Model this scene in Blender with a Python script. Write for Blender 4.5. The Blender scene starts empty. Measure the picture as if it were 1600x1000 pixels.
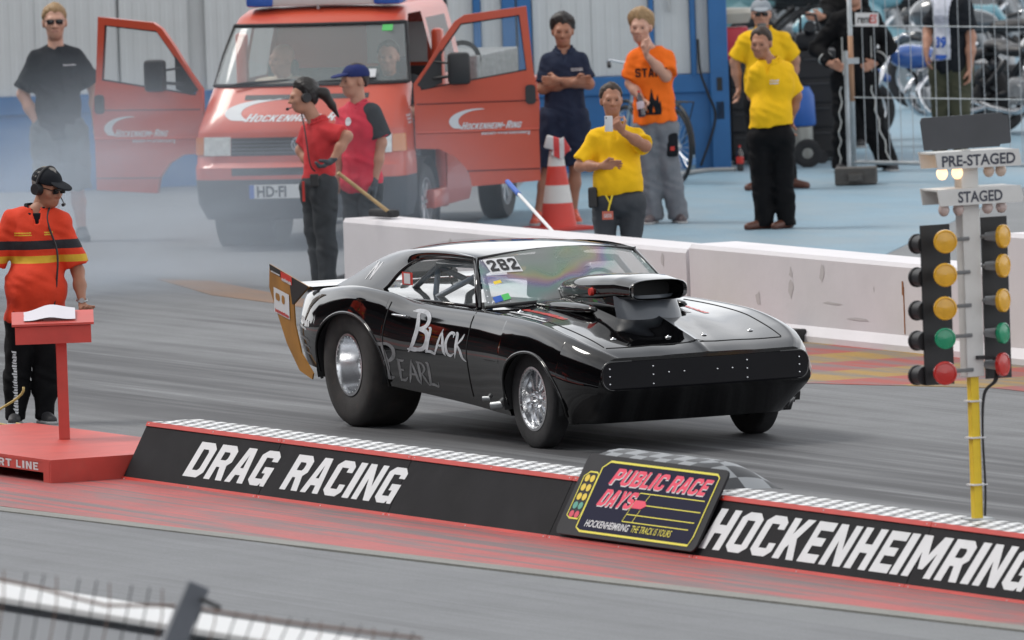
import bpy, bmesh, math, random
import numpy as np
from mathutils import Vector, Matrix
from mathutils.bvhtree import BVHTree
from mathutils.geometry import tessellate_polygon
random.seed(7); RNG = np.random.RandomState(3)
S = bpy.context.scene; COL = S.collection
R = math.radians
# ------------------------------------------------------------------ camera, world, sun, exposure
CP = np.array([80.955442, -37.7290355, 6.54019679])
CR = np.array([0.42710954, 0.90353394, -0.03469652]); CU = np.array([-0.04453541, 0.05934738, 0.99724344])
CF = np.array([-0.90310245, 0.42438697, -0.06558709]); FPX = 20582.7
cd = bpy.data.cameras.new('camera'); cam = bpy.data.objects.new('camera', cd); COL.objects.link(cam)
cam.matrix_world = Matrix([[CR[0], CU[0], -CF[0], CP[0]], [CR[1], CU[1], -CF[1], CP[1]], [CR[2], CU[2], -CF[2], CP[2]], [0, 0, 0, 1]])
cd.sensor_width = 36; cd.lens = FPX / 1600 * 36; cd.clip_start = 1; cd.clip_end = 2000
cd.dof.use_dof = True; cd.dof.focus_distance = 87; cd.dof.aperture_fstop = 6.5
S.camera = cam
w = bpy.data.worlds.new('World'); S.world = w; w.use_nodes = True
nt = w.node_tree; bg = nt.nodes['Background']
sky = nt.nodes.new('ShaderNodeTexSky'); sky.sky_type = 'NISHITA'; sky.sun_disc = False
SUN_EL, SUN_AZ = R(56), R(222)      # azimuth: direction the light comes from, counter-clockwise from +X
sky.sun_elevation = SUN_EL; sky.sun_rotation = R(90) - SUN_AZ; sky.air_density = 1.0; sky.dust_density = 5.0
hs = nt.nodes.new('ShaderNodeHueSaturation'); hs.inputs['Saturation'].default_value = 0.42
nt.links.new(sky.outputs[0], hs.inputs['Color'])
wtc = nt.nodes.new('ShaderNodeTexCoord'); wmp = nt.nodes.new('ShaderNodeMapping'); wmp.inputs['Scale'].default_value = (1, 1, 2.6); nt.links.new(wtc.outputs['Generated'], wmp.inputs[0])
wno = nt.nodes.new('ShaderNodeTexNoise'); wno.inputs['Scale'].default_value = 2.6; wno.inputs['Detail'].default_value = 6; nt.links.new(wmp.outputs[0], wno.inputs['Vector'])
wcl = nt.nodes.new('ShaderNodeValToRGB'); wcl.color_ramp.elements[0].position = .3; wcl.color_ramp.elements[0].color = (3.6, 3.8, 4.1, 1); wcl.color_ramp.elements[1].position = .7; wcl.color_ramp.elements[1].color = (6.6, 6.6, 6.6, 1); nt.links.new(wno.outputs[0], wcl.inputs[0])
wmx = nt.nodes.new('ShaderNodeMix'); wmx.data_type = 'RGBA'; wmx.inputs[0].default_value = .85; nt.links.new(hs.outputs[0], wmx.inputs[6]); nt.links.new(wcl.outputs[0], wmx.inputs[7]); 
wdn = nt.nodes.new('ShaderNodeSeparateXYZ'); nt.links.new(wtc.outputs['Generated'], wdn.inputs[0])
wgl = nt.nodes.new('ShaderNodeMapRange'); wgl.interpolation_type = 'SMOOTHSTEP'; wgl.inputs[1].default_value = .10; wgl.inputs[2].default_value = .9; wgl.inputs[3].default_value = 1.75; wgl.inputs[4].default_value = .75; nt.links.new(wdn.outputs[2], wgl.inputs[0])   # thin bright haze towards the horizon, darker cloud overhead
wsc = nt.nodes.new('ShaderNodeVectorMath'); wsc.operation = 'SCALE'; nt.links.new(wmx.outputs[2], wsc.inputs[0]); nt.links.new(wgl.outputs[0], wsc.inputs['Scale']); nt.links.new(wsc.outputs[0], bg.inputs['Color'])
bg.inputs['Strength'].default_value = 0.145
sd = bpy.data.lights.new('sun', 'SUN'); so = bpy.data.objects.new('sun', sd); COL.objects.link(so)
sd.energy = 1.5; sd.angle = R(18); sd.color = (1, .96, .9)
dv = Vector((math.cos(SUN_AZ) * math.cos(SUN_EL), math.sin(SUN_AZ) * math.cos(SUN_EL), math.sin(SUN_EL)))
so.rotation_euler = dv.to_track_quat('Z', 'Y').to_euler()
S.view_settings.view_transform = 'Standard'; S.view_settings.look = 'None'
S.view_settings.exposure = 0.36; S.view_settings.gamma = 1; S.view_settings.use_curve_mapping = False
S.render.engine = 'CYCLES'
S.cycles.volume_step_rate = 2.0; S.cycles.volume_max_steps = 64; S.cycles.transparent_max_bounces = 16; S.cycles.volume_bounces = 2
# ------------------------------------------------------------------ measuring helpers
VIEW = 64.83                                  # rotz of a thing whose front (-Y) looks at the grandstand
def ray(px, py):
    return CF + CR * (px - 800) / FPX - CU * (py - 500) / FPX
def on(px, py, ax=2, v=0.0):                  # the point of the plane axis=v seen at that place of the photo
    d = ray(px, py); return CP + d * (v - CP[ax]) / d[ax]
def ppm(P): return FPX / float((np.array(P) - CP) @ CF)
# ------------------------------------------------------------------ object helpers
def tag(o, label=None, cat=None, group=None, kind=None):
    if label: o['label'] = label
    if cat: o['category'] = cat
    if group: o['group'] = group
    if kind: o['kind'] = kind
    return o
def empty(name, loc=(0, 0, 0), rz=0, label=None, cat=None, group=None, rot=None):
    o = bpy.data.objects.new(name, None); COL.objects.link(o); o.location = loc
    o.rotation_euler = rot if rot else (0, 0, R(rz)); o.empty_display_size = .1
    return tag(o, label, cat, group)
def link(name, me, mat, parent=None, smooth=None):
    o = bpy.data.objects.new(name, me); COL.objects.link(o)
    if parent is not None: o.parent = parent
    for m in (mat if isinstance(mat, (list, tuple)) else [mat]): me.materials.append(m)
    if smooth is True: me.polygons.foreach_set('use_smooth', [True] * len(me.polygons))
    elif smooth:
        me.polygons.foreach_set('use_smooth', [True] * len(me.polygons)); me.set_sharp_from_angle(angle=R(smooth))
    return o
def copy_tree(o, parent=None):
    c = o.copy(); COL.objects.link(c); c.parent = parent
    for ch in o.children: copy_tree(ch, c)
    return c
class MB:
    def __init__(s): s.v = []; s.f = []; s.mi = []; s.cur = 0
    def add(s, vs, fs):
        b = len(s.v); s.v += [tuple(map(float, q)) for q in vs]
        for f in fs: s.f.append([b + i for i in f]); s.mi.append(s.cur)
        return s
    def box(s, c, d, rot=None, bev=0.0):
        hx, hy, hz = d[0] / 2, d[1] / 2, d[2] / 2
        if bev <= 0:
            vs = [(x, y, z) for x in (-hx, hx) for y in (-hy, hy) for z in (-hz, hz)]
            fs = [(0, 1, 3, 2), (4, 6, 7, 5), (0, 4, 5, 1), (2, 3, 7, 6), (0, 2, 6, 4), (1, 5, 7, 3)]
        else:
            bm = bmesh.new(); bmesh.ops.create_cube(bm, size=1)
            for q in bm.verts: q.co = Vector((q.co.x * d[0], q.co.y * d[1], q.co.z * d[2]))
            bmesh.ops.bevel(bm, geom=bm.edges[:], offset=bev, segments=2, affect='EDGES', profile=.5)
            bm.verts.index_update(); vs = [tuple(q.co) for q in bm.verts]; fs = [[q.index for q in f.verts] for f in bm.faces]; bm.free()
        M = rot.to_3x3() if rot is not None else None
        vs = [(M @ Vector(q) if M is not None else Vector(q)) + Vector(c) for q in vs]
        return s.add(vs, fs)
    def cyl(s, a, b, r0, r1=None, n=14, caps=True):
        r1 = r0 if r1 is None else r1; a = Vector(a); b = Vector(b); d = (b - a).normalized()
        u = d.orthogonal().normalized(); v = d.cross(u); vs = []; fs = []
        for P, rr in ((a, r0), (b, r1)):
            for i in range(n):
                t = 2 * math.pi * i / n; vs.append(P + (u * math.cos(t) + v * math.sin(t)) * rr)
        for i in range(n): j = (i + 1) % n; fs.append((i, j, n + j, n + i))
        if caps: fs.append(tuple(range(n))[::-1]); fs.append(tuple(range(n, 2 * n)))
        return s.add(vs, fs)
    def tube(s, pts, r, n=8, closed=False):
        pts = [Vector(q) for q in pts]; m = len(pts); vs = []; fs = []; u = None
        for i, P in enumerate(pts):
            a = pts[(i - 1) % m] if (closed or i > 0) else P; b = pts[(i + 1) % m] if (closed or i < m - 1) else P
            d = (b - a).normalized()
            if u is None: u = d.orthogonal().normalized()
            u = (u - d * u.dot(d)); u = u.normalized() if u.length > 1e-6 else d.orthogonal().normalized()
            v = d.cross(u); rr = r[i] if isinstance(r, (list, tuple)) else r
            for k in range(n):
                t = 2 * math.pi * k / n; vs.append(P + (u * math.cos(t) + v * math.sin(t)) * rr)
        for i in range(m if closed else m - 1):
            for k in range(n):
                k2 = (k + 1) % n; i2 = (i + 1) % m; fs.append((i * n + k, i * n + k2, i2 * n + k2, i2 * n + k))
        if not closed: fs.append(tuple(range(n))[::-1]); fs.append(tuple(range((m - 1) * n, m * n)))
        return s.add(vs, fs)
    def lathe(s, prof, c=(0, 0, 0), axis=(0, 0, 1), n=32, a0=0, a1=360):
        ax = Vector(axis).normalized(); u = ax.orthogonal().normalized(); v = ax.cross(u); vs = []; fs = []; m = len(prof)
        full = (a1 - a0) >= 360; cnt = n if full else n + 1
        for i in range(cnt):
            t = R(a0 + (a1 - a0) * i / n); d = u * math.cos(t) + v * math.sin(t)
            for (rr, h) in prof: vs.append(Vector(c) + d * rr + ax * h)
        for i in range(n):
            j = (i + 1) % cnt
            for k in range(m - 1): fs.append((i * m + k, j * m + k, j * m + k + 1, i * m + k + 1))
        return s.add(vs, fs)
    def prism(s, poly, fn, t0, t1, holes=()):
        loops = [list(poly)] + [list(h) for h in holes]
        flat = [q for l in loops for q in l]; n = len(flat)
        tri = tessellate_polygon([[Vector((q[0], q[1], 0)) for q in l] for l in loops])
        vs = [fn(q[0], q[1], t0) for q in flat] + [fn(q[0], q[1], t1) for q in flat]
        fs = [tuple(t) for t in tri] + [tuple(i + n for i in reversed(t)) for t in tri]; b = 0
        for l in loops:
            m = len(l)
            for i in range(m): j = (i + 1) % m; fs.append((b + i, b + j, n + b + j, n + b + i))
            b += m
        return s.add(vs, fs)
    def grid(s, P):                       # P[i][j] points
        n = len(P); m = len(P[0]); return s.add([q for row in P for q in row],
            [(i * m + j, (i + 1) * m + j, (i + 1) * m + j + 1, i * m + j + 1) for i in range(n - 1) for j in range(m - 1)])
    def mesh(s):
        me = bpy.data.meshes.new('m'); me.from_pydata(s.v, [], s.f)
        if any(s.mi): me.polygons.foreach_set('material_index', s.mi)
        me.update(); bm = bmesh.new(); bm.from_mesh(me); bmesh.ops.recalc_face_normals(bm, faces=bm.faces[:]); bm.to_mesh(me); bm.free(); return me
    def build(s, name, mat, parent=None, smooth=None): 
        me = s.mesh(); me.name = name; return link(name, me, mat, parent, smooth)
def curve_pts(ctrl, n=6, closed=False):          # Catmull-Rom
    c = [np.array(q, float) for q in ctrl]; m = len(c); out = []
    for i in range(m if closed else m - 1):
        g = (lambda k: c[k % m]) if closed else (lambda k: c[max(0, min(m - 1, k))])
        p0, p1, p2, p3 = g(i - 1), g(i), g(i + 1), g(i + 2)
        for k in range(n):
            t = k / n; out.append(.5 * (2 * p1 + (p2 - p0) * t + (2 * p0 - 5 * p1 + 4 * p2 - p3) * t * t + (3 * p1 - p0 - 3 * p2 + p3) * t ** 3))
    if not closed: out.append(c[-1])
    return out
def rrect(w, h, r, n=4, cx=0, cy=0):
    o = []
    for (sx, sy, a0) in ((1, 1, 0), (-1, 1, 90), (-1, -1, 180), (1, -1, 270)):
        for k in range(n + 1):
            t = R(a0 + 90 * k / n); o.append((cx + sx * (w / 2 - r) + r * math.cos(t), cy + sy * (h / 2 - r) + r * math.sin(t)))
    return o
# ------------------------------------------------------------------ materials
def mat(name, col, rough=.6, metal=0, var=0.0, vscale=3.0, bump=0.0, bscale=40.0, coat=0, spec=.5, alpha=1, emit=None, trans=0, dirt=0.0, dirtcol=(.12, .11, .1), stretch=None, bands=None, sheen=0, estr=1.0, seed=0.0):
    m = bpy.data.materials.new(name); m.use_nodes = True; t = m.node_tree; b = t.nodes['Principled BSDF']; L = t.links.new
    b.inputs['Base Color'].default_value = (*col, 1); b.inputs['Roughness'].default_value = rough; b.inputs['Metallic'].default_value = metal
    b.inputs['Coat Weight'].default_value = coat; b.inputs['Coat Roughness'].default_value = .04; b.inputs['Specular IOR Level'].default_value = spec
    b.inputs['Alpha'].default_value = alpha; b.inputs['Transmission Weight'].default_value = trans
    if emit: b.inputs['Emission Color'].default_value = (*emit, 1); b.inputs['Emission Strength'].default_value = estr
    if sheen: b.inputs['Sheen Weight'].default_value = sheen
    tc = t.nodes.new('ShaderNodeTexCoord'); mp = t.nodes.new('ShaderNodeMapping'); L(tc.outputs['Object'], mp.inputs[0])
    mp.inputs['Location'].default_value = (seed, seed * .7, seed * .3)
    if stretch: mp.inputs['Scale'].default_value = stretch
    cur = None
    def rgb(c):
        n = t.nodes.new('ShaderNodeRGB'); n.outputs[0].default_value = (*c, 1); return n.outputs[0]
    def mix(fac, a, c, mode='MIX'):
        n = t.nodes.new('ShaderNodeMix'); n.data_type = 'RGBA'; n.blend_type = mode
        if isinstance(fac, float): n.inputs[0].default_value = fac
        else: L(fac, n.inputs[0])
        L(a, n.inputs[6]); L(c, n.inputs[7]); return n.outputs[2]
    def noise(sc, det=4, rough_=.6):
        n = t.nodes.new('ShaderNodeTexNoise'); n.inputs['Scale'].default_value = sc; n.inputs['Detail'].default_value = det
        n.inputs['Roughness'].default_value = rough_; L(mp.outputs[0], n.inputs['Vector']); return n.outputs[0]
    def ramp(x, lo, hi):
        n = t.nodes.new('ShaderNodeMapRange'); n.inputs[1].default_value = lo; n.inputs[2].default_value = hi; L(x, n.inputs[0]); return n.outputs[0]
    if var or dirt or bands:
        cur = rgb(col)
        if bands:
            sp = t.nodes.new('ShaderNodeSeparateXYZ'); L(tc.outputs['Object'], sp.inputs[0])
            for (ax, lo, hi, c) in bands:
                g = t.nodes.new('ShaderNodeMath'); g.operation = 'GREATER_THAN'; L(sp.outputs[ax], g.inputs[0]); g.inputs[1].default_value = lo
                l = t.nodes.new('ShaderNodeMath'); l.operation = 'LESS_THAN'; L(sp.outputs[ax], l.inputs[0]); l.inputs[1].default_value = hi
                k = t.nodes.new('ShaderNodeMath'); k.operation = 'MULTIPLY'; L(g.outputs[0], k.inputs[0]); L(l.outputs[0], k.inputs[1])
                cur = mix(k.outputs[0], cur, rgb(c))
        if var:
            n = noise(vscale); r_ = ramp(n, .3, .7)
            cur = mix(r_, mix(1.0, cur, rgb((1 - var,) * 3), 'MULTIPLY'), mix(1.0, cur, rgb((1 + var,) * 3), 'MULTIPLY'))
        if dirt: cur = mix(ramp(noise(vscale * 1.7 + .3, 6, .7), .52, .52 + .3 / max(dirt, .05)), cur, rgb(dirtcol))
        L(cur, b.inputs['Base Color'])
    if bump:
        bn = t.nodes.new('ShaderNodeBump'); bn.inputs['Strength'].default_value = bump; bn.inputs['Distance'].default_value = .01
        L(noise(bscale), bn.inputs['Height']); L(bn.outputs[0], b.inputs['Normal'])
    m['h'] = 1; return m
def nodes(m): return m.node_tree, m.node_tree.nodes, m.node_tree.links.new
M = {}
def cm(key, *a, **k):
    if key not in M: M[key] = mat(key, *a, **k)
    return M[key]
cm('black_rubber', (.022, .022, .024), .75, var=.3, vscale=8, bump=.3, bscale=60)
cm('black_plastic', (.018, .018, .02), .5, var=.2)
cm('dark_grey', (.05, .052, .056), .6, var=.2)
cm('chrome', (.72, .73, .75), .18, metal=1)
cm('alloy', (.62, .63, .65), .32, metal=1, var=.1, vscale=10)
cm('steel', (.42, .44, .45), .42, metal=.8, var=.15, vscale=6)
cm('galvanised', (.42, .45, .47), .5, metal=.5, var=.2, vscale=5)
cm('white_paint', (.72, .72, .73), .5, var=.05, dirt=.25, dirtcol=(.45, .44, .43), vscale=2)
cm('decal_white', (.62, .63, .65), .5); cm('decal_black', (.012, .012, .014), .5); cm('decal_red', (.55, .03, .02), .5)
cm('decal_yellow', (.75, .55, .03), .5); cm('decal_blue', (.02, .1, .45), .5); cm('decal_green', (.08, .5, .12), .5)
cm('skin', (.44, .22, .145), .55, var=.08, vscale=12); cm('skin_tan', (.36, .165, .10), .55, var=.08, vscale=12)
cm('skin_pale', (.52, .29, .21), .55, var=.08, vscale=12); cm('lips', (.36, .13, .11), .5); cm('eye', (.03, .02, .015), .3)
cm('shade_lens', (.006, .006, .007), .12)
# ------------------------------------------------------------------ lettering
LET = {  # outlines on a 1 x 1 cell; second and later loops are holes
 'A': [[(0, 0), (.3, 1), (.75, 1), (1, 0), (.68, 0), (.63, .22), (.37, .22), (.31, 0)], [(.42, .42), (.59, .42), (.525, .8)]],
 'B': [[(0, 0), (0, 1), (.78, 1), (1, .87), (1, .62), (.88, .52), (1, .42), (1, .13), (.78, 0)], [(.32, .2), (.62, .2), (.68, .26), (.68, .36), (.62, .42), (.32, .42)], [(.32, .62), (.62, .62), (.68, .67), (.68, .75), (.62, .8), (.32, .8)]],
 'C': [[(.25, 0), (0, .14), (0, .86), (.25, 1), (.78, 1), (1, .86), (1, .68), (.68, .68), (.68, .8), (.32, .8), (.32, .2), (.68, .2), (.68, .34), (1, .34), (1, .14), (.78, 0)]],
 'D': [[(0, 0), (0, 1), (.75, 1), (1, .84), (1, .16), (.75, 0)], [(.32, .2), (.6, .2), (.68, .27), (.68, .73), (.6, .8), (.32, .8)]],
 'E': [[(0, 0), (0, 1), (1, 1), (1, .79), (.33, .79), (.33, .61), (.85, .61), (.85, .41), (.33, .41), (.33, .21), (1, .21), (1, 0)]],
 'G': [[(.25, 0), (0, .14), (0, .86), (.25, 1), (.78, 1), (1, .86), (1, .7), (.68, .7), (.68, .8), (.32, .8), (.32, .2), (.68, .2), (.68, .36), (.5, .36), (.5, .54), (1, .54), (1, 0), (.78, 0), (.74, .08), (.66, 0)]],
 'H': [[(0, 0), (0, 1), (.33, 1), (.33, .61), (.67, .61), (.67, 1), (1, 1), (1, 0), (.67, 0), (.67, .4), (.33, .4), (.33, 0)]],
 'I': [[(0, 0), (0, 1), (1, 1), (1, 0)]],
 'K': [[(0, 0), (0, 1), (.33, 1), (.33, .62), (.64, 1), (1, 1), (.62, .52), (1, 0), (.66, 0), (.42, .36), (.33, .26), (.33, 0)]],
 'L': [[(0, 0), (0, 1), (.34, 1), (.34, .21), (1, .21), (1, 0)]],
 'M': [[(0, 0), (0, 1), (.3, 1), (.5, .55), (.7, 1), (1, 1), (1, 0), (.76, 0), (.76, .6), (.58, .2), (.42, .2), (.24, .6), (.24, 0)]],
 'N': [[(0, 0), (0, 1), (.34, 1), (.69, .4), (.69, 1), (1, 1), (1, 0), (.66, 0), (.31, .6), (.31, 0)]],
 'O': [[(.25, 0), (0, .14), (0, .86), (.25, 1), (.75, 1), (1, .86), (1, .14), (.75, 0)], [(.32, .2), (.68, .2), (.68, .8), (.32, .8)]],
 'P': [[(0, 0), (0, 1), (.78, 1), (1, .86), (1, .5), (.78, .36), (.33, .36), (.33, 0)], [(.33, .56), (.62, .56), (.68, .62), (.68, .75), (.62, .8), (.33, .8)]],
 'R': [[(0, 0), (0, 1), (.78, 1), (1, .86), (1, .54), (.82, .43), (1, 0), (.66, 0), (.5, .37), (.33, .37), (.33, 0)], [(.33, .57), (.62, .57), (.68, .63), (.68, .75), (.62, .8), (.33, .8)]],
 'S': [[(.22, 0), (0, .13), (0, .32), (.32, .32), (.32, .2), (.68, .2), (.68, .38), (.25, .41), (0, .53), (0, .87), (.22, 1), (.78, 1), (1, .87), (1, .7), (.68, .7), (.68, .8), (.32, .8), (.32, .61), (.78, .58), (1, .46), (1, .13), (.78, 0)]],
 'T': [[(.34, 0), (.34, .79), (0, .79), (0, 1), (1, 1), (1, .79), (.66, .79), (.66, 0)]],
 'U': [[(.25, 0), (0, .14), (0, 1), (.32, 1), (.32, .2), (.68, .2), (.68, 1), (1, 1), (1, .14), (.75, 0)]],
 'Y': [[(.34, 0), (.34, .38), (0, 1), (.34, 1), (.5, .64), (.66, 1), (1, 1), (.66, .38), (.66, 0)]],
 'F': [[(0, 0), (0, 1), (1, 1), (1, .79), (.33, .79), (.33, .6), (.85, .6), (.85, .4), (.33, .4), (.33, 0)]],
 '2': [[(0, 0), (0, .24), (.66, .64), (.66, .8), (.33, .8), (.33, .68), (0, .68), (0, .87), (.24, 1), (.76, 1), (1, .87), (1, .58), (.42, .22), (1, .22), (1, 0)]],
 '8': [[(.22, 0), (0, .13), (0, .42), (.12, .52), (0, .62), (0, .87), (.22, 1), (.78, 1), (1, .87), (1, .62), (.88, .52), (1, .42), (1, .13), (.78, 0)], [(.32, .2), (.68, .2), (.68, .42), (.32, .42)], [(.32, .62), (.68, .62), (.68, .8), (.32, .8)]],
}
WID = {'I': .36, 'M': 1.3, 'L': .8, 'E': .85}
def block_text(txt, h, wfac=.62, gap=.12, shear=0.0, small=1.0):
    """list of (loops, centre) per letter, plus total width; small<1 makes later capitals of a word smaller."""
    out = []; x = 0; first = True
    for ch in txt:
        if ch == ' ': x += h * wfac * .55; first = True; continue
        k = h if first else h * small; wd = k * wfac * WID.get(ch, 1)
        out.append([[(x + a * wd + shear * b * k, b * k) for a, b in lp] for lp in LET[ch]]); x += wd + h * gap; first = False
    return out, x - h * gap
def font_mesh(txt, size, bold=0.0, shear=0.0, xs=1.0, align='LEFT', spacing=1.0):
    c = bpy.data.curves.new('t', 'FONT'); c.body = txt; c.size = size; c.offset = bold; c.shear = shear; c.fill_mode = 'FRONT'; c.resolution_u = 3
    c.align_x = align; c.space_character = spacing
    o = bpy.data.objects.new('t', c); COL.objects.link(o); dg = bpy.context.evaluated_depsgraph_get()
    me = bpy.data.meshes.new_from_object(o.evaluated_get(dg)); vs = [(q.co.x * xs, q.co.y) for q in me.vertices]; fs = [tuple(f.vertices) for f in me.polygons]
    bpy.data.objects.remove(o); bpy.data.curves.remove(c); bpy.data.meshes.remove(me); return vs, fs
def decal(name, vs, fs, fn, material, parent, bvh=None, d=None, off=.003, far=.8):
    """fn maps (u,v) to 3D in the parent's space; with bvh the points are dropped on that surface along d."""
    P = []
    for (a, b) in vs:
        q = Vector(fn(a, b))
        if bvh is not None:
            h = bvh.ray_cast(q, Vector(d), far)
            if h[0] is not None: q = h[0] - Vector(d) * off
            else:
                h = bvh.find_nearest(q)
                q = h[0] - Vector(d) * off if h[0] is not None else q
        P.append(q)
    me = bpy.data.meshes.new(name); me.from_pydata(P, [], fs); me.update(); return link(name, me, material, parent)
def tess(loops):
    flat = [q for l in loops for q in l]; return flat, [tuple(t) for t in tessellate_polygon([[Vector((q[0], q[1], 0)) for q in l] for l in loops])]
def subdiv(vs, fs, n):
    bm = bmesh.new(); V = [bm.verts.new((a, b, 0)) for a, b in vs]
    for f in fs:
        try: bm.faces.new([V[i] for i in f])
        except ValueError: pass
    for _ in range(n): bmesh.ops.triangulate(bm, faces=bm.faces[:]); bmesh.ops.subdivide_edges(bm, edges=bm.edges[:], cuts=1, use_grid_fill=True)
    bm.verts.index_update(); r = [(q.co.x, q.co.y) for q in bm.verts], [tuple(q.index for q in f.verts) for f in bm.faces]; bm.free(); return r
def bvh_of(o): 
    me = o.data; return BVHTree.FromPolygons([tuple(v.co) for v in me.vertices], [tuple(p.vertices) for p in me.polygons])
def merge(lets):
    V = []; F = []
    for loops in lets:
        v, f = tess(loops); b = len(V); V += v; F += [tuple(i + b for i in t) for t in f]
    return V, F
# ------------------------------------------------------------------ smooth solids (distance fields -> mesh)
def prim(P, p):
    if p[0] == 'c':
        a = np.array(p[1], float); b = np.array(p[2], float); r0, r1 = p[3], p[4] if len(p) > 4 else p[3]
        ab = b - a; t = np.clip(((P - a) @ ab) / (ab @ ab + 1e-12), 0, 1)
        return np.linalg.norm(P - a - t[:, None] * ab, axis=1) - (r0 + (r1 - r0) * t)
    if p[0] == 'e':
        Q = P - np.array(p[1], float)
        if len(p) > 3 and p[3] is not None: Q = Q @ p[3]
        r = np.array(p[2], float); k0 = np.linalg.norm(Q / r, axis=1); k1 = np.linalg.norm(Q / r ** 2, axis=1) + 1e-9; return k0 * (k0 - 1) / k1
    if p[0] == 'b':
        Q = P - np.array(p[1], float)
        if len(p) > 4 and p[4] is not None: Q = Q @ p[4]
        r = p[3]; q = np.abs(Q) - (np.array(p[2], float) - r)
        return np.linalg.norm(np.maximum(q, 0), axis=1) + np.minimum(q.max(1), 0) - r
def smin(a, b, k):
    h = np.clip(.5 + .5 * (b - a) / k, 0, 1); return b + (a - b) * h - k * h * (1 - h)
def union(P, prims, k=.03):
    d = None
    for p in prims: e = prim(P, p); d = e if d is None else smin(d, e, k)
    return d
def nets(f, lo, hi, h):
    n = [int(math.ceil((hi[i] - lo[i]) / h)) + 2 for i in range(3)]
    ax = [lo[i] - h * .5 + h * np.arange(n[i]) for i in range(3)]
    G = np.stack(np.meshgrid(*ax, indexing='ij'), -1); V = f(G.reshape(-1, 3)).reshape(n)
    I = V < 0
    c = [(i, j, k) for i in (0, 1) for j in (0, 1) for k in (0, 1)]
    sl = lambda A, o: A[o[0]:n[0] - 1 + o[0], o[1]:n[1] - 1 + o[1], o[2]:n[2] - 1 + o[2]]
    cnt = sum(sl(I, o).astype(np.int8) for o in c); act = (cnt > 0) & (cnt < 8)
    idx = -np.ones(act.shape, np.int64); N = int(act.sum()); idx[act] = np.arange(N)
    acc = np.zeros((N, 3)); w = np.zeros(N); base = np.argwhere(act).astype(float)
    for a in range(8):
        for b in range(a + 1, 8):
            df = [c[b][i] - c[a][i] for i in range(3)]
            if sum(df) != 1 or min(df) < 0: continue
            va = sl(V, c[a])[act]; vb = sl(V, c[b])[act]; mk = (va < 0) != (vb < 0)
            t = np.where(mk, va / np.where(mk, va - vb, 1), 0)
            p = np.array(c[a], float) + t[:, None] * np.array(df, float); acc[mk] += p[mk]; w[mk] += 1
    vert = (base + acc / w[:, None]) * h + np.array([x[0] for x in ax]); F = []
    for d in range(3):
        e1, e2 = (d + 1) % 3, (d + 2) % 3
        s0 = [slice(None)] * 3; s1 = [slice(None)] * 3; s0[d] = slice(0, n[d] - 1); s1[d] = slice(1, n[d])
        for q in (e1, e2): s0[q] = slice(1, n[q] - 1); s1[q] = slice(1, n[q] - 1)
        A = I[tuple(s0)]; B = I[tuple(s1)]; ch = np.argwhere(A != B)
        if len(ch) == 0: continue
        ins = A[tuple(ch.T)]; ch = ch.copy(); ch[:, e1] += 1; ch[:, e2] += 1
        def cell(o1, o2):
            k = ch.copy(); k[:, e1] += o1; k[:, e2] += o2; return idx[tuple(k.T)]
        q = np.stack([cell(-1, -1), cell(0, -1), cell(0, 0), cell(-1, 0)], 1); q[~ins] = q[~ins][:, ::-1]; F.append(q)
    F = np.concatenate(F) if F else np.zeros((0, 4), int); return vert, F[(F >= 0).all(1)]
def np_mesh(name, sets, material, parent, smooth=True):
    V = []; F = []; b = 0
    for v, f in sets: V.append(v); F.append(f + b); b += len(v)
    V = np.concatenate(V); F = np.concatenate(F); me = bpy.data.meshes.new(name)
    me.vertices.add(len(V)); me.vertices.foreach_set('co', V.astype(np.float32).ravel())
    me.loops.add(F.size); me.loops.foreach_set('vertex_index', F.astype(np.int32).ravel())
    me.polygons.add(len(F)); me.polygons.foreach_set('loop_start', np.arange(0, F.size, 4, dtype=np.int32)); me.update(calc_edges=True); me.validate()
    return link(name, me, material, parent, smooth)
def blob(name, prims, h, material, parent, k=.02, cut=None, pad=.03):
    pts = []
    for p in prims:
        if p[0] == 'c': pts += [np.array(p[1]) - max(p[3:5]), np.array(p[1]) + max(p[3:5]), np.array(p[2]) - max(p[3:5]), np.array(p[2]) + max(p[3:5])]
        else: m_ = max(p[2]) if len(p) > 3 and p[0] == 'e' and p[3] is not None or (len(p) > 4) else None; rr = np.array(p[2]) if m_ is None else np.ones(3) * m_ * 1.3; pts += [np.array(p[1]) - rr, np.array(p[1]) + rr]
    pts = np.array(pts); lo = pts.min(0) - pad; hi = pts.max(0) + pad
    f = (lambda P: union(P, prims, k)) if cut is None else (lambda P: cut(P, union(P, prims, k)))
    return np_mesh(name, [nets(f, lo, hi, h)], material, parent)
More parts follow.
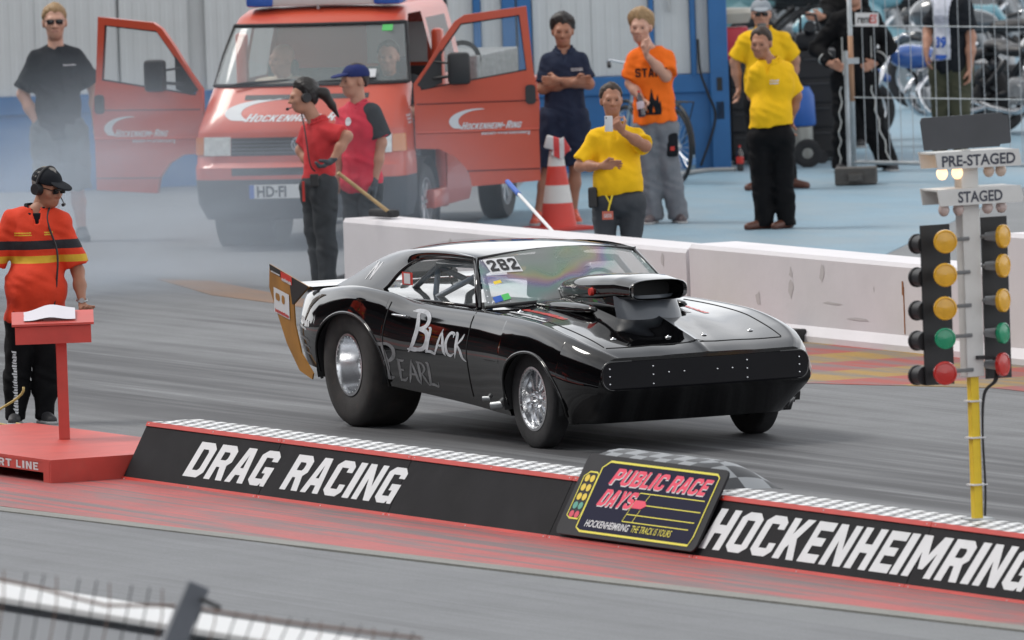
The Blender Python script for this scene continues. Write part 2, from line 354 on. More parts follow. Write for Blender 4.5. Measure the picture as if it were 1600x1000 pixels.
# ------------------------------------------------------------------ people
def fold(P, a=.005, s=0.0):
    x, y, z = P.T
    cr = np.abs(np.sin(11 * z + 13 * x + 3 * np.sin(7 * x - 5 * z + s) + 1.7 * s)) ** .5
    return a * (.9 - 1.3 * cr) * .7 + a * (np.sin(17 * z + 9 * x + 5 * np.sin(11 * x + s) + s) * np.sin(13 * x - 8 * z + s * 2) + .6 * np.sin(41 * x + 23 * z + 4 * np.sin(19 * z)) * np.sin(29 * y + s))
def rotz(a): c, s = math.cos(a), math.sin(a); return np.array([[c, -s, 0], [s, c, 0], [0, 0, 1.]])
def rotx(a): c, s = math.cos(a), math.sin(a); return np.array([[1, 0, 0], [0, c, -s], [0, s, c.real]])
def hand_prims(w, d, across, curl, g=1.0, fist=0):
    d = np.array(d, float); d /= np.linalg.norm(d); a = np.array(across, float); a -= d * (a @ d); a /= np.linalg.norm(a); nrm = np.cross(d, a)
    w = np.array(w, float); P = lambda t, u, v: w + (d * t + a * u + nrm * v) * g
    out = [('c', P(-.02, 0, 0), P(.03, .006, 0), .024 * g, .024 * g)]
    for u in (-.028, -.009, .011, .03): out.append(('c', P(.01, u * .55, 0), P(.085, u, 0), .016 * g, .0125 * g))
    for u, L in ((-.03, .060), (-.01, .076), (.011, .084), (.031, .076)):      # little .. index
        p = P(.088, u, 0); ang = curl * .55; dirv = d * math.cos(ang) + nrm * math.sin(ang); q = p + dirv * L * .52 * g
        ang = curl * 1.5; dirv = d * math.cos(ang) + nrm * math.sin(ang); r_ = q + dirv * L * .52 * g
        out += [('c', p, q, .0100 * g, .0092 * g), ('c', q, r_, .0092 * g, .0078 * g)]
    t0 = P(.025, .028, 0); t1 = P(.062, .058, .012 + .02 * curl); t2 = P(.092, .05 + .012 * (1 - curl), .02 + .04 * curl)
    out += [('c', t0, t1, .015 * g, .0115 * g), ('c', t1, t2, .0115 * g, .009 * g)]
    return out
class Person:
    """Pose given as places in the photograph: x,y pixels of each joint plus a depth offset in metres (minus = nearer)."""
    def __init__(s, base, top, joints, label, group=None, skin='skin', turn=0, head_yaw=0, head_pitch=0, fat=0.0, female=False, girth=1.0, z0=None, hk=1.0, loc=None, sc=None, rz=None):
        g = on(*base) if loc is None else np.array(loc, float); s.s = ppm(g) if sc is None else sc; s.base = base
        s.H = (base[1] - top) / s.s; s.k = s.H / 1.78 * hk; s.k2 = s.k * 1.07; s.skin = M[skin]; s.fat = fat; s.turn = turn
        s.root = empty('person', tuple(g), VIEW if rz is None else rz, label, 'person', group)
        s.j = {}
        for n, q in joints.items():
            y = q[2] if len(q) > 2 else 0; z = (base[1] - q[1]) / s.s; s.j[n] = np.array([(q[0] - base[0]) / s.s + .035 * z, y, z])
        j = s.j; k = s.k; s.girth = girth
        s.tz = rotz(R(turn)); j['chest'] = (j['sl'] + j['sr']) / 2 + np.array([0, 0, -.17 * k]); s.hip = (j['hl'] + j['hr']) / 2
        s.neck = (j['sl'] + j['sr']) / 2 + np.array([0, 0, .015 * k]); ax_ = (j['sr'] - j['sl']) / np.linalg.norm(j['sr'] - j['sl']); j['sl'] = j['sl'] + ax_ * .028 * k - np.array([0, 0, .05 * k]); j['sr'] = j['sr'] - ax_ * .028 * k - np.array([0, 0, .05 * k]); s.hy, s.hp = R(head_yaw), R(-head_pitch)
        s.HR = rotz(s.hy) @ np.array([[1, 0, 0], [0, math.cos(s.hp), -math.sin(s.hp)], [0, math.sin(s.hp), math.cos(s.hp)]])
    def T(s, c): return s.tz @ np.array(c, float)
    def torso(s, inf=0.0, low=True):
        k = s.k * s.girth; c = s.j['chest']; h = s.hip; mid = c * .42 + h * .58; f = s.fat; sw = np.linalg.norm((s.j['sl'] - s.j['sr'])[:2]) / 2
        ax = (s.j['sr'] - s.j['sl']); ax /= np.linalg.norm(ax); M3 = s.tz
        e = lambda c_, r_: ('e', c_, np.array(r_) * k + inf, M3)
        return [e(c + s.T((0, 0, .01)), (.165, .118, .20)), e(mid + s.T((0, -.25 * f, 0)), (.148 + f * .35, .115 + f * .75, .20)),
                e(h + s.T((0, 0, .01)), (.165 + f * .2, .125 + f * .25, .13)),
                ('c', s.j['sl'] + ax * .01, s.j['sr'] - ax * .01, .054 * k + inf * .8, .054 * k + inf * .8), ('c', s.neck + np.array([0, .01, -.015]) - ax * .03, s.j['sl'] + np.array([0, 0, .008]), .052 * k + inf * .5, .040 * k + inf * .8), ('c', s.neck + np.array([0, .01, -.015]) + ax * .03, s.j['sr'] + np.array([0, 0, .008]), .052 * k + inf * .5, .040 * k + inf * .8),
                ('c', s.neck - np.array([0, 0, .08]), s.neck + np.array([0, 0, .02]), .080 * k + inf, .054 * k + inf * .4)]
    def arm(s, S_, inf=0.0):
        j, k = s.j, s.k; a, e, w_ = j['s' + S_], j['e' + S_], j['w' + S_]
        return [('c', a, e, .055 * k + inf, .043 * k + inf), ('c', e, e * .55 + w_ * .45, .044 * k + inf, .042 * k + inf), ('c', e * .55 + w_ * .45, w_, .042 * k + inf, .028 * k + inf)]
    def leg(s, S_, inf=0.0):
        j, k = s.j, s.k; a, e, w_ = j['h' + S_], j['k' + S_], j['a' + S_]; m = e * .62 + w_ * .38 + s.T((0, .015, 0))
        return [('c', a - np.array([0, 0, .03]), e, .092 * k + inf, .058 * k + inf), ('c', e, m, .056 * k + inf, .057 * k + inf), ('c', m, w_, .057 * k + inf, .038 * k + inf)]
    def body(s, hands=None, shins=True, foot=False):
        k = s.k; sets = []; j = s.j; hd = j['head']; HR = s.HR
        pr = s.torso(-.012) + s.arm('l') + s.arm('r') + s.leg('l', -.006) + s.leg('r', -.006) + [('c', s.neck - np.array([0, 0, .05 * k]), hd + np.array([0, .01, -.04 * k]), .06 * k, .052 * k)]
        pts = np.array(list(j.values())); lo = pts.min(0) - .2; hi = pts.max(0) + .2; lo[2] = max(lo[2], -.005)
        sets.append(nets(lambda P: union(P, pr, .035), lo, hi, .017))
        K2 = s.k2
        q = lambda c: hd + HR @ (np.array(c) * K2)
        fat = 1 + s.fat * .6
        hp = [('e', q((0, .015, .035)), np.array((.077, .097, .088)) * K2, HR), ('e', q((0, -.03, -.035)), np.array((.063 * fat, .068, .085)) * K2, HR),
              ('e', q((0, -.042, -.085)), np.array((.044 * fat, .046, .034)) * K2, HR), ('c', q((0, .02, -.06)), s.neck - np.array([0, 0, .06 * k]), .055 * k, .064 * k),
              ('c', q((-.034, -.082, .022)), q((.034, -.082, .022)), .014 * K2, .014 * K2), ('e', q((-.045, -.066, -.022)), np.array((.024, .02, .02)) * K2, HR), ('e', q((.045, -.066, -.022)), np.array((.024, .02, .02)) * K2, HR)]
        fine = [('c', q((0, -.093, .012)), q((0, -.116, -.028)), .009 * K2, .014 * K2), ('c', q((-.014, -.099, -.03)), q((.014, -.099, -.03)), .010 * K2, .010 * K2),
                ('e', q((-.078, .012, -.006)), np.array((.011, .02, .034)) * K2, HR), ('e', q((.078, .012, -.006)), np.array((.011, .02, .034)) * K2, HR),
                ('c', q((-.018, -.088, -.062)), q((.018, -.088, -.062)), .009 * K2, .009 * K2)]
        sock = [('e', q((-.031, -.104, .003)), np.array((.018, .016, .012)) * K2, HR), ('e', q((.031, -.104, .003)), np.array((.018, .016, .012)) * K2, HR)]
        def hf(P):
            d = smin(union(P, hp, .028 * K2), union(P, fine, .01 * K2), .012 * K2)
            for c in sock: d = -smin(-d, prim(P, c), .008 * K2)
            return d
        sets.append(nets(hf, hd - .15 * K2, hd + .15 * K2, .0075))
        for S_, (dr, ac, cu) in (hands or {}).items():
            hpz = hand_prims(j['w' + S_], dr, ac, cu, k); pp = np.array([np.array(c[1]) for c in hpz] + [np.array(c[2]) for c in hpz])
            sets.append(nets(lambda P: union(P, hpz, .008), pp.min(0) - .035, pp.max(0) + .035, .006))
        s.bodyo = np_mesh('body', sets, s.skin, s.root)
        s.q = q
        for sx in (-1, 1):
            blob('eye', [('e', q((sx * .031, -.083, .003)), np.array((.013, .011, .0075)) * K2, HR)], .005, M['eye'], s.bodyo, .005)
            blob('eyebrow', [('c', q((sx * .018, -.094, .024)), q((sx * .046, -.084, .026)), .005 * K2, .004 * K2)], .005, s.browm if hasattr(s, 'browm') else M['eye'], s.bodyo, .005)
        blob('lips', [('c', q((-.018, -.094, -.061)), q((.018, -.094, -.061)), .0062 * K2, .0062 * K2)], .005, M['lips'], s.bodyo, .005)
        return s
    def shirt(s, m, name='shirt', sleeve=.78, hem=None, collar=True, loose=.016, vneck=0.0, sleeves_mat=None, cuff=None, fa=.006, long=False):
        j, k = s.j, s.k; hemz = s.hip[2] - .06 * k if hem is None else hem; pr = s.torso(loose); nk = s.neck
        segs = []
        for S_ in 'lr':
            a, e, w_ = j['s' + S_], j['e' + S_], j['w' + S_]
            if long: segs += [[('c', a, e, .052 * k + loose * .8, .050 * k + loose * .8), ('c', e, w_, .050 * k + loose * .8, .040 * k + loose * .6)]]
            else: segs += [[('c', a, a + (e - a) * sleeve, .052 * k + loose * .8, .056 * k + loose * 1.2)]]
        def f(P):
            d = union(P, pr, .05)
            d = np.maximum(d, hemz + .012 * np.sin(P[:, 0] * 9) - P[:, 2])
            for S_, sg in zip('lr', segs):
                e = union(P, sg, .02); a, el, w_ = j['s' + S_], j['e' + S_], j['w' + S_]
                a2, b2 = (el, w_) if long else (a, el); dr = (b2 - a2) / np.linalg.norm(b2 - a2); end = a2 + (b2 - a2) * (.97 if long else sleeve)
                e = np.maximum(e, (P - end) @ dr); d = smin(d, e, .035)
            d = d + fold(P, fa, s.base[0])
            hole = prim(P, ('c', nk + np.array([0, -.015, .035]), nk + np.array([0, -.03, .2]), .058 * k, .09 * k)); d = np.maximum(d, -hole)
            if vneck: hole = prim(P, ('c', nk + s.T((0, -.09, .03)), nk + s.T((0, -.12, -vneck)), .03, .006)); d = np.maximum(d, -hole)
            return np.maximum(d, P[:, 2] - nk[2] - .055 * k)
        pts = np.array([j['sl'], j['sr'], j['el'], j['er'], s.hip + [0, -.1, -.15]] + ([j['wl'], j['wr']] if long else [])); lo = pts.min(0) - .2 - s.fat; hi = pts.max(0) + .2; lo[2] = max(lo[2], hemz - .03) if not long else lo[2]
        o = np_mesh(name, [nets(f, lo, hi, .0115)], m, s.root); s.shirto = o
        if collar:
            def ring(rx, ry, z, dz, r_, t0=28):
                cp = [nk + s.T((math.sin(R(t)) * rx * k, -.012 - math.cos(R(t)) * ry * k, (z - dz * max(0, math.cos(R(t)))) * k)) for t in np.linspace(t0, 360 - t0, 15)]
                return [('c', a, b, r_ * k, r_ * k) for a, b in zip(cp[:-1], cp[1:])]
            blob('collar', ring(.068, .066, .066, .040, .010) + ring(.084, .084, .040, .045, .012, 32), .0075, sleeves_mat or m, o, .008)
        return o
    def trousers(s, m, name='trousers', short=None, waist=None, loose=.018, fa=.007, hemw=0.0):
        j, k = s.j, s.k; wz = s.hip[2] + .10 * k if waist is None else waist
        pr = [('e', s.hip + s.T((0, -.1 * s.fat, .0)), np.array((.165 + s.fat * .3, .125 + s.fat * .45, .14)) * k + loose * .5, s.tz)]
        L = [s.leg('l', loose), s.leg('r', loose)]
        def f(P):
            d = union(P, pr, .03)
            for S_, lg in zip('lr', L):
                e = union(P, lg, .02); a, w_ = j['k' + S_], j['a' + S_]
                if hemw: e = smin(e, prim(P, ('c', a, w_, .06 * k + loose, .05 * k + loose + hemw)), .02)
                if short is not None:
                    en = j['h' + S_] * (1 - short) + a * short if short <= 1 else a + (w_ - a) * (short - 1); dr = (a - j['h' + S_]); dr /= np.linalg.norm(dr)
                    e = smin(e, prim(P, ('c', j['h' + S_], en, .1 * k + loose, .075 * k + loose)), .02); e = np.maximum(e, (P - en) @ dr)
                d = smin(d, e, .03)
            d = d + fold(P, fa, s.base[0] + 2); return np.maximum(np.maximum(d, P[:, 2] - wz), .03 - P[:, 2])
        pts = np.array([j[a] for a in ('hl', 'hr', 'kl', 'kr', 'al', 'ar')]); lo = pts.min(0) - .18; hi = pts.max(0) + .2; hi[2] = max(hi[2], wz + .02)
        o = np_mesh(name, [nets(f, lo, hi, .0125)], m, s.root); s.tro = o; return o
    def shoes(s, m, dirs=None, name='shoe', sole=None, size=1.0):
        k = s.k * size
        for i, S_ in enumerate('lr'):
            a = s.j['a' + S_].copy(); d = R((dirs or (s.turn - 12, s.turn + 12))[i]); fw = np.array([math.sin(d), -math.cos(d), 0]); a[2] = max(a[2], .08)
            g = a.copy(); g[2] = .0; heel = g - fw * .045 * k; toe = g + fw * .165 * k
            z = lambda p, h: p + np.array([0, 0, h])
            pr = [('c', z(heel, .045), z(g, .05), .046 * k, .046 * k), ('c', z(g, .05), z(toe, .03), .047 * k, .036 * k), ('c', z(g, .05), z(g * .6 + a * .4, .06), .045 * k, .04 * k)]
            o = blob(name, pr, .009, m, s.root, .02, lambda P, d_: np.maximum(d_, .004 - P[:, 2]))
            if sole: blob('sole', [('c', z(heel, .014), z(toe, .014), .048 * k, .042 * k)], .009, sole, o, .01, lambda P, d_: np.maximum(np.maximum(d_, .002 - P[:, 2]), P[:, 2] - .024))
    def hair(s, m, back=.050, thick=.007, nape=-.05, name='hair', top=None, slope=.9):
        k = s.k2; q, HR, hd = s.q, s.HR, s.j['head']
        pr = [('e', q((0, .017, .038)), np.array((.077, .097, .088)) * k, HR), ('e', q((0, .03, -.01)), np.array((.070, .07, .08)) * k, HR)]
        def cut(P, d):
            Q = (P - hd) @ HR / k; pl = (Q[:, 1] + back) + (Q[:, 2] - .05) * slope + .018 * np.clip((.045 - np.abs(Q[:, 0])) / .045, 0, 1) * np.sin(Q[:, 0] * 90 + 1); pl = np.minimum(pl, (Q[:, 2] - nape) * 1.5)
            th = np.clip(pl * .42, -.012, thick * (1 + .8 * np.clip(Q[:, 2] / .1, 0, 1))); tex = .0032 * np.sin(Q[:, 0] * 150 + 3 * np.sin(Q[:, 1] * 60)) * np.sin(Q[:, 1] * 110 + Q[:, 2] * 130) + .0025 * np.sin(Q[:, 0] * 63 + 1)
            d = d - (th + tex) * k; d = np.maximum(d, -pl * k * .8)
            if top: d = np.maximum(d, np.minimum(Q[:, 2] - top, 1) * k)
            return d
        s.hairo = blob(name, pr, .0075, m, s.bodyo, .02, cut, pad=.03); return s.hairo
    def cap(s, m, brim=None, name='cap'):
        k = s.k2; q, HR, hd = s.q, s.HR, s.j['head']
        o = blob(name, [('e', q((0, .014, .045)), np.array((.091, .112, .092)) * k, HR)], .008, m, s.root, .01, lambda P, d: np.maximum(d, (.035 - ((P - hd) @ HR)[:, 2] / k) * k))
        b = blob('brim', [('e', q((0, -.115, .05)), np.array((.07, .085, .012)) * k, HR @ np.array([[1, 0, 0], [0, math.cos(.2), -math.sin(.2)], [0, math.sin(.2), math.cos(.2)]]))], .007, brim or m, o, .01)
        s.capo = o; return o
    def glasses(s, m):
        q = s.q; mb = MB(); B = Matrix([list(r_) for r_ in s.HR])
        for sx in (-1, 1):
            mb.box(q((sx * .031, -.107, .006)), (.05 * s.k2, .008, .034 * s.k2), B, bev=.003); mb.cyl(q((sx * .056, -.1, .012)), q((sx * .078, .01, .012)), .003, n=6)
        mb.cyl(q((-.02, -.11, .014)), q((.02, -.11, .014)), .003, n=6); return mb.build('sunglasses', m, s.bodyo, 40)
    def headset(s, m, mic=None):
        q = s.q; k = s.k2; mb = MB(); mb.tube([q((.094 * math.sin(t), .01, .035 + .105 * math.cos(t))) for t in np.linspace(-1.75, 1.75, 15)], .01, 6)
        for sx in (-1, 1): mb.cyl(q((sx * .07, .01, -.005)), q((sx * .112, .01, -.005)), .043 * k, .036 * k, 16)
        sx = mic or 1; mb.tube([q((sx * .1, -.005, -.03)), q((sx * .095, -.06, -.075)), q((sx * .04, -.13, -.08))], .004, 6); mb.cyl(q((sx * .045, -.125, -.08)), q((sx * .02, -.138, -.08)), .012, n=8)
        return mb.build('headset', m, s.root, 40)
    def on_chest(s, name, vs, fs, material, u, z, y0=-.5, target=None, off=.004):
        o = target or s.shirto; b = bvh_of(o); d = s.T((0, 1, 0)); fn = lambda a, c: s.T((u + a, y0, 0)) + np.array([0, 0, z + c]) + s.neck
        return decal(name, vs, fs, fn, material, o, b, d, off, 1.2)
def patch(w, h): return subdiv([(-w / 2, -h / 2), (w / 2, -h / 2), (w / 2, h / 2), (-w / 2, h / 2)], [(0, 1, 2, 3)], 2)
SMOKE = 0.52
def squiggle(w_, h_, seed, rows=1):                   # marks too small to read in the photograph
    rr = random.Random(seed); V = []; F = []
    for r_ in range(rows):
        x = 0; hh = h_ / rows * .75; y = h_ - (r_ + 1) * h_ / rows
        while x < w_:
            a = hh * rr.uniform(.25, .55); k = rr.uniform(.6, 1); b = len(V); s_ = hh * .12
            V += [(x + s_, y), (x + a + s_, y + hh * rr.uniform(0, .2)), (x + a, y + hh * k), (x, y + hh * rr.uniform(.5, 1))]; F.append((b, b + 1, b + 2, b + 3)); x += a + hh * .14
    return V, F
# ------------------------------------------------------------------ the black drag car (its own frame: X forward, Y to its left, Z up)
def tabf(xs, ys):
    xs = np.array(xs, float); ys = np.array(ys, float); d = np.diff(ys) / np.diff(xs); m = np.zeros(len(xs)); m[1:-1] = np.where(d[:-1] * d[1:] > 0, 2 * d[:-1] * d[1:] / (d[:-1] + d[1:] + 1e-12), 0); m[0] = d[0]; m[-1] = d[-1]
    def f(x):
        i = int(np.clip(np.searchsorted(xs, x) - 1, 0, len(xs) - 2)); h = xs[i + 1] - xs[i]; t = (min(max(x, xs[0]), xs[-1]) - xs[i]) / h
        return float((2 * t ** 3 - 3 * t ** 2 + 1) * ys[i] + (t ** 3 - 2 * t * t + t) * h * m[i] + (3 * t * t - 2 * t ** 3) * ys[i + 1] + (t ** 3 - t * t) * h * m[i + 1])
    return f
def build_car():
    paint = mat('car_paint', (.0025, .0025, .003), .045, coat=.3, spec=.6); paint.node_tree.nodes['Principled BSDF'].inputs['Coat Roughness'].default_value = .015
    matte = mat('car_matte', (.004, .004, .006), .5, var=.1, spec=.2)
    dark = cm('car_dark', (.008, .008, .009), .7)
    car = empty('drag_car', (-.02, 0, 0), 0, 'glossy black vintage drag race car with big hood scoop and number 282', 'race car')
    Wf = tabf([-1.02, -.9, -.5, 0, .6, 1.2, 2.0, 2.7, 3.05, 3.3, 3.5, 3.62], [.80, .865, .925, .945, .915, .895, .90, .92, .915, .895, .845, .775])
    Zs = tabf([-1.02, -.6, 0, .4, .9, 2.0, 2.7, 3.2, 3.5, 3.62], [.87, .915, .955, .935, .885, .865, .83, .755, .675, .625])
    Zc = tabf([-1.02, -.55, 0, 1.6, 1.95, 2.3, 2.8, 3.2, 3.5, 3.62], [.90, .945, .95, .92, .90, .885, .83, .755, .68, .635])
    Zb = tabf([-1.02, -.6, .5, 1.0, 1.8, 2.4, 3.2, 3.62], [.42, .38, .315, .285, .24, .2, .185, .185])
    arches = [(0.01, .42, .545, .365), (2.82, .33, .43, .315)]
    def zb(x):
        z = Zb(x)
        for xc, zc, rx, rz in arches:
            if abs(x - xc) < rx: z = max(z, zc + rz * math.sqrt(max(1 - ((x - xc) / rx) ** 2, 0)))
        return z
    xs = set(np.round(np.linspace(-1.02, 3.62, 90), 4))
    for xc, zc, r, rz in arches:
        xs = {x for x in xs if abs(x - xc) > r + .004}
        for a in np.linspace(0, 180, 41): xs.add(round(xc + r * math.cos(R(a)), 5))
        xs |= {round(xc - r - .002, 5), round(xc + r + .002, 5)}
    xs = sorted(xs)
    def side(x):                                       # control curve low -> high
        W, zs = Wf(x), Zs(x); k = zs / .865
        return [(W - .10, .14), (W - .075, .24), (W - .035, .38 * k ** .5), (W - .004, .54 * k), (W, .62 * k), (W - .018, .70 * k), (W - .05, .80 * k), (W - .075, .845 * k)], W, zs
    def bulge(x, y):                                   # raised hood centre with its crease
        if x < 1.7: return 0
        a = min(1, (3.62 - x) / 1.3) * min(1, (x - 1.7) / .25); wdt = .36 * (.25 + .75 * min(1, (3.7 - x) / 1.5)); t = abs(y) / max(wdt, .01)
        return .05 * a * max(0, 1 - t) ** .8 + (.012 * math.exp(-abs(y) / .018) if x > 2.6 else 0) * min(1, (3.62 - x) * 5 + .4)
    def warp(x, y, z):                                 # front rakes back low down and bows forward at the centre
        if x > 3.2:
            t = min(1, (x - 3.2) / .42); t = t * t * (3 - 2 * t); x -= t * .30 * max(0, (.43 - z) / .24) ** 1.2; x += .06 * t * (1 - (y / .8) ** 2)
        if x < -.8: t = min(1, (-.8 - x) / .22); x += t * .12 * max(0, (.7 - z) / .3); x -= .03 * t * (1 - (y / .8) ** 2)
        return (x, y, z)
    NL, NS = 12, 16
    def profile(x):
        cs, W, zs = side(x); c = curve_pts(cs, 8); z0 = zb(x); z0 = min(z0, .84 * zs / .865 - .01)
        zz = np.array([q[1] for q in c]); yy = np.array([q[0] for q in c]); anc = .845 * zs / .865
        lo = np.linspace(z0, anc, NL); pts = [(float(np.interp(z, zz, yy)), float(z)) for z in lo]
        y1 = pts[-1][0]; ze = anc; zc = Zc(x); kx = max(.3, min(1, (3.7 - x) / .9))
        top = [(y1, ze), (y1 - .022, zs - .006), (y1 - .055, zs + .004), (y1 - .10, zs - .002 * kx)]
        for u in (.7, .45, .22, 0): y = (y1 - .12) * u; top.append((y, zs * u * u + zc * (1 - u * u) - .012 * kx * (u > .5)))
        tp = curve_pts(top, 5)[1:]; tp = [(float(a), float(b) + bulge(x, float(a))) for a, b in tp]
        return pts + tp
    rows = []
    for x in xs:
        p = profile(x); row = [(p[0][0] - .10, p[0][1] + (.0 if zb(x) == Zb(x) else .01)), (p[0][0] - .012, p[0][1] - .002)] + p; rows.append((x, row))
    mb = MB()
    for sg in (1, -1): mb.grid([[warp(x, sg * y, z) for (y, z) in row] for x, row in rows])
    for xi, sgn in ((0, -1), (-1, 1)):                 # end caps
        x, row = rows[xi]; row = row[1:]; P = []
        for (y, z) in row: P.append([warp(x, y * u, z) for u in np.linspace(-1, 1, 15)])
        mb.grid(P)
    me = mb.mesh(); bm = bmesh.new(); bm.from_mesh(me); bmesh.ops.remove_doubles(bm, verts=bm.verts, dist=.0006); bmesh.ops.recalc_face_normals(bm, faces=bm.faces[:]); bm.to_mesh(me); bm.free()
    body = link('body', me, paint, car, 38); bv = bvh_of(body)
    # underbody and dark wheel housings
    u = MB(); u.box((1.35, 0, .32), (3.6, 1.1, .12)); u.box((-.75, 0, .48), (.35, 1.2, .12)); u.box((3.2, 0, .26), (.3, 1.2, .08)); u.build('floor_pan', dark, car)
    for xc, zc, r, rz in arches:
        for sg in (-1, 1):
            u = MB(); u.grid([[(xc + rr * math.cos(R(a)), sg * (Wf(xc) - .035 - dd), zc + rr * rz / r * math.sin(R(a)) * (1 if a > 0 and a < 180 else 1)) for rr, dd in ((r - .004, 0), (r - .004, .36 if xc > 1 else .46), (.03, .37 if xc > 1 else .47))] for a in np.linspace(-16, 196, 30)]); u.build('wheel_housing', dark, car, 40)
            l = MB(); pts = []
            for a in np.linspace(-8, 188, 34): X = xc + r * math.cos(R(a)); Z = zc + rz * math.sin(R(a)) * (1 if 0 <= a <= 180 else 2.2); c = curve_pts(side(X)[0], 8); pts.append((X, sg * (float(np.interp(Z, [q[1] for q in c], [q[0] for q in c])) + .002), Z))
            l.tube(pts, .011, 6); l.build('arch_lip', paint, car, True)
    # front panel, tail panel
    f = MB(); P = []
    def fx(y, z): return warp(3.62, y, z)[0]
    out = rrect(1.50, .185, .07, 6, 0, .512)
    V2, F2 = subdiv(*tess([[(a, b - .003 * 0) for a, b in out]]), 2); me = bpy.data.meshes.new('p'); me.from_pydata([(fx(a, b) + .014, a, b) for a, b in V2], [], F2); me.update(); link('front_panel', me, matte, car, True)
    f.tube([(fx(a, b) + .008, a, b) for a, b in out], .009, 6, closed=True); f.build('front_panel_trim', paint, car, True)
    f = MB()
    for y, zs_ in ((-.70, (.46, .51, .56)), (-.40, (.45, .51, .565)), (-.29, (.52,)), (-.18, (.52,)), (.06, (.52,)), (.17, (.52,)), (.28, (.45, .51, .565)), (.68, (.46, .51, .56))):
        for z in zs_: f.lathe([(.007, 0), (.005, .004), (0, .005)], (fx(y, z) + .015, y, z), (1, 0, 0), 8)
    f.build('rivets', M['chrome'], car, True)
    # ---- greenhouse
    glassm = mat('car_glass', (.25, .28, .28), .03, alpha=.13, spec=.5); t, n, L = nodes(glassm)
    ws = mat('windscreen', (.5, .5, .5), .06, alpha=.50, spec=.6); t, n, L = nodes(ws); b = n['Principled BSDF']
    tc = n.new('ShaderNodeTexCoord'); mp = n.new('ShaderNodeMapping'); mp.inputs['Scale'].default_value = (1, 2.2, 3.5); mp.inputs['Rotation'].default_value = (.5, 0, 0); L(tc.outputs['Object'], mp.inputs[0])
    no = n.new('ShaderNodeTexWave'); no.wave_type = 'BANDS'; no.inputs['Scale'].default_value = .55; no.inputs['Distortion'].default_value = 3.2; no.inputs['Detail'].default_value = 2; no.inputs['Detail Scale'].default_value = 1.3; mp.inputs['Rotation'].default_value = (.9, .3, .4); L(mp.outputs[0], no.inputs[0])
    cr = n.new('ShaderNodeValToRGB'); el = cr.color_ramp.elements; el[0].position = .05; el[0].color = (.42, .45, .44, 1); el[1].position = .95; el[1].color = (.44, .46, .46, 1)  # iridescent reflection of the screen put into the base colour as rainbow bands
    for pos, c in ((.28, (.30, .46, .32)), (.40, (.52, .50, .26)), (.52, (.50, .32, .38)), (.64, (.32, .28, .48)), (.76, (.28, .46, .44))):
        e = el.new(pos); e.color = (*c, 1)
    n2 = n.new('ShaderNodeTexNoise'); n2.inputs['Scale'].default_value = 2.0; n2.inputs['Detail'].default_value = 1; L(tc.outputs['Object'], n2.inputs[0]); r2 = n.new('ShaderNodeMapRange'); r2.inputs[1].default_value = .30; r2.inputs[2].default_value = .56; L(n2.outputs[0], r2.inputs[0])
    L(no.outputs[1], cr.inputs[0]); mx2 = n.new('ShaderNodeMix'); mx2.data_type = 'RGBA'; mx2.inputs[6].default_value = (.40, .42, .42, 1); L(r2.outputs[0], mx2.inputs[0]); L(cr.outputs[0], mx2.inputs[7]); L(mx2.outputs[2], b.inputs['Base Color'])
    hy, hz, hx = .575, 1.185, 1.40                     # header corner
    def coons(A, B, n=10, bl=(0, 0, 0), m=10):         # ruled between two curves with a bulge
        P = []
        for i in range(m + 1):
            v = i / m; row = []
            for j in range(n + 1):
                u_ = j / n; a = Vector(A(u_)); b_ = Vector(B(u_)); k = 4 * v * (1 - v) * .5 + 4 * u_ * (1 - u_) * .5
                row.append(a.lerp(b_, v) + Vector(bl) * k)
            P.append(row)
        return P
    head = lambda u_: (hx + .075 * (1 - (2 * u_ - 1) ** 2), (2 * u_ - 1) * hy, hz + .045 * (1 - (2 * u_ - 1) ** 2))
    cowl = lambda u_: (1.76 + .13 * (1 - (2 * u_ - 1) ** 2), (2 * u_ - 1) * .70, .880 + .03 * (1 - (2 * u_ - 1) ** 2))
    rear = lambda u_: (.12 - .07 * (1 - (2 * u_ - 1) ** 2), (2 * u_ - 1) * .55, 1.175 + .045 * (1 - (2 * u_ - 1) ** 2))
    deck = lambda u_: (-.58 - .07 * (1 - (2 * u_ - 1) ** 2), (2 * u_ - 1) * .66, .935 + .01 * (1 - (2 * u_ - 1) ** 2))
    g = MB(); g.grid(coons(cowl, head, 16, (.02, 0, .02))); g.build('windscreen', ws, car, True)
    g = MB(); g.grid(coons(deck, rear, 12, (-.05, 0, .03))); g.build('rear_window', glassm, car, True)
    # roof skin: cross sections from header to rear header, rails included
    P = []
    for i in range(25):
        v = i / 24; x = hx * (1 - v) + .12 * v; row = []; crown = .028 * 4 * v * (1 - v); ye = hy * (1 - v) + .55 * v + .02 * 4 * v * (1 - v)
        for j in range(33):
            uu = 2 * j / 32 - 1; ex = (.075 * (1 - v) - .07 * v) * (1 - uu * uu); z = (hz * (1 - v) + 1.175 * v) + crown * 1.0 + .045 * (1 - abs(uu) ** 2.4) - (.022 * max(0, (abs(uu) - .9) / .1) ** 1.6)
            row.append((x + ex, uu * (ye + .012), z))
        P.append(row)
    g = MB(); g.grid(P); g.build('roof', paint, car, True)
    belt = lambda x: Zs(x) + .012
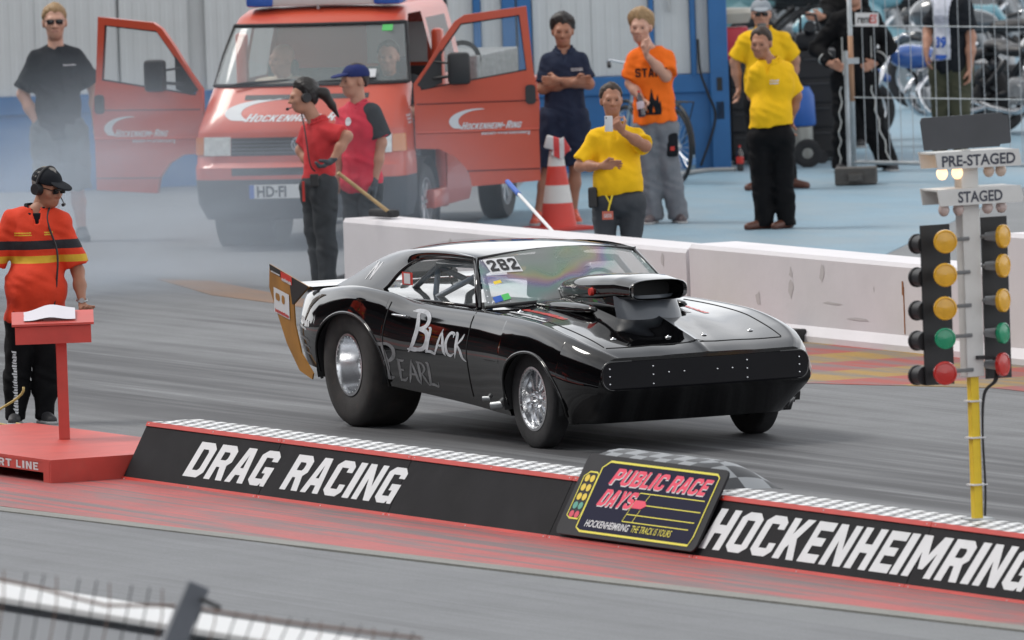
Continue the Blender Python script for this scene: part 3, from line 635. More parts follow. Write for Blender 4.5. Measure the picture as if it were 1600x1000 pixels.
    for sg in (-1, 1):
        q = lambda x, y, z: (x, sg * y, z)
        # side window outline: belt front -> belt rear -> rear curve up -> rail -> A pillar
        yt = lambda x: .575 + .01; fr = lambda t: (1.40 + (1.70 - 1.40) * (1 - t), .575 + .145 * (1 - t), 1.17 * t + .885 * (1 - t))
        re = [(.16, .735, .91), (.26, .71, .965), (.36, .665, 1.06), (.50, .615, 1.135), (.70, .60, 1.165)]
        rail = [(.70, .60, 1.167), (1.05, .60, 1.178), (1.40, .575, 1.172)]
        loop = [(1.70, .72, .885), (.9, .735, .895)] + re + rail[1:]
        g = MB(); vs = [q(*a) for a in loop]; cen = np.mean(np.array(vs), 0); g.add(vs + [tuple(cen)], [(i, (i + 1) % len(vs), len(vs)) for i in range(len(vs))]); g.build('side_window', glassm, car)
        g = MB(); g.tube([q(*a) for a in curve_pts(re[:] + rail[1:], 4)], .014, 6); g.tube([q(1.72, .725, .875), q(1.40, .583, 1.178)], .022, 8); g.tube([q(1.70, .735, .885), q(.9, .75, .895), q(.16, .745, .905)], .012, 6)
        g.build('window_frame', paint, car, True)
        # sail panel
        inner = curve_pts([(.14, .752, .90)] + [(a, b + .012, c) for a, b, c in re[1:]] + [(1.40, .587, 1.178)], 6); outer = curve_pts([(-.62, .70, .93), (-.42, .665, 1.0), (-.15, .60, 1.115), (.12, .562, 1.185), (.50, .587, 1.215), (1.0, .590, 1.222), (1.40, .585, 1.198)], 6)
        k = 30; rs = lambda c, t: c[min(len(c) - 1, int(t * (len(c) - 1)))]
        ii = np.array(inner); oo = np.array(outer); pi = np.array([[np.interp(t, np.linspace(0, 1, len(ii)), ii[:, d]) for d in range(3)] for t in np.linspace(0, 1, k)]); po = np.array([[np.interp(t, np.linspace(0, 1, len(oo)), oo[:, d]) for d in range(3)] for t in np.linspace(0, 1, k)])
        rows_ = []
        for m_ in range(7):
            t = m_ / 6; b_ = .018 * 4 * t * (1 - t); rows_.append([q(*(pi[a] * (1 - t) + po[a] * t + np.array([0, b_, b_ * .6]))) for a in range(k)])
        g = MB(); g.grid(rows_); g.build('sail_panel', paint, car, True)
        # door seams and handle
        for nm, pl in (('door_seam', [(1.86, .86), (1.87, .60), (1.84, .30)]), ('door_seam', [(.60, .88), (.58, .62), (.62, .36)])):
            g = MB(); pts = []
            for a, z in curve_pts(pl, 6):
                h = bv.ray_cast(Vector((a, sg * 1.3, z)), Vector((0, -sg, 0)), 1)
                if h[0]: pts.append(h[0] + Vector((0, sg * .0015, 0)))
            if len(pts) > 2: g.tube(pts, .0038, 4); g.build(nm, dark, car)
        g = MB(); h = bv.ray_cast(Vector((.72, sg * 1.3, .80)), Vector((0, -sg, 0)), 1)
        yb = abs(h[0].y) if h[0] else .87; g.tube([q(.68, yb + .004, .80), q(.70, yb + .02, .80), q(.86, yb + .02, .797), q(.88, yb + .004, .797)], .008, 6); g.build('door_handle', M['chrome'], car, True)
    g = MB(); g.tube([Vector(cowl(u_)) + Vector((.01, 0, .002)) for u_ in np.linspace(0, 1, 12)], .012, 6); g.tube([Vector(head(u_)) + Vector((.004, 0, .0)) for u_ in np.linspace(0, 1, 12)], .012, 6); g.build('windscreen_trim', M['black_rubber'], car, True)
    g = MB()
    for sg in (-1, 1):
        for k_ in range(8): t = (k_ + .5) / 8; g.lathe([(.006, 0), (0, .005)], (1.40 + .36 * t + .012, sg * (.55 + .125 * t), 1.18 - .295 * t + .01), (.6, 0, .8), 6)
    for k_ in range(12): P_ = Vector(cowl((k_ + .5) / 12)); g.lathe([(.006, 0), (0, .005)], P_ + Vector((-.02, 0, .024)), (.6, 0, .8), 6)
    g.build('windscreen_bolts', M['chrome'], car)
    # hood panel seams
    for sg in (-1, 1):
        g = MB(); pts = []
        for a in np.linspace(1.95, 3.46, 20):
            h = bv.ray_cast(Vector((a, sg * (.68 - .06 * max(0, a - 2.9)), 1.4)), Vector((0, 0, -1)), 2)
            if h[0]: pts.append(h[0] + Vector((0, 0, .001)))
        g.tube(pts, .0035, 4); g.build('hood_seam', dark, car)
        g = MB()
        for a, y in ((3.30, .5), (3.36, .13), (2.1, .6)):
            h = bv.ray_cast(Vector((a, sg * y, 1.4)), Vector((0, 0, -1)), 2); g.lathe([(.022, 0), (.02, .004), (.008, .005), (.006, .012), (0, .013)], h[0], (0, 0, 1), 12)
        g.build('hood_pin', M['chrome'], car, True)
    g = MB(); pts = []
    for y in np.linspace(-.64, .64, 21):
        h = bv.ray_cast(Vector((3.46 + .05 * (1 - (y / .8) ** 2), y, 1.4)), Vector((0, 0, -1)), 2); pts.append(h[0] + Vector((0, 0, .001)))
    g.tube(pts, .0035, 4); g.build('hood_seam', dark, car)
    # ---- scoop: tub on the hood, bulged upper body and the opening
    sc = bpy.data.objects.new('hood_scoop', None); COL.objects.link(sc); sc.parent = car
    SW = [(1.74, .15, .90, 1.02), (1.88, .195, .895, 1.055), (2.15, .23, .89, 1.085), (2.5, .235, .91, 1.10), (2.75, .222, .935, 1.105), (2.92, .208, .94, 1.09), (2.96, .205, .942, 1.085)]
    P = []
    for (x, hw, z0, z1) in SW:
        ring = []
        for k_ in range(28):
            a = 2 * math.pi * k_ / 28; c_, s_ = math.cos(a), math.sin(a); ex = 4.5 if s_ < 0 else 3.0
            n_ = (abs(c_) ** ex + abs(s_) ** ex) ** (-1 / ex); ring.append((x, c_ * n_ * hw, (z0 + z1) / 2 + s_ * n_ * (z1 - z0) / 2))
        P.append(ring)
    def ringmesh(rings, cap0=True):
        m_ = MB(); n_ = len(rings[0]); vs = [v for r_ in rings for v in r_]; fs = [(i * n_ + j, i * n_ + (j + 1) % n_, (i + 1) * n_ + (j + 1) % n_, (i + 1) * n_ + j) for i in range(len(rings) - 1) for j in range(n_)]
        if cap0: fs.append(tuple(range(n_)))
        return m_.add(vs, fs)
    dense = []
    for i in range(len(P) - 1):
        for k_ in range(4): t = k_ / 4; dense.append([tuple(np.array(a) * (1 - t) + np.array(b_) * t) for a, b_ in zip(P[i], P[i + 1])])
    dense.append(P[-1]); sh = lambda ring, s_, dx: [(x + dx, y * s_, (z - 1.014) * s_ * (.95) + 1.014) for x, y, z in ring]
    ringmesh(dense + [sh(P[-1], 1.03, .012), sh(P[-1], .99, .022), sh(P[-1], .90, .012), sh(P[-1], .86, -.10), sh(P[-1], .78, -.4)]).build('scoop_body', paint, sc, 50)
    g = MB(); g.add(sh(P[-1], .88, -.18), [tuple(range(28))]); g.build('scoop_throat', dark, sc)
    # tub below the opening: straight sides and a rounded grey front
    tub = []; frn = []
    for z, s_, fr_ in ((.78, 1.14, 2.99), (.86, 1.12, 2.96), (.91, 1.10, 2.93), (.975, 1.06, 2.90)):
        ring = []
        for k_ in range(24): a = R(-90 + 180 * k_ / 23); ring.append((fr_ - .17 + .17 * math.cos(a), .205 * s_ * math.sin(a), z))
        frn.append(ring); tub.append([(1.75, -.17 * s_, z), (2.3, -.21 * s_, z), ring[0]]); 
    g = MB(); g.grid(frn); g.build('scoop_front', mat('tub_grey', (.075, .085, .10), .35, coat=.5), sc, True)
    g = MB(); g.grid(tub); g.grid([[(x, -y, z) for x, y, z in r_] for r_ in tub]); g.build('scoop_tub', paint, sc, True)
    for sg in (-1, 1):
        g = MB(); g.cyl((2.45, sg * .235, .99), (2.45, sg * .255, .99), .028, .024, 16); g.build('scoop_fitting', M['decal_red'], sc, 40)
        blob('hood_blister', [('e', (2.2, sg * .33, .885), (.50, .085, .045))], .02, paint, car, .02)
    # ---- wheels
    def wheel(x, y, r, wd, rr, sg, spokes, name):
        wroot = bpy.data.objects.new(name, None); COL.objects.link(wroot); wroot.parent = car; wroot.location = (x, sg * y, r); ax = (0, sg, 0); h = wd / 2
        t = MB(); t.lathe([(rr, -h * .8), (rr + .02, -h * .95), (r * .8, -h), (r * .94, -h * .97), (r - .004, -h * .82), (r, -h * .6), (r, h * .6), (r - .004, h * .82), (r * .94, h * .97), (r * .8, h), (rr + .03, h * .97), (rr, h * .86)], (0, 0, 0), ax, 64); t.build('tyre', M['slick'] if rr < r * .55 else M['black_rubber'], wroot, 50)
        m_ = MB(); dp = .13 if wd > .2 else .045
        m_.lathe([(rr + .004, h * .90), (rr + .008, h * .95), (rr - .008, h * .96), (rr - .02, h * .80), (rr - .026, h * .86 - dp), (rr * .80, h * .86 - dp - .02), (rr * .34, h * .86 - dp + .01), (rr * .30, h * .86 - dp + .03), (rr * .16, h * .86 - dp + .035), (0, h * .86 - dp + .035)], (0, 0, 0), ax, 48)
        m_.build('rim', M['rim_metal'], wroot, 35)
        d_ = MB(); zf = h * .86 - dp
        for k_ in range(spokes):
            a = 2 * math.pi * (k_ + .5) / spokes; p = lambda q_, o_, da=0: (q_ * math.cos(a + da), sg * (zf + o_), q_ * math.sin(a + da))
            if wd > .2: d_.cyl(p(rr * .56, -.012), p(rr * .56, -.002), .024, .024, 12)
            else: d_.add([p(rr * .34, .02, -.16), p(rr * .34, .02, .16), p(rr * .86, .012, .10), p(rr * .86, .012, -.10), p(rr * .34, -.02, -.16), p(rr * .34, -.02, .16), p(rr * .86, -.02, .10), p(rr * .86, -.02, -.10)], [(0, 1, 2, 3), (4, 7, 6, 5), (0, 4, 5, 1), (1, 5, 6, 2), (2, 6, 7, 3), (3, 7, 4, 0)])
        d_.build('spokes' if wd < .2 else 'vent_holes', M['rim_metal'] if wd < .2 else dark, wroot, 35)
        n_ = MB()
        for k_ in range(5):
            a = 2 * math.pi * k_ / 5; n_.cyl((rr * .22 * math.cos(a), sg * (zf + .03), rr * .22 * math.sin(a)), (rr * .22 * math.cos(a), sg * (zf + .05), rr * .22 * math.sin(a)), .009, .008, 6)
        n_.cyl((0, sg * (zf + .03), 0), (0, sg * (zf + .055), 0), .024, .018, 14); n_.build('wheel_nuts', M['chrome'], wroot, 35)
        b_ = MB()
        for k_ in range(24): a = 2 * math.pi * k_ / 24; b_.lathe([(.006, 0), (0, .005)], ((rr - .016) * math.cos(a), sg * h * .95, (rr - .016) * math.sin(a)), ax, 6)
        b_.build('rim_bolts', M['steel'], wroot)
    sl = mat('slick', (.028, .026, .026), .8, var=.3, vscale=6, dirt=.35, dirtcol=(.10, .06, .045), bump=.2, bscale=70); M['slick'] = sl; cm('rim_metal', (.66, .67, .69), .22, metal=1, var=.12, vscale=7)
    for sg in (-1, 1): wheel(-.05, .70, .425, .39, .205, sg, 8, 'rear_wheel'); wheel(2.745, .775, .33, .13, .205, sg, 10, 'front_wheel')
    g = MB(); g.cyl((0, -.7, .42), (0, .7, .42), .05); g.cyl((2.745, -.7, .33), (2.745, .7, .33), .03); g.build('axles', dark, car)
    # exhaust ends near the front wheel
    g = MB(); g.cyl((2.28, -.80, .27), (2.20, -.885, .26), .026, .026, 14); g.cyl((2.10, -.82, .30), (2.05, -.875, .30), .016, .016, 10); g.build('exhaust_pipe', M['steel'], car, 40)
    # ---- rear wing: gold end plates, dark spoiler between
    gold = mat('gold_plate', (.33, .15, .02), .4, var=.25, vscale=4, dirt=.2, dirtcol=(.05, .03, .01))
    for sg in (-1, 1):
        g = MB(); pl = [(-.62, .93), (-1.26, 1.06), (-1.28, .90), (-1.02, .53), (-.82, .35), (-.62, .30), (-.60, .34), (-.78, .47), (-.87, .66), (-.88, .80)]
        g.prism(pl, lambda a, b_, t: (a, t, b_), sg * .895, sg * .905); wp = g.build('wing_plate', gold, car)
        if sg < 0:
            tp = mat('plate_black', (.01, .01, .01), .5); g = MB(); g.prism([(-.62, .932), (-1.26, 1.062), (-1.25, 1.02), (-.93, .94), (-.90, .80), (-.88, .80)], lambda a, b_, t: (a, t, b_), -.906, -.9075); g.build('plate_band', tp, wp)
            for (cx, cz, w_, h_, mm, tx) in ((-1.07, .80, .25, .17, 'decal_white', None), (-.98, .975, .18, .06, 'decal_red', 's'), (-1.16, 1.02, .17, .03, 'plate_black2', 's')):
                cm('plate_black2', (.01, .01, .01), .5)
                V2, F2 = patch(w_, h_); o_ = decal('sticker', V2, F2, lambda a, c: (cx + a, -.9095, cz + c - a * .18), M[mm], wp)
                if tx: v2, f2 = squiggle(w_ * .85, h_ * .6, 7); decal('sticker_text', v2, f2, lambda a, c: (cx + a - w_ * .42, -.911, cz + c - h_ * .3 - a * .18), M['decal_white'], wp)
                else:
                    v2, f2 = merge([[rrect(.07, .05, .02, 3, -.06, .03)], [rrect(.05, .06, .02, 3, .03, .03)]]); decal('sticker_mark', v2, f2, lambda a, c: (cx + a, -.911, cz + c - a * .18), gold, wp)
                    v2, f2 = squiggle(.22, .035, 8); decal('sticker_text', v2, f2, lambda a, c: (cx + a - .11, -.911, cz - .06 + c - a * .18), M['decal_red'], wp)
    g = MB(); g.prism([(-.7, .925), (-.95, .93), (-1.06, .94), (-1.06, .925), (-.95, .91), (-.7, .90)], lambda a, b_, t: (a, t, b_), -.84, .84); g.build('rear_spoiler', paint, car)
    g = MB(); g.box((-.62, .0, 1.0), (.2, .35, .05), Matrix.Rotation(.3, 3, 'Y'), .01); g.tube([(-.5, .1, .95), (-.45, .1, 1.05), (-.5, .1, 1.1)], .008, 6); g.build('parachute_pack', dark, car)
    # ---- cage, seat, driver's helmet seen through the glass
    cage = cm('cage_paint', (.03, .07, .13), .4, coat=.3); g = MB(); tb = lambda *p: g.tube(p, .021, 8)
    for sg in (-1, 1):
        tb((.55, sg * .55, .35), (.62, sg * .53, .9), (.62, sg * .50, 1.12)); tb((.62, sg * .50, 1.12), (1.3, sg * .50, 1.13), (1.58, sg * .58, .9), (1.7, sg * .6, .5)); tb((.62, sg * .5, 1.10), (-.2, sg * .45, .8)); tb((.6, sg * .56, .80), (1.62, sg * .60, .70)); tb((.6, sg * .56, .55), (1.62, sg * .60, .82))
    tb((.62, -.5, 1.12), (.62, .5, 1.12)); tb((.62, -.5, 1.1), (.6, .5, .6)); tb((1.3, -.5, 1.13), (1.3, .5, 1.13)); tb((.62, 0, 1.12), (1.3, 0, 1.13)); tb((.7, -.55, .9), (1.45, -.50, 1.12)); g.build('roll_cage', cage, car, True)
    g = MB(); g.box((1.5, 0, .84), (.28, 1.3, .10), None, .02); g.box((.8, 0, .46), (1.7, 1.25, .06)); g.box((.2, 0, .7), (.04, 1.2, .4)); g.build('dashboard', dark, car)
    for y in (.34,):
        g = MB(); g.box((.72, y, .80), (.10, .42, .58), Matrix.Rotation(-.22, 3, 'Y'), .04); g.box((.98, y, .55), (.45, .42, .12), None, .04); g.build('seat', cm('seat_cloth', (.03, .03, .035), .8), car, 40)
    g = MB()
    for sg in (-1, 1): g.tube([(.76, .34 + sg * .08, 1.06), (.90, .34 + sg * .08, .98), (.99, .34 + sg * .07, .72)], .02, 4)
    g.build('harness', M['decal_white'], car)
    g = MB(); g.tube([(1.30 + .04 * math.sin(t), .34 + .17 * math.cos(t), .90 + .16 * math.sin(t)) for t in np.linspace(0, 6.28, 20)[:-1]], .014, 6, closed=True); g.build('steering_wheel', dark, car, True)
    # ---- decals
    side_fn = lambda ox, oz, sx=1.0: (lambda a, b_: (ox + a * sx, -1.3, oz + b_))
    def strokes(defs, h):
        V = []; F = []
        for pl, in [(d_,) for d_ in defs]:
            c = curve_pts(pl, 4); n0 = len(V); L2 = []; R2 = []
            for i, q_ in enumerate(c):
                a = c[max(0, i - 1)][:2]; b_ = c[min(len(c) - 1, i + 1)][:2]; d_ = b_ - a; d_ = d_ / (np.linalg.norm(d_) + 1e-9); nn = np.array([-d_[1], d_[0]])
                L2.append((q_[:2] + nn * q_[2] / 2) * h); R2.append((q_[:2] - nn * q_[2] / 2) * h)
            V += [tuple(v) for v in L2] + [tuple(v) for v in R2]; m_ = len(c); F += [(n0 + i, n0 + i + 1, n0 + m_ + i + 1, n0 + m_ + i) for i in range(m_ - 1)]
        return V, F
    G = {'B': [[(-.12, 1.0, .02), (.1, 1.03, .10), (.42, 1.0, .10), (.58, .85, .14), (.5, .65, .12), (.2, .56, .06)], [(.2, .57, .06), (.55, .52, .13), (.66, .32, .17), (.5, .08, .12), (.1, .02, .06)], [(.12, .98, .10), (.2, .6, .15), (.12, .2, .13), (-.08, -.06, .02)], [(-.1, .02, .03), (.15, .03, .12), (.4, .05, .05)]],
         'P': [[(-.28, 1.02, .02), (-.05, .97, .10), (.3, 1.02, .08), (.55, .9, .14), (.52, .66, .13), (.25, .5, .06), (.12, .52, .03)], [(.1, .96, .10), (.2, .6, .15), (.22, .25, .13), (.1, -.05, .02)], [(.05, .0, .03), (.22, .03, .12), (.42, .06, .02)]],
         'L': [[(.05, 1.05, .03), (.2, 1.0, .16), (.18, .5, .17), (.1, .1, .15), (.0, .0, .05)], [(.08, .04, .08), (.35, .06, .14), (.62, .0, .10), (.68, .2, .03)]],
         'A': [[(.42, 1.1, .02), (.3, .8, .1), (.15, .3, .13), (-.02, -.06, .03)], [(.36, 1.0, .08), (.5, .6, .16), (.6, .15, .16), (.72, -.02, .04)], [(.12, .42, .06), (.35, .38, .1), (.55, .4, .05)]],
         'C': [[(.66, .9, .03), (.55, .98, .12), (.3, .95, .13), (.12, .6, .17), (.2, .15, .16), (.42, .02, .12), (.68, .14, .02)], [(.56, .98, .10), (.56, .80, .04)]],
         'K': [[(.06, 1.04, .03), (.17, .95, .16), (.17, .4, .17), (.08, -.06, .03)], [(.62, 1.02, .03), (.5, .8, .11), (.22, .52, .06)], [(.24, .54, .06), (.45, .3, .15), (.6, .0, .13), (.85, -.15, .02)]],
         'E': [[(.1, 1.0, .05), (.18, .9, .16), (.16, .45, .17), (.12, .08, .14)], [(.1, .98, .10), (.38, .95, .11), (.56, 1.0, .03)], [(.14, .52, .08), (.42, .52, .09)], [(.08, .03, .10), (.4, .05, .12), (.6, .2, .02)]],
         'R': [[(.05, 1.04, .03), (.17, .95, .15), (.17, .4, .17), (.08, -.06, .03)], [(.06, 1.0, .08), (.42, .97, .11), (.55, .75, .15), (.35, .52, .07), (.16, .5, .05)], [(.28, .52, .06), (.45, .25, .15), (.66, -.05, .04)]]}
    cm('letter_silver', (.46, .48, .51), .5, var=.25, vscale=14); cm('letter_grey', (.19, .195, .205), .5, var=.35, vscale=14)
    def word(txt, ox, oz, big, small, adv, m_, slope):
        x = ox
        for i, ch in enumerate(txt):
            h_ = big if i == 0 else small; v2, f2 = strokes(G[ch], h_); z0 = oz - (x - ox) * slope + (0 if i == 0 else .0)
            decal('letter', v2, f2, lambda a, b_, x=x, z0=z0: (x + a * 1.55, -1.3, z0 + b_ - a * slope), m_, body, bv, (0, 1, 0), .002 + .0004 * (i % 2), 1.2); x += (adv[0] if i == 0 else adv[1])
    word('BLACK', .98, .575, .255, .155, (.235, .148), M['letter_silver'], .02)
    word('PEARL', .52, .365, .235, .145, (.215, .146), M['letter_grey'], .03)
    # number 282 card on the windscreen
    wsb = BVHTree.FromPolygons([tuple(v.co) for v in [o for o in car.children if o.name.startswith('windscreen') and 'trim' not in o.name and 'bolt' not in o.name][0].data.vertices], [tuple(p_.vertices) for p_ in [o for o in car.children if o.name.startswith('windscreen') and 'trim' not in o.name and 'bolt' not in o.name][0].data.polygons])
    wn = Vector((-.62, 0, -.78)).normalized(); up = Vector((-.78, 0, .62)); cn = Vector((1.52, -.455, 1.115)) - wn * .3
    card = lambda a, b_: cn + Vector((0, a, 0)) + up * (b_ - a * .24)
    v2, f2 = patch(.20, .165); c_ = decal('number_card', v2, f2, card, M['decal_white'], car, wsb, wn, .006, 1.2)
    lets, tw = block_text('282', .125, .42, .10); v2, f2 = merge(lets); v2, f2 = subdiv(v2, f2, 1); decal('number', v2, f2, lambda a, b_: card(a - tw / 2, b_ - .062), M['decal_black'], c_, wsb, wn, .010, 1.2)
    for (y, bb, w_, h_, mm) in ((-.60, -.30, .055, .055, 'decal_blue'), (-.545, -.30, .05, .055, 'decal_green'), (-.55, -.15, .05, .03, 'decal_yellow')):
        v2, f2 = patch(w_, h_); decal('sticker', v2, f2, lambda a, b_: cn + Vector((0, y + .455 + a, 0)) + up * (bb + b_), M[mm], car, wsb, wn, .006, 1.2)
    # side window card
    v2, f2 = patch(.17, .085); decal('sticker', v2, f2, lambda a, b_: (.62 + a, -.735, 1.03 + b_), M['decal_red'], car); v2, f2 = patch(.10, .07); decal('sticker', v2, f2, lambda a, b_: (.62 + a, -.7375, 1.03 + b_), M['decal_white'], car)
    # sponsor lettering on hood, quarter panel
    hd_ = lambda ox, oy, ang: (lambda a, b_: (ox + a * math.cos(ang) - b_ * math.sin(ang), oy + a * math.sin(ang) + b_ * math.cos(ang), 1.5))
    for (ox, oy, w_, h_, sd_, mm) in ((2.02, -.56, .62, .085, 1, 'decal_red'), (2.06, -.67, .50, .06, 2, 'decal_white'), (2.35, -.72, .35, .05, 3, 'decal_white'), (2.2, .42, .55, .07, 4, 'decal_red'), (2.25, .30, .5, .06, 5, 'decal_white')):
        v2, f2 = squiggle(w_, h_, sd_); v2, f2 = subdiv(v2, f2, 1); decal('sponsor_mark', v2, f2, lambda a, b_: (ox + a, oy + b_, 1.5), M[mm], body, bv, (0, 0, -1), .003, 2)
    for i, (w_, h_, mm) in enumerate(((.24, .06, 'decal_white'), (.16, .025, 'decal_white'), (.17, .03, 'letter_grey'), (.14, .03, 'letter_grey'), (.12, .025, 'letter_grey'))):
        v2, f2 = squiggle(w_, h_, 11 + i); v2, f2 = subdiv(v2, f2, 1); z0 = (.69, .655, .58, .53, .48)[i]; decal('sponsor_mark', v2, f2, lambda a, b_: (-.86 + .02 * i + a, -1.3, z0 + b_ - a * .15), M[mm], body, bv, (0, 1, 0), .003, 1.2)
    v2, f2 = patch(.16, .13); sp = [o for o in car.children if o.name.startswith('sail_panel')][0]; sb = bvh_of(sp)
    v2, f2 = font_mesh('W', .16, .004, .2); decal('sail_badge', v2, f2, lambda a, b_: (-.16 + a, -1.2, 1.0 + b_), M['decal_white'], sp, sb, (0, 1, 0), .003, 1.5)
    return car
car = build_car()
def squiggle(w_, h_, seed, rows=1):                   # marks too small to read in the photograph
    rr = random.Random(seed); V = []; F = []
    for r_ in range(rows):
        x = 0; hh = h_ / rows * .75; y = h_ - (r_ + 1) * h_ / rows
        while x < w_:
            a = hh * rr.uniform(.25, .55); k = rr.uniform(.6, 1); b = len(V); s_ = hh * .12
            V += [(x + s_, y), (x + a + s_, y + hh * rr.uniform(0, .2)), (x + a, y + hh * k), (x, y + hh * rr.uniform(.5, 1))]; F.append((b, b + 1, b + 2, b + 3)); x += a + hh * .14
    return V, F
def struct(mb, name, m, smooth=None): return tag(mb.build(name, m, None, smooth), kind='structure')
def poly_sheet(name, pts, z, m):
    v, f = tess([[(p[0], p[1]) for p in pts]]); me = bpy.data.meshes.new(name); me.from_pydata([(a, b, z) for a, b in v], [], f); me.update()
    if me.polygons[0].normal.z < 0: me.flip_normals()
    n_ = len(v); vv = [(a, b, z) for a, b in v] + [(a, b, -.01) for a, b in v]; ff = [tuple(p_.vertices) for p_ in me.polygons] + [(i, (i + 1) % n_, n_ + (i + 1) % n_, n_ + i) for i in range(n_)]
    me = bpy.data.meshes.new(name); me.from_pydata(vv, [], ff); me.update(); o = link(name, me, m)
    return tag(o, kind='structure')
# ------------------------------------------------------------------ ground
def ground_mat(name, base, streak, s_lo=.5, dark=(.05, .05, .055), strength=.7, rough=.62, patches=.12, extra=None):
    m = mat(name, base, rough, spec=.22); t, n, L = nodes(m); b = n['Principled BSDF']; tc = n.new('ShaderNodeTexCoord')
    def mp(sc): q = n.new('ShaderNodeMapping'); q.inputs['Scale'].default_value = sc; L(tc.outputs['Object'], q.inputs[0]); return q.outputs[0]
    def noise(v, s, d=5, r_=.6): q = n.new('ShaderNodeTexNoise'); q.inputs['Scale'].default_value = s; q.inputs['Detail'].default_value = d; q.inputs['Roughness'].default_value = r_; L(v, q.inputs['Vector']); return q.outputs[0]
    def rmp(x, a, b_, c=0., d=1.): q = n.new('ShaderNodeMapRange'); q.inputs[1].default_value = a; q.inputs[2].default_value = b_; q.inputs[3].default_value = c; q.inputs[4].default_value = d; L(x, q.inputs[0]); return q.outputs[0]
    def mix(f, a, c, mode='MIX'):
        q = n.new('ShaderNodeMix'); q.data_type = 'RGBA'; q.blend_type = mode
        for s_, v in ((0, f), (6, a), (7, c)):
            if isinstance(v, tuple): q.inputs[s_].default_value = (*v, 1)
            elif isinstance(v, float): q.inputs[s_].default_value = v
            else: L(v, q.inputs[s_])
        return q.outputs[2]
    c = mix(rmp(noise(mp((1, 1, 1)), .9, 6, .7), .3, .7), tuple(v * (1 - patches) for v in base), tuple(v * (1 + patches) for v in base))
    c = mix(rmp(noise(mp((1, 1, 1)), 60, 3, .7), .35, .65), c, mix(1.0, c, (.78, .78, .78), 'MULTIPLY'))
    if streak:
        st = rmp(noise(mp((.07, 3.2, 1)), 1.3, 5, .65), s_lo, s_lo + .22); st2 = rmp(noise(mp((.18, 9, 1)), 1.9, 4, .6), .50, .72)
        br = rmp(noise(mp((.5, .9, 1)), .8, 3), .3, .6)
        mm = n.new('ShaderNodeMath'); mm.operation = 'MULTIPLY'; L(st, mm.inputs[0]); L(br, mm.inputs[1]); k = rmp(mm.outputs[0], 0, 1, 0, strength); c = mix(k, c, dark); c = mix(rmp(st2, 0, 1, 0, .35), c, dark)
    if extra: c = extra(n, L, mp, noise, rmp, mix, c)
    L(c, b.inputs['Base Color']); bp = n.new('ShaderNodeBump'); bp.inputs['Strength'].default_value = .35; bp.inputs['Distance'].default_value = .006; L(noise(mp((1, 1, 1)), 90, 3), bp.inputs['Height']); L(bp.outputs[0], b.inputs['Normal'])
    return m
g_far = ground_mat('asphalt_plain', (.20, .21, .22), True, .55, (.13, .136, .14), .5)
def lane_extra(n, L, mp, noise, rmp, mix, c):          # rubber laid down by the tyres in a band along the lane
    tc = n.new('ShaderNodeTexCoord'); sp = n.new('ShaderNodeSeparateXYZ'); L(tc.outputs['Object'], sp.inputs[0])
    for yc, wd, k in ((-.35, 1.9, .75), (-.8, .5, .6), (.85, .5, .6)):
        q = n.new('ShaderNodeMath'); q.operation = 'SUBTRACT'; L(sp.outputs[1], q.inputs[0]); q.inputs[1].default_value = yc
        a = n.new('ShaderNodeMath'); a.operation = 'ABSOLUTE'; L(q.outputs[0], a.inputs[0]); f = rmp(a.outputs[0], wd, wd * .35)
        e = n.new('ShaderNodeMath'); e.operation = 'MULTIPLY'; L(f, e.inputs[0]); L(rmp(noise(mp((.12, 4, 1)), 1.2, 5), .34, .56), e.inputs[1]); c = mix(rmp(e.outputs[0], 0, 1, 0, k), c, (.05, .05, .054))
    return c
g_lane = ground_mat('drag_lane', (.20, .207, .215), True, .42, (.065, .065, .07), .75, .66, .1, lane_extra)
g_near = ground_mat('near_lane', (.185, .193, .205), True, .45, (.10, .103, .11), .75, .6, .1)
def red_extra(n, L, mp, noise, rmp, mix, c):
    c = mix(rmp(noise(mp((.25, 2.0, 1)), 1.6, 6, .7), .46, .60, 0, .72), c, (.15, .14, .143)); return mix(rmp(noise(mp((.08, 6, 1)), 2.2, 4), .50, .57, 0, .75), c, (.13, .127, .13))
g_red = ground_mat('red_strip_paint', (.46, .105, .10), True, .62, (.13, .12, .12), .5, .55, .12, red_extra)
g_blue = ground_mat('blue_paint', (.215, .33, .415), False, rough=.6, patches=.10, extra=lambda n, L, mp, noise, rmp, mix, c: mix(rmp(noise(mp((.3, .9, 1)), 1.1, 7, .75), .44, .62, 0, .75), c, (.24, .30, .34)))
g_pale = ground_mat('pale_edge', (.25, .25, .23), True, .5, (.15, .15, .15), .5)
def yr_extra(n, L, mp, noise, rmp, mix, c):
    tc = n.new('ShaderNodeTexCoord'); sp = n.new('ShaderNodeSeparateXYZ'); L(tc.outputs['Object'], sp.inputs[0])
    wv = n.new('ShaderNodeTexWave'); wv.wave_type = 'BANDS'; wv.inputs['Scale'].default_value = .22; wv.inputs['Distortion'].default_value = .6; L(mp((.9, .55, 1)), wv.inputs[0])
    c = mix(rmp(wv.outputs[1], .45, .55), c, (.34, .075, .06)); return mix(rmp(noise(mp((.3, 3, 1)), 1.7, 6, .7), .42, .60, 0, .85), c, (.15, .15, .155))
g_yr = ground_mat('yellow_red_paint', (.36, .22, .05), False, extra=yr_extra)
g = MB(); g.box((-60, 20, -.5), (900, 900, 1.0)); struct(g, 'ground', g_far)
poly_sheet('drag_lane', [(-70, -3.7), (60, -3.7), (60, 5.0), (-70, 5.0)], .004, g_lane)
poly_sheet('near_lane', [(-70, -12.4), (60, -12.4), (60, -5.25), (-70, -5.25)], .004, g_near)
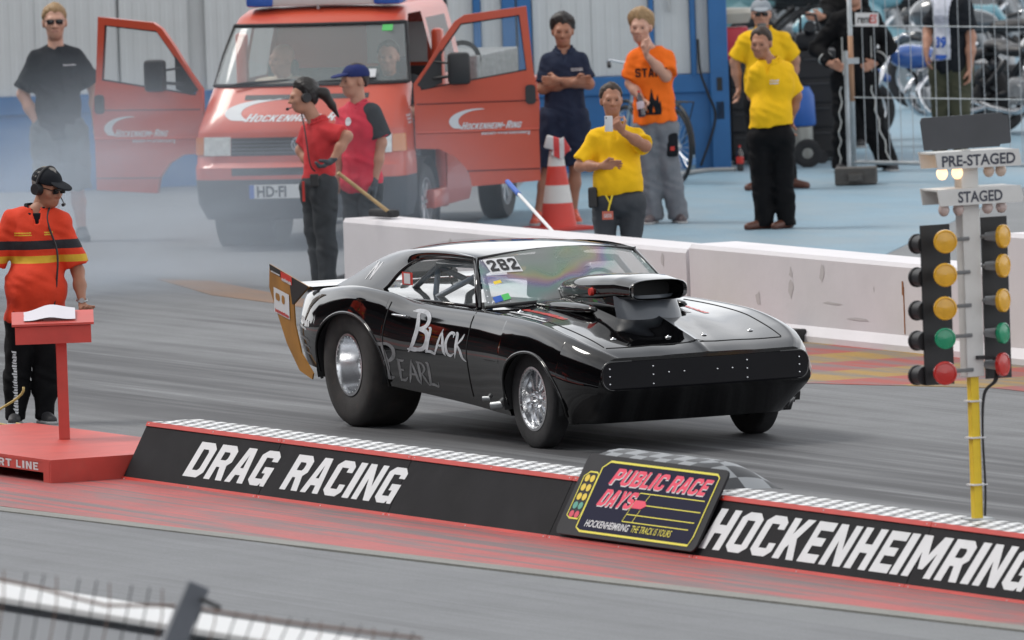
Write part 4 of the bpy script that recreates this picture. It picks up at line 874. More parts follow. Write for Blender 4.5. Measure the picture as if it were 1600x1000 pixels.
poly_sheet('red_strip', [(-40, -4.9), (2.9, -5.4), (9.5, -5.05), (12.5, -4.85), (18, -4.45), (40, -4.3), (40, -3.70), (-40, -3.70)], .008, g_red)
poly_sheet('pale_edge', [(-40, -5.32), (4.4, -5.50), (9.5, -5.18), (12.5, -4.98), (18, -4.58), (40, -4.42), (40, -4.3), (18, -4.43), (9.5, -5.03), (4.4, -5.36), (-40, -5.2)], .012, g_pale)
poly_sheet('painted_edge', [(-8, 4.98), (30, 4.98), (30, 3.7), (.4, 3.75), (-1.1, 3.05), (-3.2, 3.9), (-8, 4.15)], .008, g_yr)
g_fade = ground_mat('faded_orange_line', (.27, .17, .11), True, .40, (.16, .15, .15), .8)
poly_sheet('faded_line', [tuple(on(*q)[:2]) for q in ((245, 437), (330, 440), (440, 462), (600, 490), (600, 500), (430, 475), (330, 462))], .008, g_fade)
bl = [on(*q)[:2] for q in ((846, 262), (838, 345))]
poly_sheet('blue_apron', [tuple(bl[0]), (-19.4, 9.0), (-14.5, 5.6), (-9, 5.6), tuple(on(1376, 402)[:2]), tuple(on(1600, 292)[:2]), (-22, 22), (-36, 30), (-48, 30), (-48, 17), (-30, 14)], .004, g_blue)
# ------------------------------------------------------------------ the grandstand out of view, added tall to darken reflections in the black paint
seatm = ground_mat('grandstand_seats', (.045, .045, .05), False, extra=lambda n, L, mp, noise, rmp, mix, c: mix(rmp(noise(mp((.05, 1, .6)), 1.2, 4), .54, .60, 0, .8), c, (.22, .02, .02)))
g = MB(); P = []
for i in range(9): P += [(-40 - 1.6 * i, .9 + 1.2 * i), (-40 - 1.6 * (i + 1), .9 + 1.2 * i)]
P = [(-40, 0)] + P + [(-56, 12), (-56, 23), (-44, 25), (-44, 26), (-57, 24), (-57, 0)]
P0 = [(x, y, z) for x in (-260, 75) for y, z in P]; n_ = len(P); g.add(P0, [(i, (i + 1) % n_, n_ + (i + 1) % n_, n_ + i) for i in range(n_)] + [tuple(range(n_)), tuple(range(n_, 2 * n_))]); struct(g, 'unseen_grandstand', seatm)
# ------------------------------------------------------------------ concrete wall behind the lane
conc = mat('wall_white', (.66, .64, .665), .6, var=.05, vscale=1.6, bump=.12, bscale=18, dirt=.10, dirtcol=(.45, .43, .42))
def wall_block(x0, x1, ya, h, label, wd=.46, side=.05, gname='white concrete barrier blocks'):
    g = MB(); pr = [(0, 0), (0, .05), (side, .12), (side, h - .03), (side + .02, h), (wd - .02, h), (wd, h - .03), (wd, 0)]
    n_ = 6; P = [[(x0 + (x1 - x0) * i / n_, ya + a, b) for a, b in pr] for i in range(n_ + 1)]; g.grid(P); g.add(P[0], [tuple(range(len(pr)))]); g.add(P[-1], [tuple(range(len(pr)))])
    o = g.build('concrete_barrier', conc); return tag(o, label, 'barrier', gname)
wall_block(-13.05, -6.92, 4.96, .60, 'white concrete barrier block behind the black car, ending beside the woman in red')
wall_block(-6.86, -1.95, 4.96, .64, 'white concrete barrier block behind the car nose, in front of the standing yellow shirt')
wall_block(-1.60, 6, 4.9, .93, 'taller white concrete barrier block at the right edge behind the starting lights')
g = MB(); g.box((-5.0, 4.90, .05), (.25, .12, .1), Matrix.Rotation(.2, 3, 'Z'), .01); tag(g.build('rubber_block', M['black_rubber']), 'small black rubber block lying at the foot of the white wall', 'block')
g = MB(); g.box((-3.36, 5.008, .30), (.012, .004, .34)); g.box((-3.37, 5.006, .46), (.02, .004, .1)); rs_ = cm('rust', (.30, .13, .06), .8); wo = [o for o in COL.objects if o.name.startswith('concrete_barrier')][1]; g.build('rust_streak', rs_, wo)
sc_ = cm('scuff_dark', (.20, .19, .19), .8); sl_ = cm('scuff_light', (.50, .48, .485), .8); rr_ = random.Random(5); wos = [o for o in COL.objects if o.name.startswith('concrete_barrier')]
for i in range(14):
    k_ = i % 2; x = rr_.uniform(-12, -7.2) if k_ == 0 else rr_.uniform(-6.7, -2.2); z = rr_.uniform(.2, .52); a_ = rr_.uniform(.01, .06) if i % 3 else rr_.uniform(.1, .4); b__ = rr_.uniform(.03, .10) if i % 3 else .012; n__ = 7
    pts = [(x + a_ * math.cos(t) * rr_.uniform(.4, 1), z + b__ * math.sin(t) * rr_.uniform(.4, 1)) for t in np.linspace(0, 6.28, n__ + 1)[:-1]]; V2, F2 = tess([pts]); decal('scuff', V2, F2, lambda a, b: (a, 5.0075, b), sl_, wos[k_])
# ------------------------------------------------------------------ divider with the lettering
Y0, Y1, ZT = -3.875, -3.675, .362; lean = math.atan2(Y1 - Y0, ZT)
def face(x, t, off=.0): return (x, Y0 + t * math.sin(lean) - off * math.cos(lean), t * math.cos(lean) + off * math.sin(lean))   # t runs up the leaning face
LT = ZT / math.cos(lean)
black_panel = mat('divider_black', (.011, .011, .013), .7, spec=.15, var=.25, vscale=3, bump=.15, bscale=120, dirt=.12, dirtcol=(.06, .06, .065)); red_trim = mat('divider_red', (.52, .035, .022), .5, var=.12, dirt=.2, dirtcol=(.25, .05, .04))
chk = mat('checker_tape', (.6, .6, .6), .5); t, n, L = nodes(chk); tc = n.new('ShaderNodeTexCoord'); ck = n.new('ShaderNodeTexChecker'); ck.inputs['Scale'].default_value = 11.5; ck.inputs['Color1'].default_value = (.74, .75, .76, 1); ck.inputs['Color2'].default_value = (.03, .03, .034, 1)
mpn = n.new('ShaderNodeMapping'); mpn.inputs['Location'].default_value = (.013, .017, .02); L(tc.outputs['Object'], mpn.inputs[0]); L(mpn.outputs[0], ck.inputs[0])
noi = n.new('ShaderNodeTexNoise'); noi.inputs['Scale'].default_value = 6; L(tc.outputs['Object'], noi.inputs[0]); mx = n.new('ShaderNodeMix'); mx.data_type = 'RGBA'; mx.inputs[7].default_value = (.42, .40, .38, 1); mr = n.new('ShaderNodeMapRange'); mr.inputs[1].default_value = .5; mr.inputs[2].default_value = .8; mr.inputs[4].default_value = .5
L(noi.outputs[0], mr.inputs[0]); L(mr.outputs[0], mx.inputs[0]); L(ck.outputs[0], mx.inputs[6]); L(mx.outputs[2], n['Principled BSDF'].inputs['Base Color'])
div = empty('lane_divider', (0, 0, 0), 0, 'long low black lane divider with white DRAG RACING and HOCKENHEIMRING lettering', 'barrier')
joints = [2.89, 5.02, 6.98, 9.3, 11.3, 14.05, 16.6, 19.0]
for i, (a, b) in enumerate(zip(joints[:-1], joints[1:])):
    g = MB(); e = .004
    g.add([face(a + e, .022), face(b - e, .022), face(b - e, LT - .022), face(a + e, LT - .022), (a + e, Y1 + .36, .02), (b - e, Y1 + .36, .02), (b - e, Y1 + .33, ZT - .02), (a + e, Y1 + .33, ZT - .02)], [(0, 1, 2, 3), (4, 7, 6, 5), (0, 3, 7, 4), (1, 5, 6, 2), (3, 2, 6, 7), (0, 4, 5, 1)]); g.build('panel', black_panel, div)
    g = MB(); g.add([face(a + e, -.004, .008), face(b - e, -.004, .008), face(b - e, .024, .008), face(a + e, .024, .008), face(a + e, -.004, -.02), face(b - e, -.004, -.02), face(b - e, .024, -.02), face(a + e, .024, -.02)], [(0, 1, 2, 3), (4, 7, 6, 5), (0, 3, 7, 4), (1, 5, 6, 2), (3, 2, 6, 7), (0, 4, 5, 1)]); g.build('bottom_rail', red_trim, div)
    g = MB(); g.add([face(a + e, LT - .026, .008), face(b - e, LT - .026, .008), face(b - e, LT + .004, .008), face(a + e, LT + .004, .008), face(a + e, LT - .026, -.02), face(b - e, LT - .026, -.02), face(b - e, LT + .004, -.02), face(a + e, LT + .004, -.02)], [(0, 1, 2, 3), (4, 7, 6, 5), (0, 3, 7, 4), (1, 5, 6, 2), (3, 2, 6, 7), (0, 4, 5, 1)]); g.build('top_rail', red_trim, div)
    g = MB(); g.box(((a + b) / 2, Y1 + .18, ZT - .004), (b - a - 2 * e, .33, .012)); g.build('checker_top', chk, div)
    g = MB()
    for k in (0.02, .5, .98): x = a + (b - a) * k; g.lathe([(.006, 0), (0, .004)], face(x, LT - .011, .008), (0, -math.cos(lean), math.sin(lean)), 6); g.lathe([(.006, 0), (0, .004)], face(x, .01, .008), (0, -math.cos(lean), math.sin(lean)), 6)
    g.build('screws', M['steel'], div)
let_w = mat('lettering_white', (.66, .68, .70), .5, var=.05, vscale=5)
def fx_(px, py):                                      # place on the leaning face under that pixel
    best = None
    for _ in range(1):
        nrm = np.array([0, -math.cos(lean), math.sin(lean)]); P0 = np.array([0, Y0, 0]); d = ray(px, py); tt = ((P0 - CP) @ nrm) / (d @ nrm); Q = CP + d * tt
    return Q[0], Q[2] / math.cos(lean)
def banner(txt, p_left, p_right, hh, t0, shear, gap=.11, wf=.62):
    xl = fx_(*p_left)[0]; xr = fx_(*p_right)[0]; lets, tw = block_text(txt, hh, wf, gap); sx = (xr - xl) / tw
    for lp in lets:
        v, f = tess([[(a * sx, b) for a, b in l_] for l_ in lp]); me = bpy.data.meshes.new('letter'); me.from_pydata([face(xl + a + shear * b * 1.0, t0 + b, .0025) for a, b in v], [], f); me.update(); link('letter', me, let_w, div)
cap_h = fx_(305, 693)[1] - fx_(290, 748)[1]
banner('DRAG', (283, 748), (412, 760), .245, .085, .30); banner('RACING', (436, 765), (610, 787), .245, .085, .30); banner('HOCKENHE', (1092, 855), (1386, 896), .262, .075, .30); banner('IMRING', (1391, 893), (1597, 922), .262, .075, .30)
# raised logo board fixed to the divider
bd = empty('logo_board', (0, 0, 0), 0, 'slanted black race days logo board with red lettering on the lane divider', 'sign')
xa = fx_(878, 826)[0]; xb = fx_(1091, 868)[0]; bt0, bt1 = .035, .565
g = MB(); g.prism([(xa + (xb - xa) / 2 + a, (bt0 + bt1) / 2 + b) for a, b in rrect(xb - xa, bt1 - bt0, .05, 4)], lambda a, b, t: face(a, b, t), .022, .036); g.build('board', mat('board_black', (.013, .013, .016), .6, spec=.3, var=.2), bd)
BW = xb - xa; BH = bt1 - bt0
def bpt(u, v, off=.0375): return face(xa + u * BW, bt0 + v * BH, off)
def bline(pts, wdt, m, closed=True, off=.0385, name='line'):
    pts = [np.array(p, float) * [BW, BH] for p in pts]; n_ = len(pts); V = []; F = []
    for i, p in enumerate(pts):
        a = pts[(i - 1) % n_] if closed or i else p; b = pts[(i + 1) % n_] if closed or i < n_ - 1 else p; d = (b - a) / (np.linalg.norm(b - a) + 1e-9); nn = np.array([-d[1], d[0]]) * wdt / 2; V += [p + nn, p - nn]
    F = [(2 * i, 2 * i + 1, (2 * i + 3) % (2 * n_), (2 * i + 2) % (2 * n_)) for i in range(n_ if closed else n_ - 1)]
    me = bpy.data.meshes.new(name); me.from_pydata([face(xa + v[0], bt0 + v[1], off) for v in V], [], F); me.update(); return link(name, me, m, bd)
def cutrect(u0, v0, u1, v1, c=.06, sl=0): return [(a + sl * (b - .5), b) for a, b in [(u0 + c * .5, v0), (u1 - c * .2, v0 - 0), (u1, v0 + c * 1.6), (u1, v1 - c * .5), (u1 - c * .3, v1), (u0 + c * .6, v1), (u0, v1 - c * 1.2), (u0, v0 + c * .6)]]
yl = mat('board_yellow', (.75, .68, .05), .5); navy = mat('board_navy', (.010, .011, .035), .7, spec=.15); bred = mat('board_red', (.78, .04, .10), .5)
fr = cutrect(.135, .06, .955, .93, .07); V2, F2 = tess([fr]); decal('logo_field', V2, F2, lambda a, b: bpt(a, b), navy, bd); bline(fr, .014, yl)
fr2 = cutrect(.035, .20, .13, .78, .05); fr2 = [(a + .10 * (b - .5) * 0, b) for a, b in fr2]; bline(fr2, .010, yl)
for i, (v, mm) in enumerate(((.70, 'decal_yellow'), (.585, 'decal_yellow'), (.47, 'decal_yellow'), (.36, 'teal'), (.25, 'board_red2'))):
    cm('teal', (.08, .33, .25), .5); cm('board_red2', (.6, .04, .08), .5)
    for u in (.063, .10):
        c = [(u + .016 * math.cos(a), v + .045 * math.sin(a)) for a in np.linspace(0, 2 * math.pi, 15)[:-1]]; V2, F2 = tess([c]); decal('lamp_dot', V2, F2, lambda a, b: bpt(a, b, .0385), M[mm], bd)
def blogo(txt, u, v, h_, u1, m, sh=.16, off=.0395, name='letter'):
    lets, tw = block_text(txt, 1, .62, .10); v2, f2 = merge(lets); sx = (u1 - u) / tw; return decal(name, v2, f2, lambda a, b: bpt(u + a * sx + sh * b * h_, v + b * h_, off), m, bd)
for dx, dz, m_, o_ in ((.006, -.014, M['decal_white'], .0392), (0, 0, bred, .0400)): blogo('PUBLIC', .225 + dx, .66 + dz, .20, .60, m_, .16, o_); blogo('RACE', .635 + dx, .66 + dz, .20, .90, m_, .16, o_); blogo('DAYS', .205 + dx, .39 + dz, .21, .44, m_, .16, o_)
for (a, b) in (((.47, .60), (.925, .60)), ((.45, .46), (.93, .46)), ((.44, .33), (.92, .33)), ((.43, .24), (.90, .24))): bline([a, b], .006, yl, False)
bline([(.47, .60), (.43, .24)], .006, yl, False); bline([(.545, .60), (.53, .51)], .006, yl, False); bline([(.52, .40), (.50, .24)], .006, yl, False)
V2, F2 = tess([[(.45, .41), (.46, .51), (.53, .51), (.55, .455), (.52, .41)]]); decal('arrow_mark', V2, F2, lambda a, b: bpt(a, b, .0393), bred, bd)
for tx, u, u1, mm in (('HOCKENHEIMRING', .185, .50, M['decal_white']), ('THE TRACK IS YOURS', .515, .80, yl)):
    v2, f2 = font_mesh(tx, .1, .002 if mm is not yl else 0, .2); xm = max(a for a, b in v2); decal('small_lettering', v2, f2, lambda a, b: bpt(u + a / xm * (u1 - u), .125 + b / .072 * .085, .0393), mm, bd)
# grey checkered hood over the timing beam behind the board
g = MB(); xh0, xh1 = 9.25, 10.95
P = []
for i in range(15):
    u = i / 14; x = xh0 + (xh1 - xh0) * u; hgt = .17 * (1 - max(0, (u - .72) / .28) ** 2 * .9); P.append([(x, Y1 + .33 + .26 * math.cos(a), ZT - .02 + hgt * math.sin(a)) for a in np.linspace(math.pi, 0, 13)])
g.grid(P); hd = mat('hood_check', (.15, .16, .17), .5); t, n, L = nodes(hd); tc = n.new('ShaderNodeTexCoord'); ck = n.new('ShaderNodeTexChecker'); ck.inputs['Scale'].default_value = 6; ck.inputs['Color1'].default_value = (.20, .215, .23, 1); ck.inputs['Color2'].default_value = (.014, .016, .02, 1); L(tc.outputs['Object'], ck.inputs[0]); L(ck.outputs[0], n['Principled BSDF'].inputs['Base Color'])
tag(g.build('sensor_hood', hd, None, True), 'grey checkered curved hood on top of the divider behind the logo board', 'cover')
# ------------------------------------------------------------------ start line platform with lectern
redp = mat('platform_red', (.50, .06, .045), .5, var=.12, vscale=4, dirt=.3, dirtcol=(.38, .12, .09)); 
pf = empty('start_platform', (2.86, -4.36, 0), 0, 'low red start line platform carrying the lectern, left of the divider', 'platform')
g = MB(); g.box((-1.6, .62, .148), (3.2, 1.24, .02)); g.build('deck', redp, pf)
g = MB(); g.box((-.01, .62, .069), (.02, 1.236, .138)); g.build('end_board', redp, pf)
g = MB(); g.box((-1.66, .012, .105), (3.08, .02, .066)); g.box((-.072, .0118, .069), (.1, .022, .138)); g.build('front_board', redp, pf)
g = MB(); g.box((-1.7, .45, .06), (2.9, .02, .12)); g.box((-1.6, 1.22, .07), (3.1, .02, .137)); g.build('inner_board', M['black_plastic'], pf)
lets, tw = block_text('START LINE', .05, .50, .12)
v2, f2 = merge(lets); decal('lettering', v2, f2, lambda a, b: (-.20 - 1.02 + a / tw * 1.02, -.0005, .082 + b), M['decal_white'], pf)
lp = on(101, 686, 2, .158); lc = empty('lectern', (lp[0], lp[1], .158), 64.83 + 2, 'red box lectern on a single post standing on the start platform', 'lectern')
k = 1 / ppm(lp)
g = MB(); g.box((0, 0, .40), (.072, .072, .80), None, .004); g.build('post', redp, lc)
g = MB(); g.prism([(-.18, .645), (-.18, .76), (.22, .81), (.22, .645)], lambda a, b, t: (t, a, b), -.30, .20); g.build('box', redp, lc)
g = MB(); g.add([(-.32, -.20, .765), (.22, -.20, .765), (.22, .24, .82), (-.32, .24, .82), (-.32, -.20, .78), (.22, -.20, .78), (.22, .24, .835), (-.32, .24, .835)], [(0, 3, 2, 1), (4, 5, 6, 7), (0, 1, 5, 4), (1, 2, 6, 5), (2, 3, 7, 6), (3, 0, 4, 7)]); g.build('desk_top', redp, lc)
g = MB(); P = []
for i in range(13):
    P.append([(lambda x, y: (x, y, .79 + (y + .2) * .125 + .03 * math.exp(-((x + .07) / .10) ** 2) + .012 * math.sin(9 * x + 6 * y)))(-.24 + .34 * i / 12, -.13 + .34 * j / 8) for j in range(9)])
g.grid(P); pp = g.build('paper_stack', mat('paper', (.60, .58, .63), .7), None, True); pp.location = lc.location; pp.rotation_euler = lc.rotation_euler; tag(pp, 'curled white paper sheets lying on top of the red lectern', 'paper')
g = MB(); c0 = on(8, 690)
for s_ in range(3):
    pts = [(c0[0] + .05 * s_ + .12 * math.sin(t * 5 + s_), c0[1] + .1 * math.cos(t * 4 + s_), .02 + .35 * max(0, t - .6) * (1 if s_ == 0 else .3)) for t in np.linspace(0, 1.6, 24)]; g.tube(pts, .009, 5)
tag(g.build('cable', cm('cable_yellow', (.50, .36, .12), .6), None, True), 'yellow cables lying in loops beside the marshal at the left edge', 'cable')
# ------------------------------------------------------------------ starting light tree
tb = on(1527, 812, 2, ZT); tr = empty('starting_lights', (tb[0], tb[1], ZT + .003), 90, 'drag strip starting light tree on a yellow pole with PRE-STAGED and STAGED boards', 'traffic light')
TS = ppm(tb)
def tp(px, py, y=0.0):                                # tree frame: x right, z up; y behind
    z = (812 - py) / TS; x = (px - 1527) / TS + .035 * z; return np.array([(x - y * -.427) / .9035, y, z])
wpaint = mat('tree_white', (.60, .60, .585), .5, var=.05, dirt=.2, dirtcol=(.40, .38, .35), vscale=6); ypaint = mat('pole_yellow', (.72, .50, .02), .5, var=.1, vscale=8); bb = mat('tree_black', (.018, .019, .021), .5, var=.2, vscale=9)
a = tp(1527, 812); b = tp(1519, 592); g = MB(); g.box((0, 0, .43), (.052, .052, .86), None, .003); g.build('pole', ypaint, tr); g = MB(); g.box((0, 0, .004), (.14, .14, .008)); g.build('base_plate', M['steel'], tr)
zb_, zt_ = .82, 2.04; g = MB(); g.box((0, 0, (zb_ + zt_) / 2), (.11, .09, zt_ - zb_), None, .004); g.build('post', wpaint, tr)
def xz(px, py): q = tp(px, py); return q[0], q[2]
def board(px0, px1, py0, py1, y, name='board', dp=.02):
    x0, z1 = xz(px0, py0); x1, z0 = xz(px1, py1); g = MB(); g.box(((x0 + x1) / 2, y, (z0 + z1) / 2), (x1 - x0, dp, z1 - z0), None, .002); return g.build(name, bb, tr)
board(1438, 1492, 348, 598, .02); board(1534, 1583, 341, 594, .02)
g = MB(); x0, z0 = xz(1434, 231); x1, z1 = xz(1573, 183); g.prism([(x0 + .02, z0), (x1 - .07, z0), (x1 - .065, z0 + .012), (x1, z0 + .015), (x1 + .005, z0 + .03), (x1 - .01, z1), (x1 - .04, z1 + .004), (x1 - .045, z1 + .016), (x0 + .01, z1 + .012), (x0, z1 - .01)], lambda a, b, t: (a, t, b), -.03, -.018); g.build('rear_shield', mat('shield', (.055, .058, .065), .5, var=.1), tr)
g = MB(); g.box((0, 0, zt_ + .03), (.05, .03, .10)); g.build('shield_bracket', wpaint, tr)
for (pl, pr, pz, tx) in ((1446, 1580, 248, 'PRE-STAGED'), (1449, 1583, 305, 'STAGED')):
    x0, z = xz(pl, pz); x1, _ = xz(pr, pz); z = tp((pl + pr) / 2, pz)[2]; hh = .095; g = MB(); g.add([(x0 + .015, -.10, z - hh / 2), (x1, -.10, z - hh / 2 + .01), (x1 + .005, -.10, z - hh / 2 + .03), (x1 - .01, -.10, z + hh / 2), (x0, -.10, z + hh / 2)], [(0, 1, 2, 3, 4)])
    g = MB(); g.prism([(x0 + .015, z - hh / 2), (x1, z - hh / 2), (x1 + .006, z - hh / 2 + .02), (x1 - .008, z + hh / 2), (x0, z + hh / 2)], lambda a, b, t: (a, t, b), -.112, -.10); g.box(((x0 + x1) / 2, 0, z + hh / 2 - .006), (x1 - x0 - .02, .2, .01)); g.prism([(x0 + .015, z - hh / 2), (x1, z - hh / 2), (x1 - .008, z + hh / 2), (x0, z + hh / 2)], lambda a, b, t: (a, t, b), .10, .112)
    hb = g.build('lamp_hood', wpaint, tr); v2, f2 = font_mesh(tx, .1, .0028, 0, (.98 if tx[0] == 'P' else .90), 'CENTER', 1.0); fw = .062 if tx[0] == 'S' else .064
    decal('lettering', v2, f2, lambda a, b: ((x0 + x1) / 2 + .002 + a * .86, -.1135, z - .031 + b * .86), cm('sign_text', (.05, .055, .075), .6), hb)
    for i, pxs in enumerate((1463, 1487, 1537, 1556) if tx[0] == 'P' else (1466, 1489, 1535, 1557)):
        lit = tx[0] == 'P' and i < 2; xx = xz(pxs, pz)[0]; gl = (mat('lamp_lit', (.9, .7, .5), .3, emit=(1.0, .62, .32), estr=1.3) if lit else cm('lamp_warm' if i > 1 and tx[0] == 'P' else 'lamp_dull', (.70, .55, .45) if i > 1 else (.62, .50, .47), .25, trans=.2)) if not (lit and 'lamp_lit' in M) else M['lamp_lit']
        if lit: M['lamp_lit'] = gl
        q = MB(); q.lathe([(0, -.075), (.018, -.070), (.030, -.052), (.033, -.036), (.028, -.016), (.017, .002), (.014, .02)], (xx, -.05, z - hh / 2 + .012), (0, 0, 1), 16); q.build('bulb', gl, tr, True)
amb = mat('lens_amber', (.72, .38, .02), .25, var=.1, vscale=20, coat=.5); grn = mat('lens_green', (.01, .27, .13), .25, coat=.5); rdl = mat('lens_red', (.50, .02, .015), .25, coat=.5); sil = mat('lamp_stem', (.28, .29, .30), .35, metal=.6)
def lamp(px, py, ang, m_, r_=.068, stem=.06):
    c = tp(px, py, -.16 if ang < 0 else -.13); d = Vector((math.sin(R(ang)), -math.cos(R(ang)), 0)); q = MB()
    q.lathe([(.0, .014), (r_ * .5, .012), (r_ * .80, .009), (r_ * .86, .014), (r_ * .97, .010), (r_, -.002), (r_ * .97, -.014), (r_ * .6, -.026), (r_ * .34, -.036)], c, d, 24); q.build('lens', m_, tr, 50)
    q = MB(); b_ = Vector(c) - d * .034; q.cyl(b_, b_ - d * .08, .034, .024, 14); 
    e = b_ - d * .07; tgt = Vector((.06 if ang > 0 else -.02, -.045, e.z)); q.tube([e, e.lerp(tgt, .5) , tgt], .012, 6); q.build('lamp_stem', sil, tr, 40)
ly = (372, 424, 476, 523, 577); ry = (370, 416, 470, 521, 570)
for y_, m_ in zip(ly, (amb, amb, amb, grn, rdl)): 
    lamp(1474, y_, -22, m_, .069 if m_ in (amb, rdl) else .062)
    c = tp(1446, y_ + 6, .02); g = MB(); g.cyl((c[0] , .03, c[2]), (c[0] - .01, .11, c[2]), .055, .052, 18); g.cyl((c[0] - .01, .11, c[2]), (c[0] - .012, .125, c[2]), .058, .058, 18); g.build('rear_lamp_housing', M['black_plastic'], tr, 40)
for y_, m_ in zip(ry, (amb, amb, amb, grn, rdl)): lamp(1566, y_, 32, m_, .069 if m_ in (amb, rdl) else .062)
g = MB()
for dx in (0, .014): g.tube(curve_pts([(.03 + dx, -.06, .93), (.09 + dx, -.09, .92), (.10 + dx, -.08, .80), (.045 + dx * .5, -.045, .72), (.034, -.036, .5), (.04, -.036, .2), (.032, -.036, .02)], 6), .007, 5)
g.build('cable', M['black_rubber'], tr, True); g = MB()
for z in (.68, .47, .20): g.box((.005, -.002, z), (.095, .082, .008))
g.build('cable_tie', M['decal_white'], tr); g = MB(); g.box((.03, -.06, .93), (.06, .03, .02)); g.build('plug', M['black_plastic'], tr)
# ------------------------------------------------------------------ containers behind
K0 = on(0, 301); K1 = on(1141, 262); ke = (K1 - K0) / np.linalg.norm(K1 - K0); kang = math.atan2(ke[1], ke[0]); kn = np.array([ke[1], -ke[0], 0])
def kx(px, py=200):
    d = ray(px, py); tt = ((K1 - CP) @ kn) / (d @ kn); Q = CP + d * tt; return float((Q - K1) @ ke), float(Q[2])
cw = mat('panel_white', (.60, .62, .62), .5, var=.05, vscale=1.5, dirt=.12, dirtcol=(.36, .38, .38)); cb = mat('frame_blue', (.025, .14, .36), .45, var=.12, vscale=2, dirt=.12, dirtcol=(.08, .16, .28))
def container(px0, px1, label, cells, hgt=2.7, x_off=0):
    x0, x1 = kx(px0)[0], kx(px1)[0]; o = empty('site_container', tuple(K1 + ke * x0), math.degrees(kang), label, 'container', 'white and blue site containers'); W_ = x1 - x0; Z0 = .80
    g = MB(); g.box((W_ / 2, 1.25, Z0 + 1.45), (W_, 2.3, 2.8)); g.build('shell', cw, o)
    g = MB(); g.box((W_ / 2, .03, Z0 - .02), (W_, .10, .17), None, .01); g.build('bottom_rail', cb, o)
    g = MB(); g.box((W_ / 2, .06, (Z0 - .09) / 2), (W_ - .01, .10, Z0 - .09)); g.build('skirt_panel', cb, o)
    for (a, b, kind) in cells:
        a = kx(a)[0] - x0; b = kx(b)[0] - x0
        if kind == 'blue': g = MB(); g.box(((a + b) / 2, .03, Z0 + 1.3), (b - a, .12, 2.5), None, .008); g.build('post', cb, o)
        elif kind == 'corner': g = MB(); g.box(((a + b) / 2, -.02, Z0 + .9), (b - a, .18, 3.6), None, .008); g.box(((a + b) / 2, -.02, .33), (b - a, .16, .66), None, .008); g.build('corner_post', cb, o); g = MB(); g.box(((a + b) / 2, -.112, Z0 - .03), (.05, .01, .12)); g.box(((a + b) / 2, -.104, Z0 - .27), (.07, .012, .16)); g.build('casting_hole', M['black_plastic'], o)
        else:
            g = MB(); n_ = max(2, int((b - a) / .11)); P = []; rib = []
            for i in range(n_):
                u0 = a + (b - a) * i / n_; du = (b - a) / n_
                for f_, yy in ((.0, -.004), (.42, -.004), (.5, 0.0), (.92, 0.0)): rib.append((u0 + du * f_, yy))
            rib.append((b, -.012)); g.grid([[(x, y + .035, z) for x, y in rib] for z in (Z0 + .07, Z0 + 1.1, Z0 + 2.6)]); g.build('wall_panel', cw, o)
            if kind == 'door': g = MB(); g.box((a + (b - a) * .45, -.01, Z0 + .75), (.025, .03, .22)); g.build('handle', M['steel'], o)
    return o
container(-60, 700, 'pale ribbed container with blue skirt behind the young man in sunglasses', [(-60, 60, 'w'), (60, 188, 'w'), (192, 300, 'w'), (326, 440, 'w'), (444, 560, 'w'), (564, 696, 'w')])
container(703, 1141, 'container with blue posts behind the men in navy and orange shirts', [(706, 744, 'w'), (745, 757, 'blue'), (758, 789, 'w'), (790, 811, 'blue'), (814, 836, 'blue'), (838, 930, 'w'), (930, 1018, 'w'), (1019, 1027, 'blue'), (1028, 1082, 'door'), (1083, 1092, 'blue'), (1093, 1111, 'w'), (1112, 1141, 'corner')])
g = MB(); c = on(1100, 268); g.tube(curve_pts([tuple(on(960, 300) + [0, 0, .02]), tuple(on(1040, 282) + [0, 0, .03]), tuple(on(1100, 270) + [0, 0, .02]), tuple(on(1150, 268) + [0, 0, .02])], 8), .02, 6); tag(g.build('hose', cm('hose_grey', (.33, .34, .34), .6), None, True), 'grey hose lying along the foot of the blue container', 'hose')
g = MB(); q = [kx(1090, 60), kx(1094, 110), kx(1106, 145)]; g.tube(curve_pts([tuple(K1 + ke * x - kn * -.15 + [0, 0, z]) for x, z in q] + [tuple(K1 + ke * kx(1118, 200)[0] + kn * .12 + [0, 0, .45]), tuple(K1 + ke * kx(1095, 262)[0] + kn * .12 + [0, 0, .03])], 8), .012, 5); tag(g.build('power_cable', M['black_rubber'], None, True), 'black cable hanging down the blue container corner', 'cable')
# ------------------------------------------------------------------ red crew van with open doors
vred = mat('van_red', (.52, .07, .032), .33, var=.06, vscale=1.5, coat=.35, dirt=.12, dirtcol=(.42, .10, .08)); vglass = mat('van_glass', (.42, .47, .47), .05, alpha=.38, spec=.6); vb = cm('van_plastic', (.02, .024, .03), .6, var=.15)
vp = on(470, 391); VR = VIEW - 13.5; van = empty('crew_van', tuple(vp), VR, 'faded red pickup van with blue roof lights and both front doors open', 'van')
LV = [(.26, .86, .10, .22), (.40, .90, -.03, .24), (.60, .905, -.06, .24), (.70, .905, -.05, .22), (.74, .90, .0, .20), (.98, .895, .03, .20), (1.02, .89, .04, .22), (1.16, .87, .17, .26), (1.33, .845, .36, .26), (1.36, .835, .39, .24), (1.60, .79, .58, .2), (1.84, .735, .80, .18), (1.90, .72, .88, .18), (1.955, .68, 1.04, .2), (1.985, .60, 1.25, .2), (1.99, .3, 1.5, .2)]
YB = 2.45
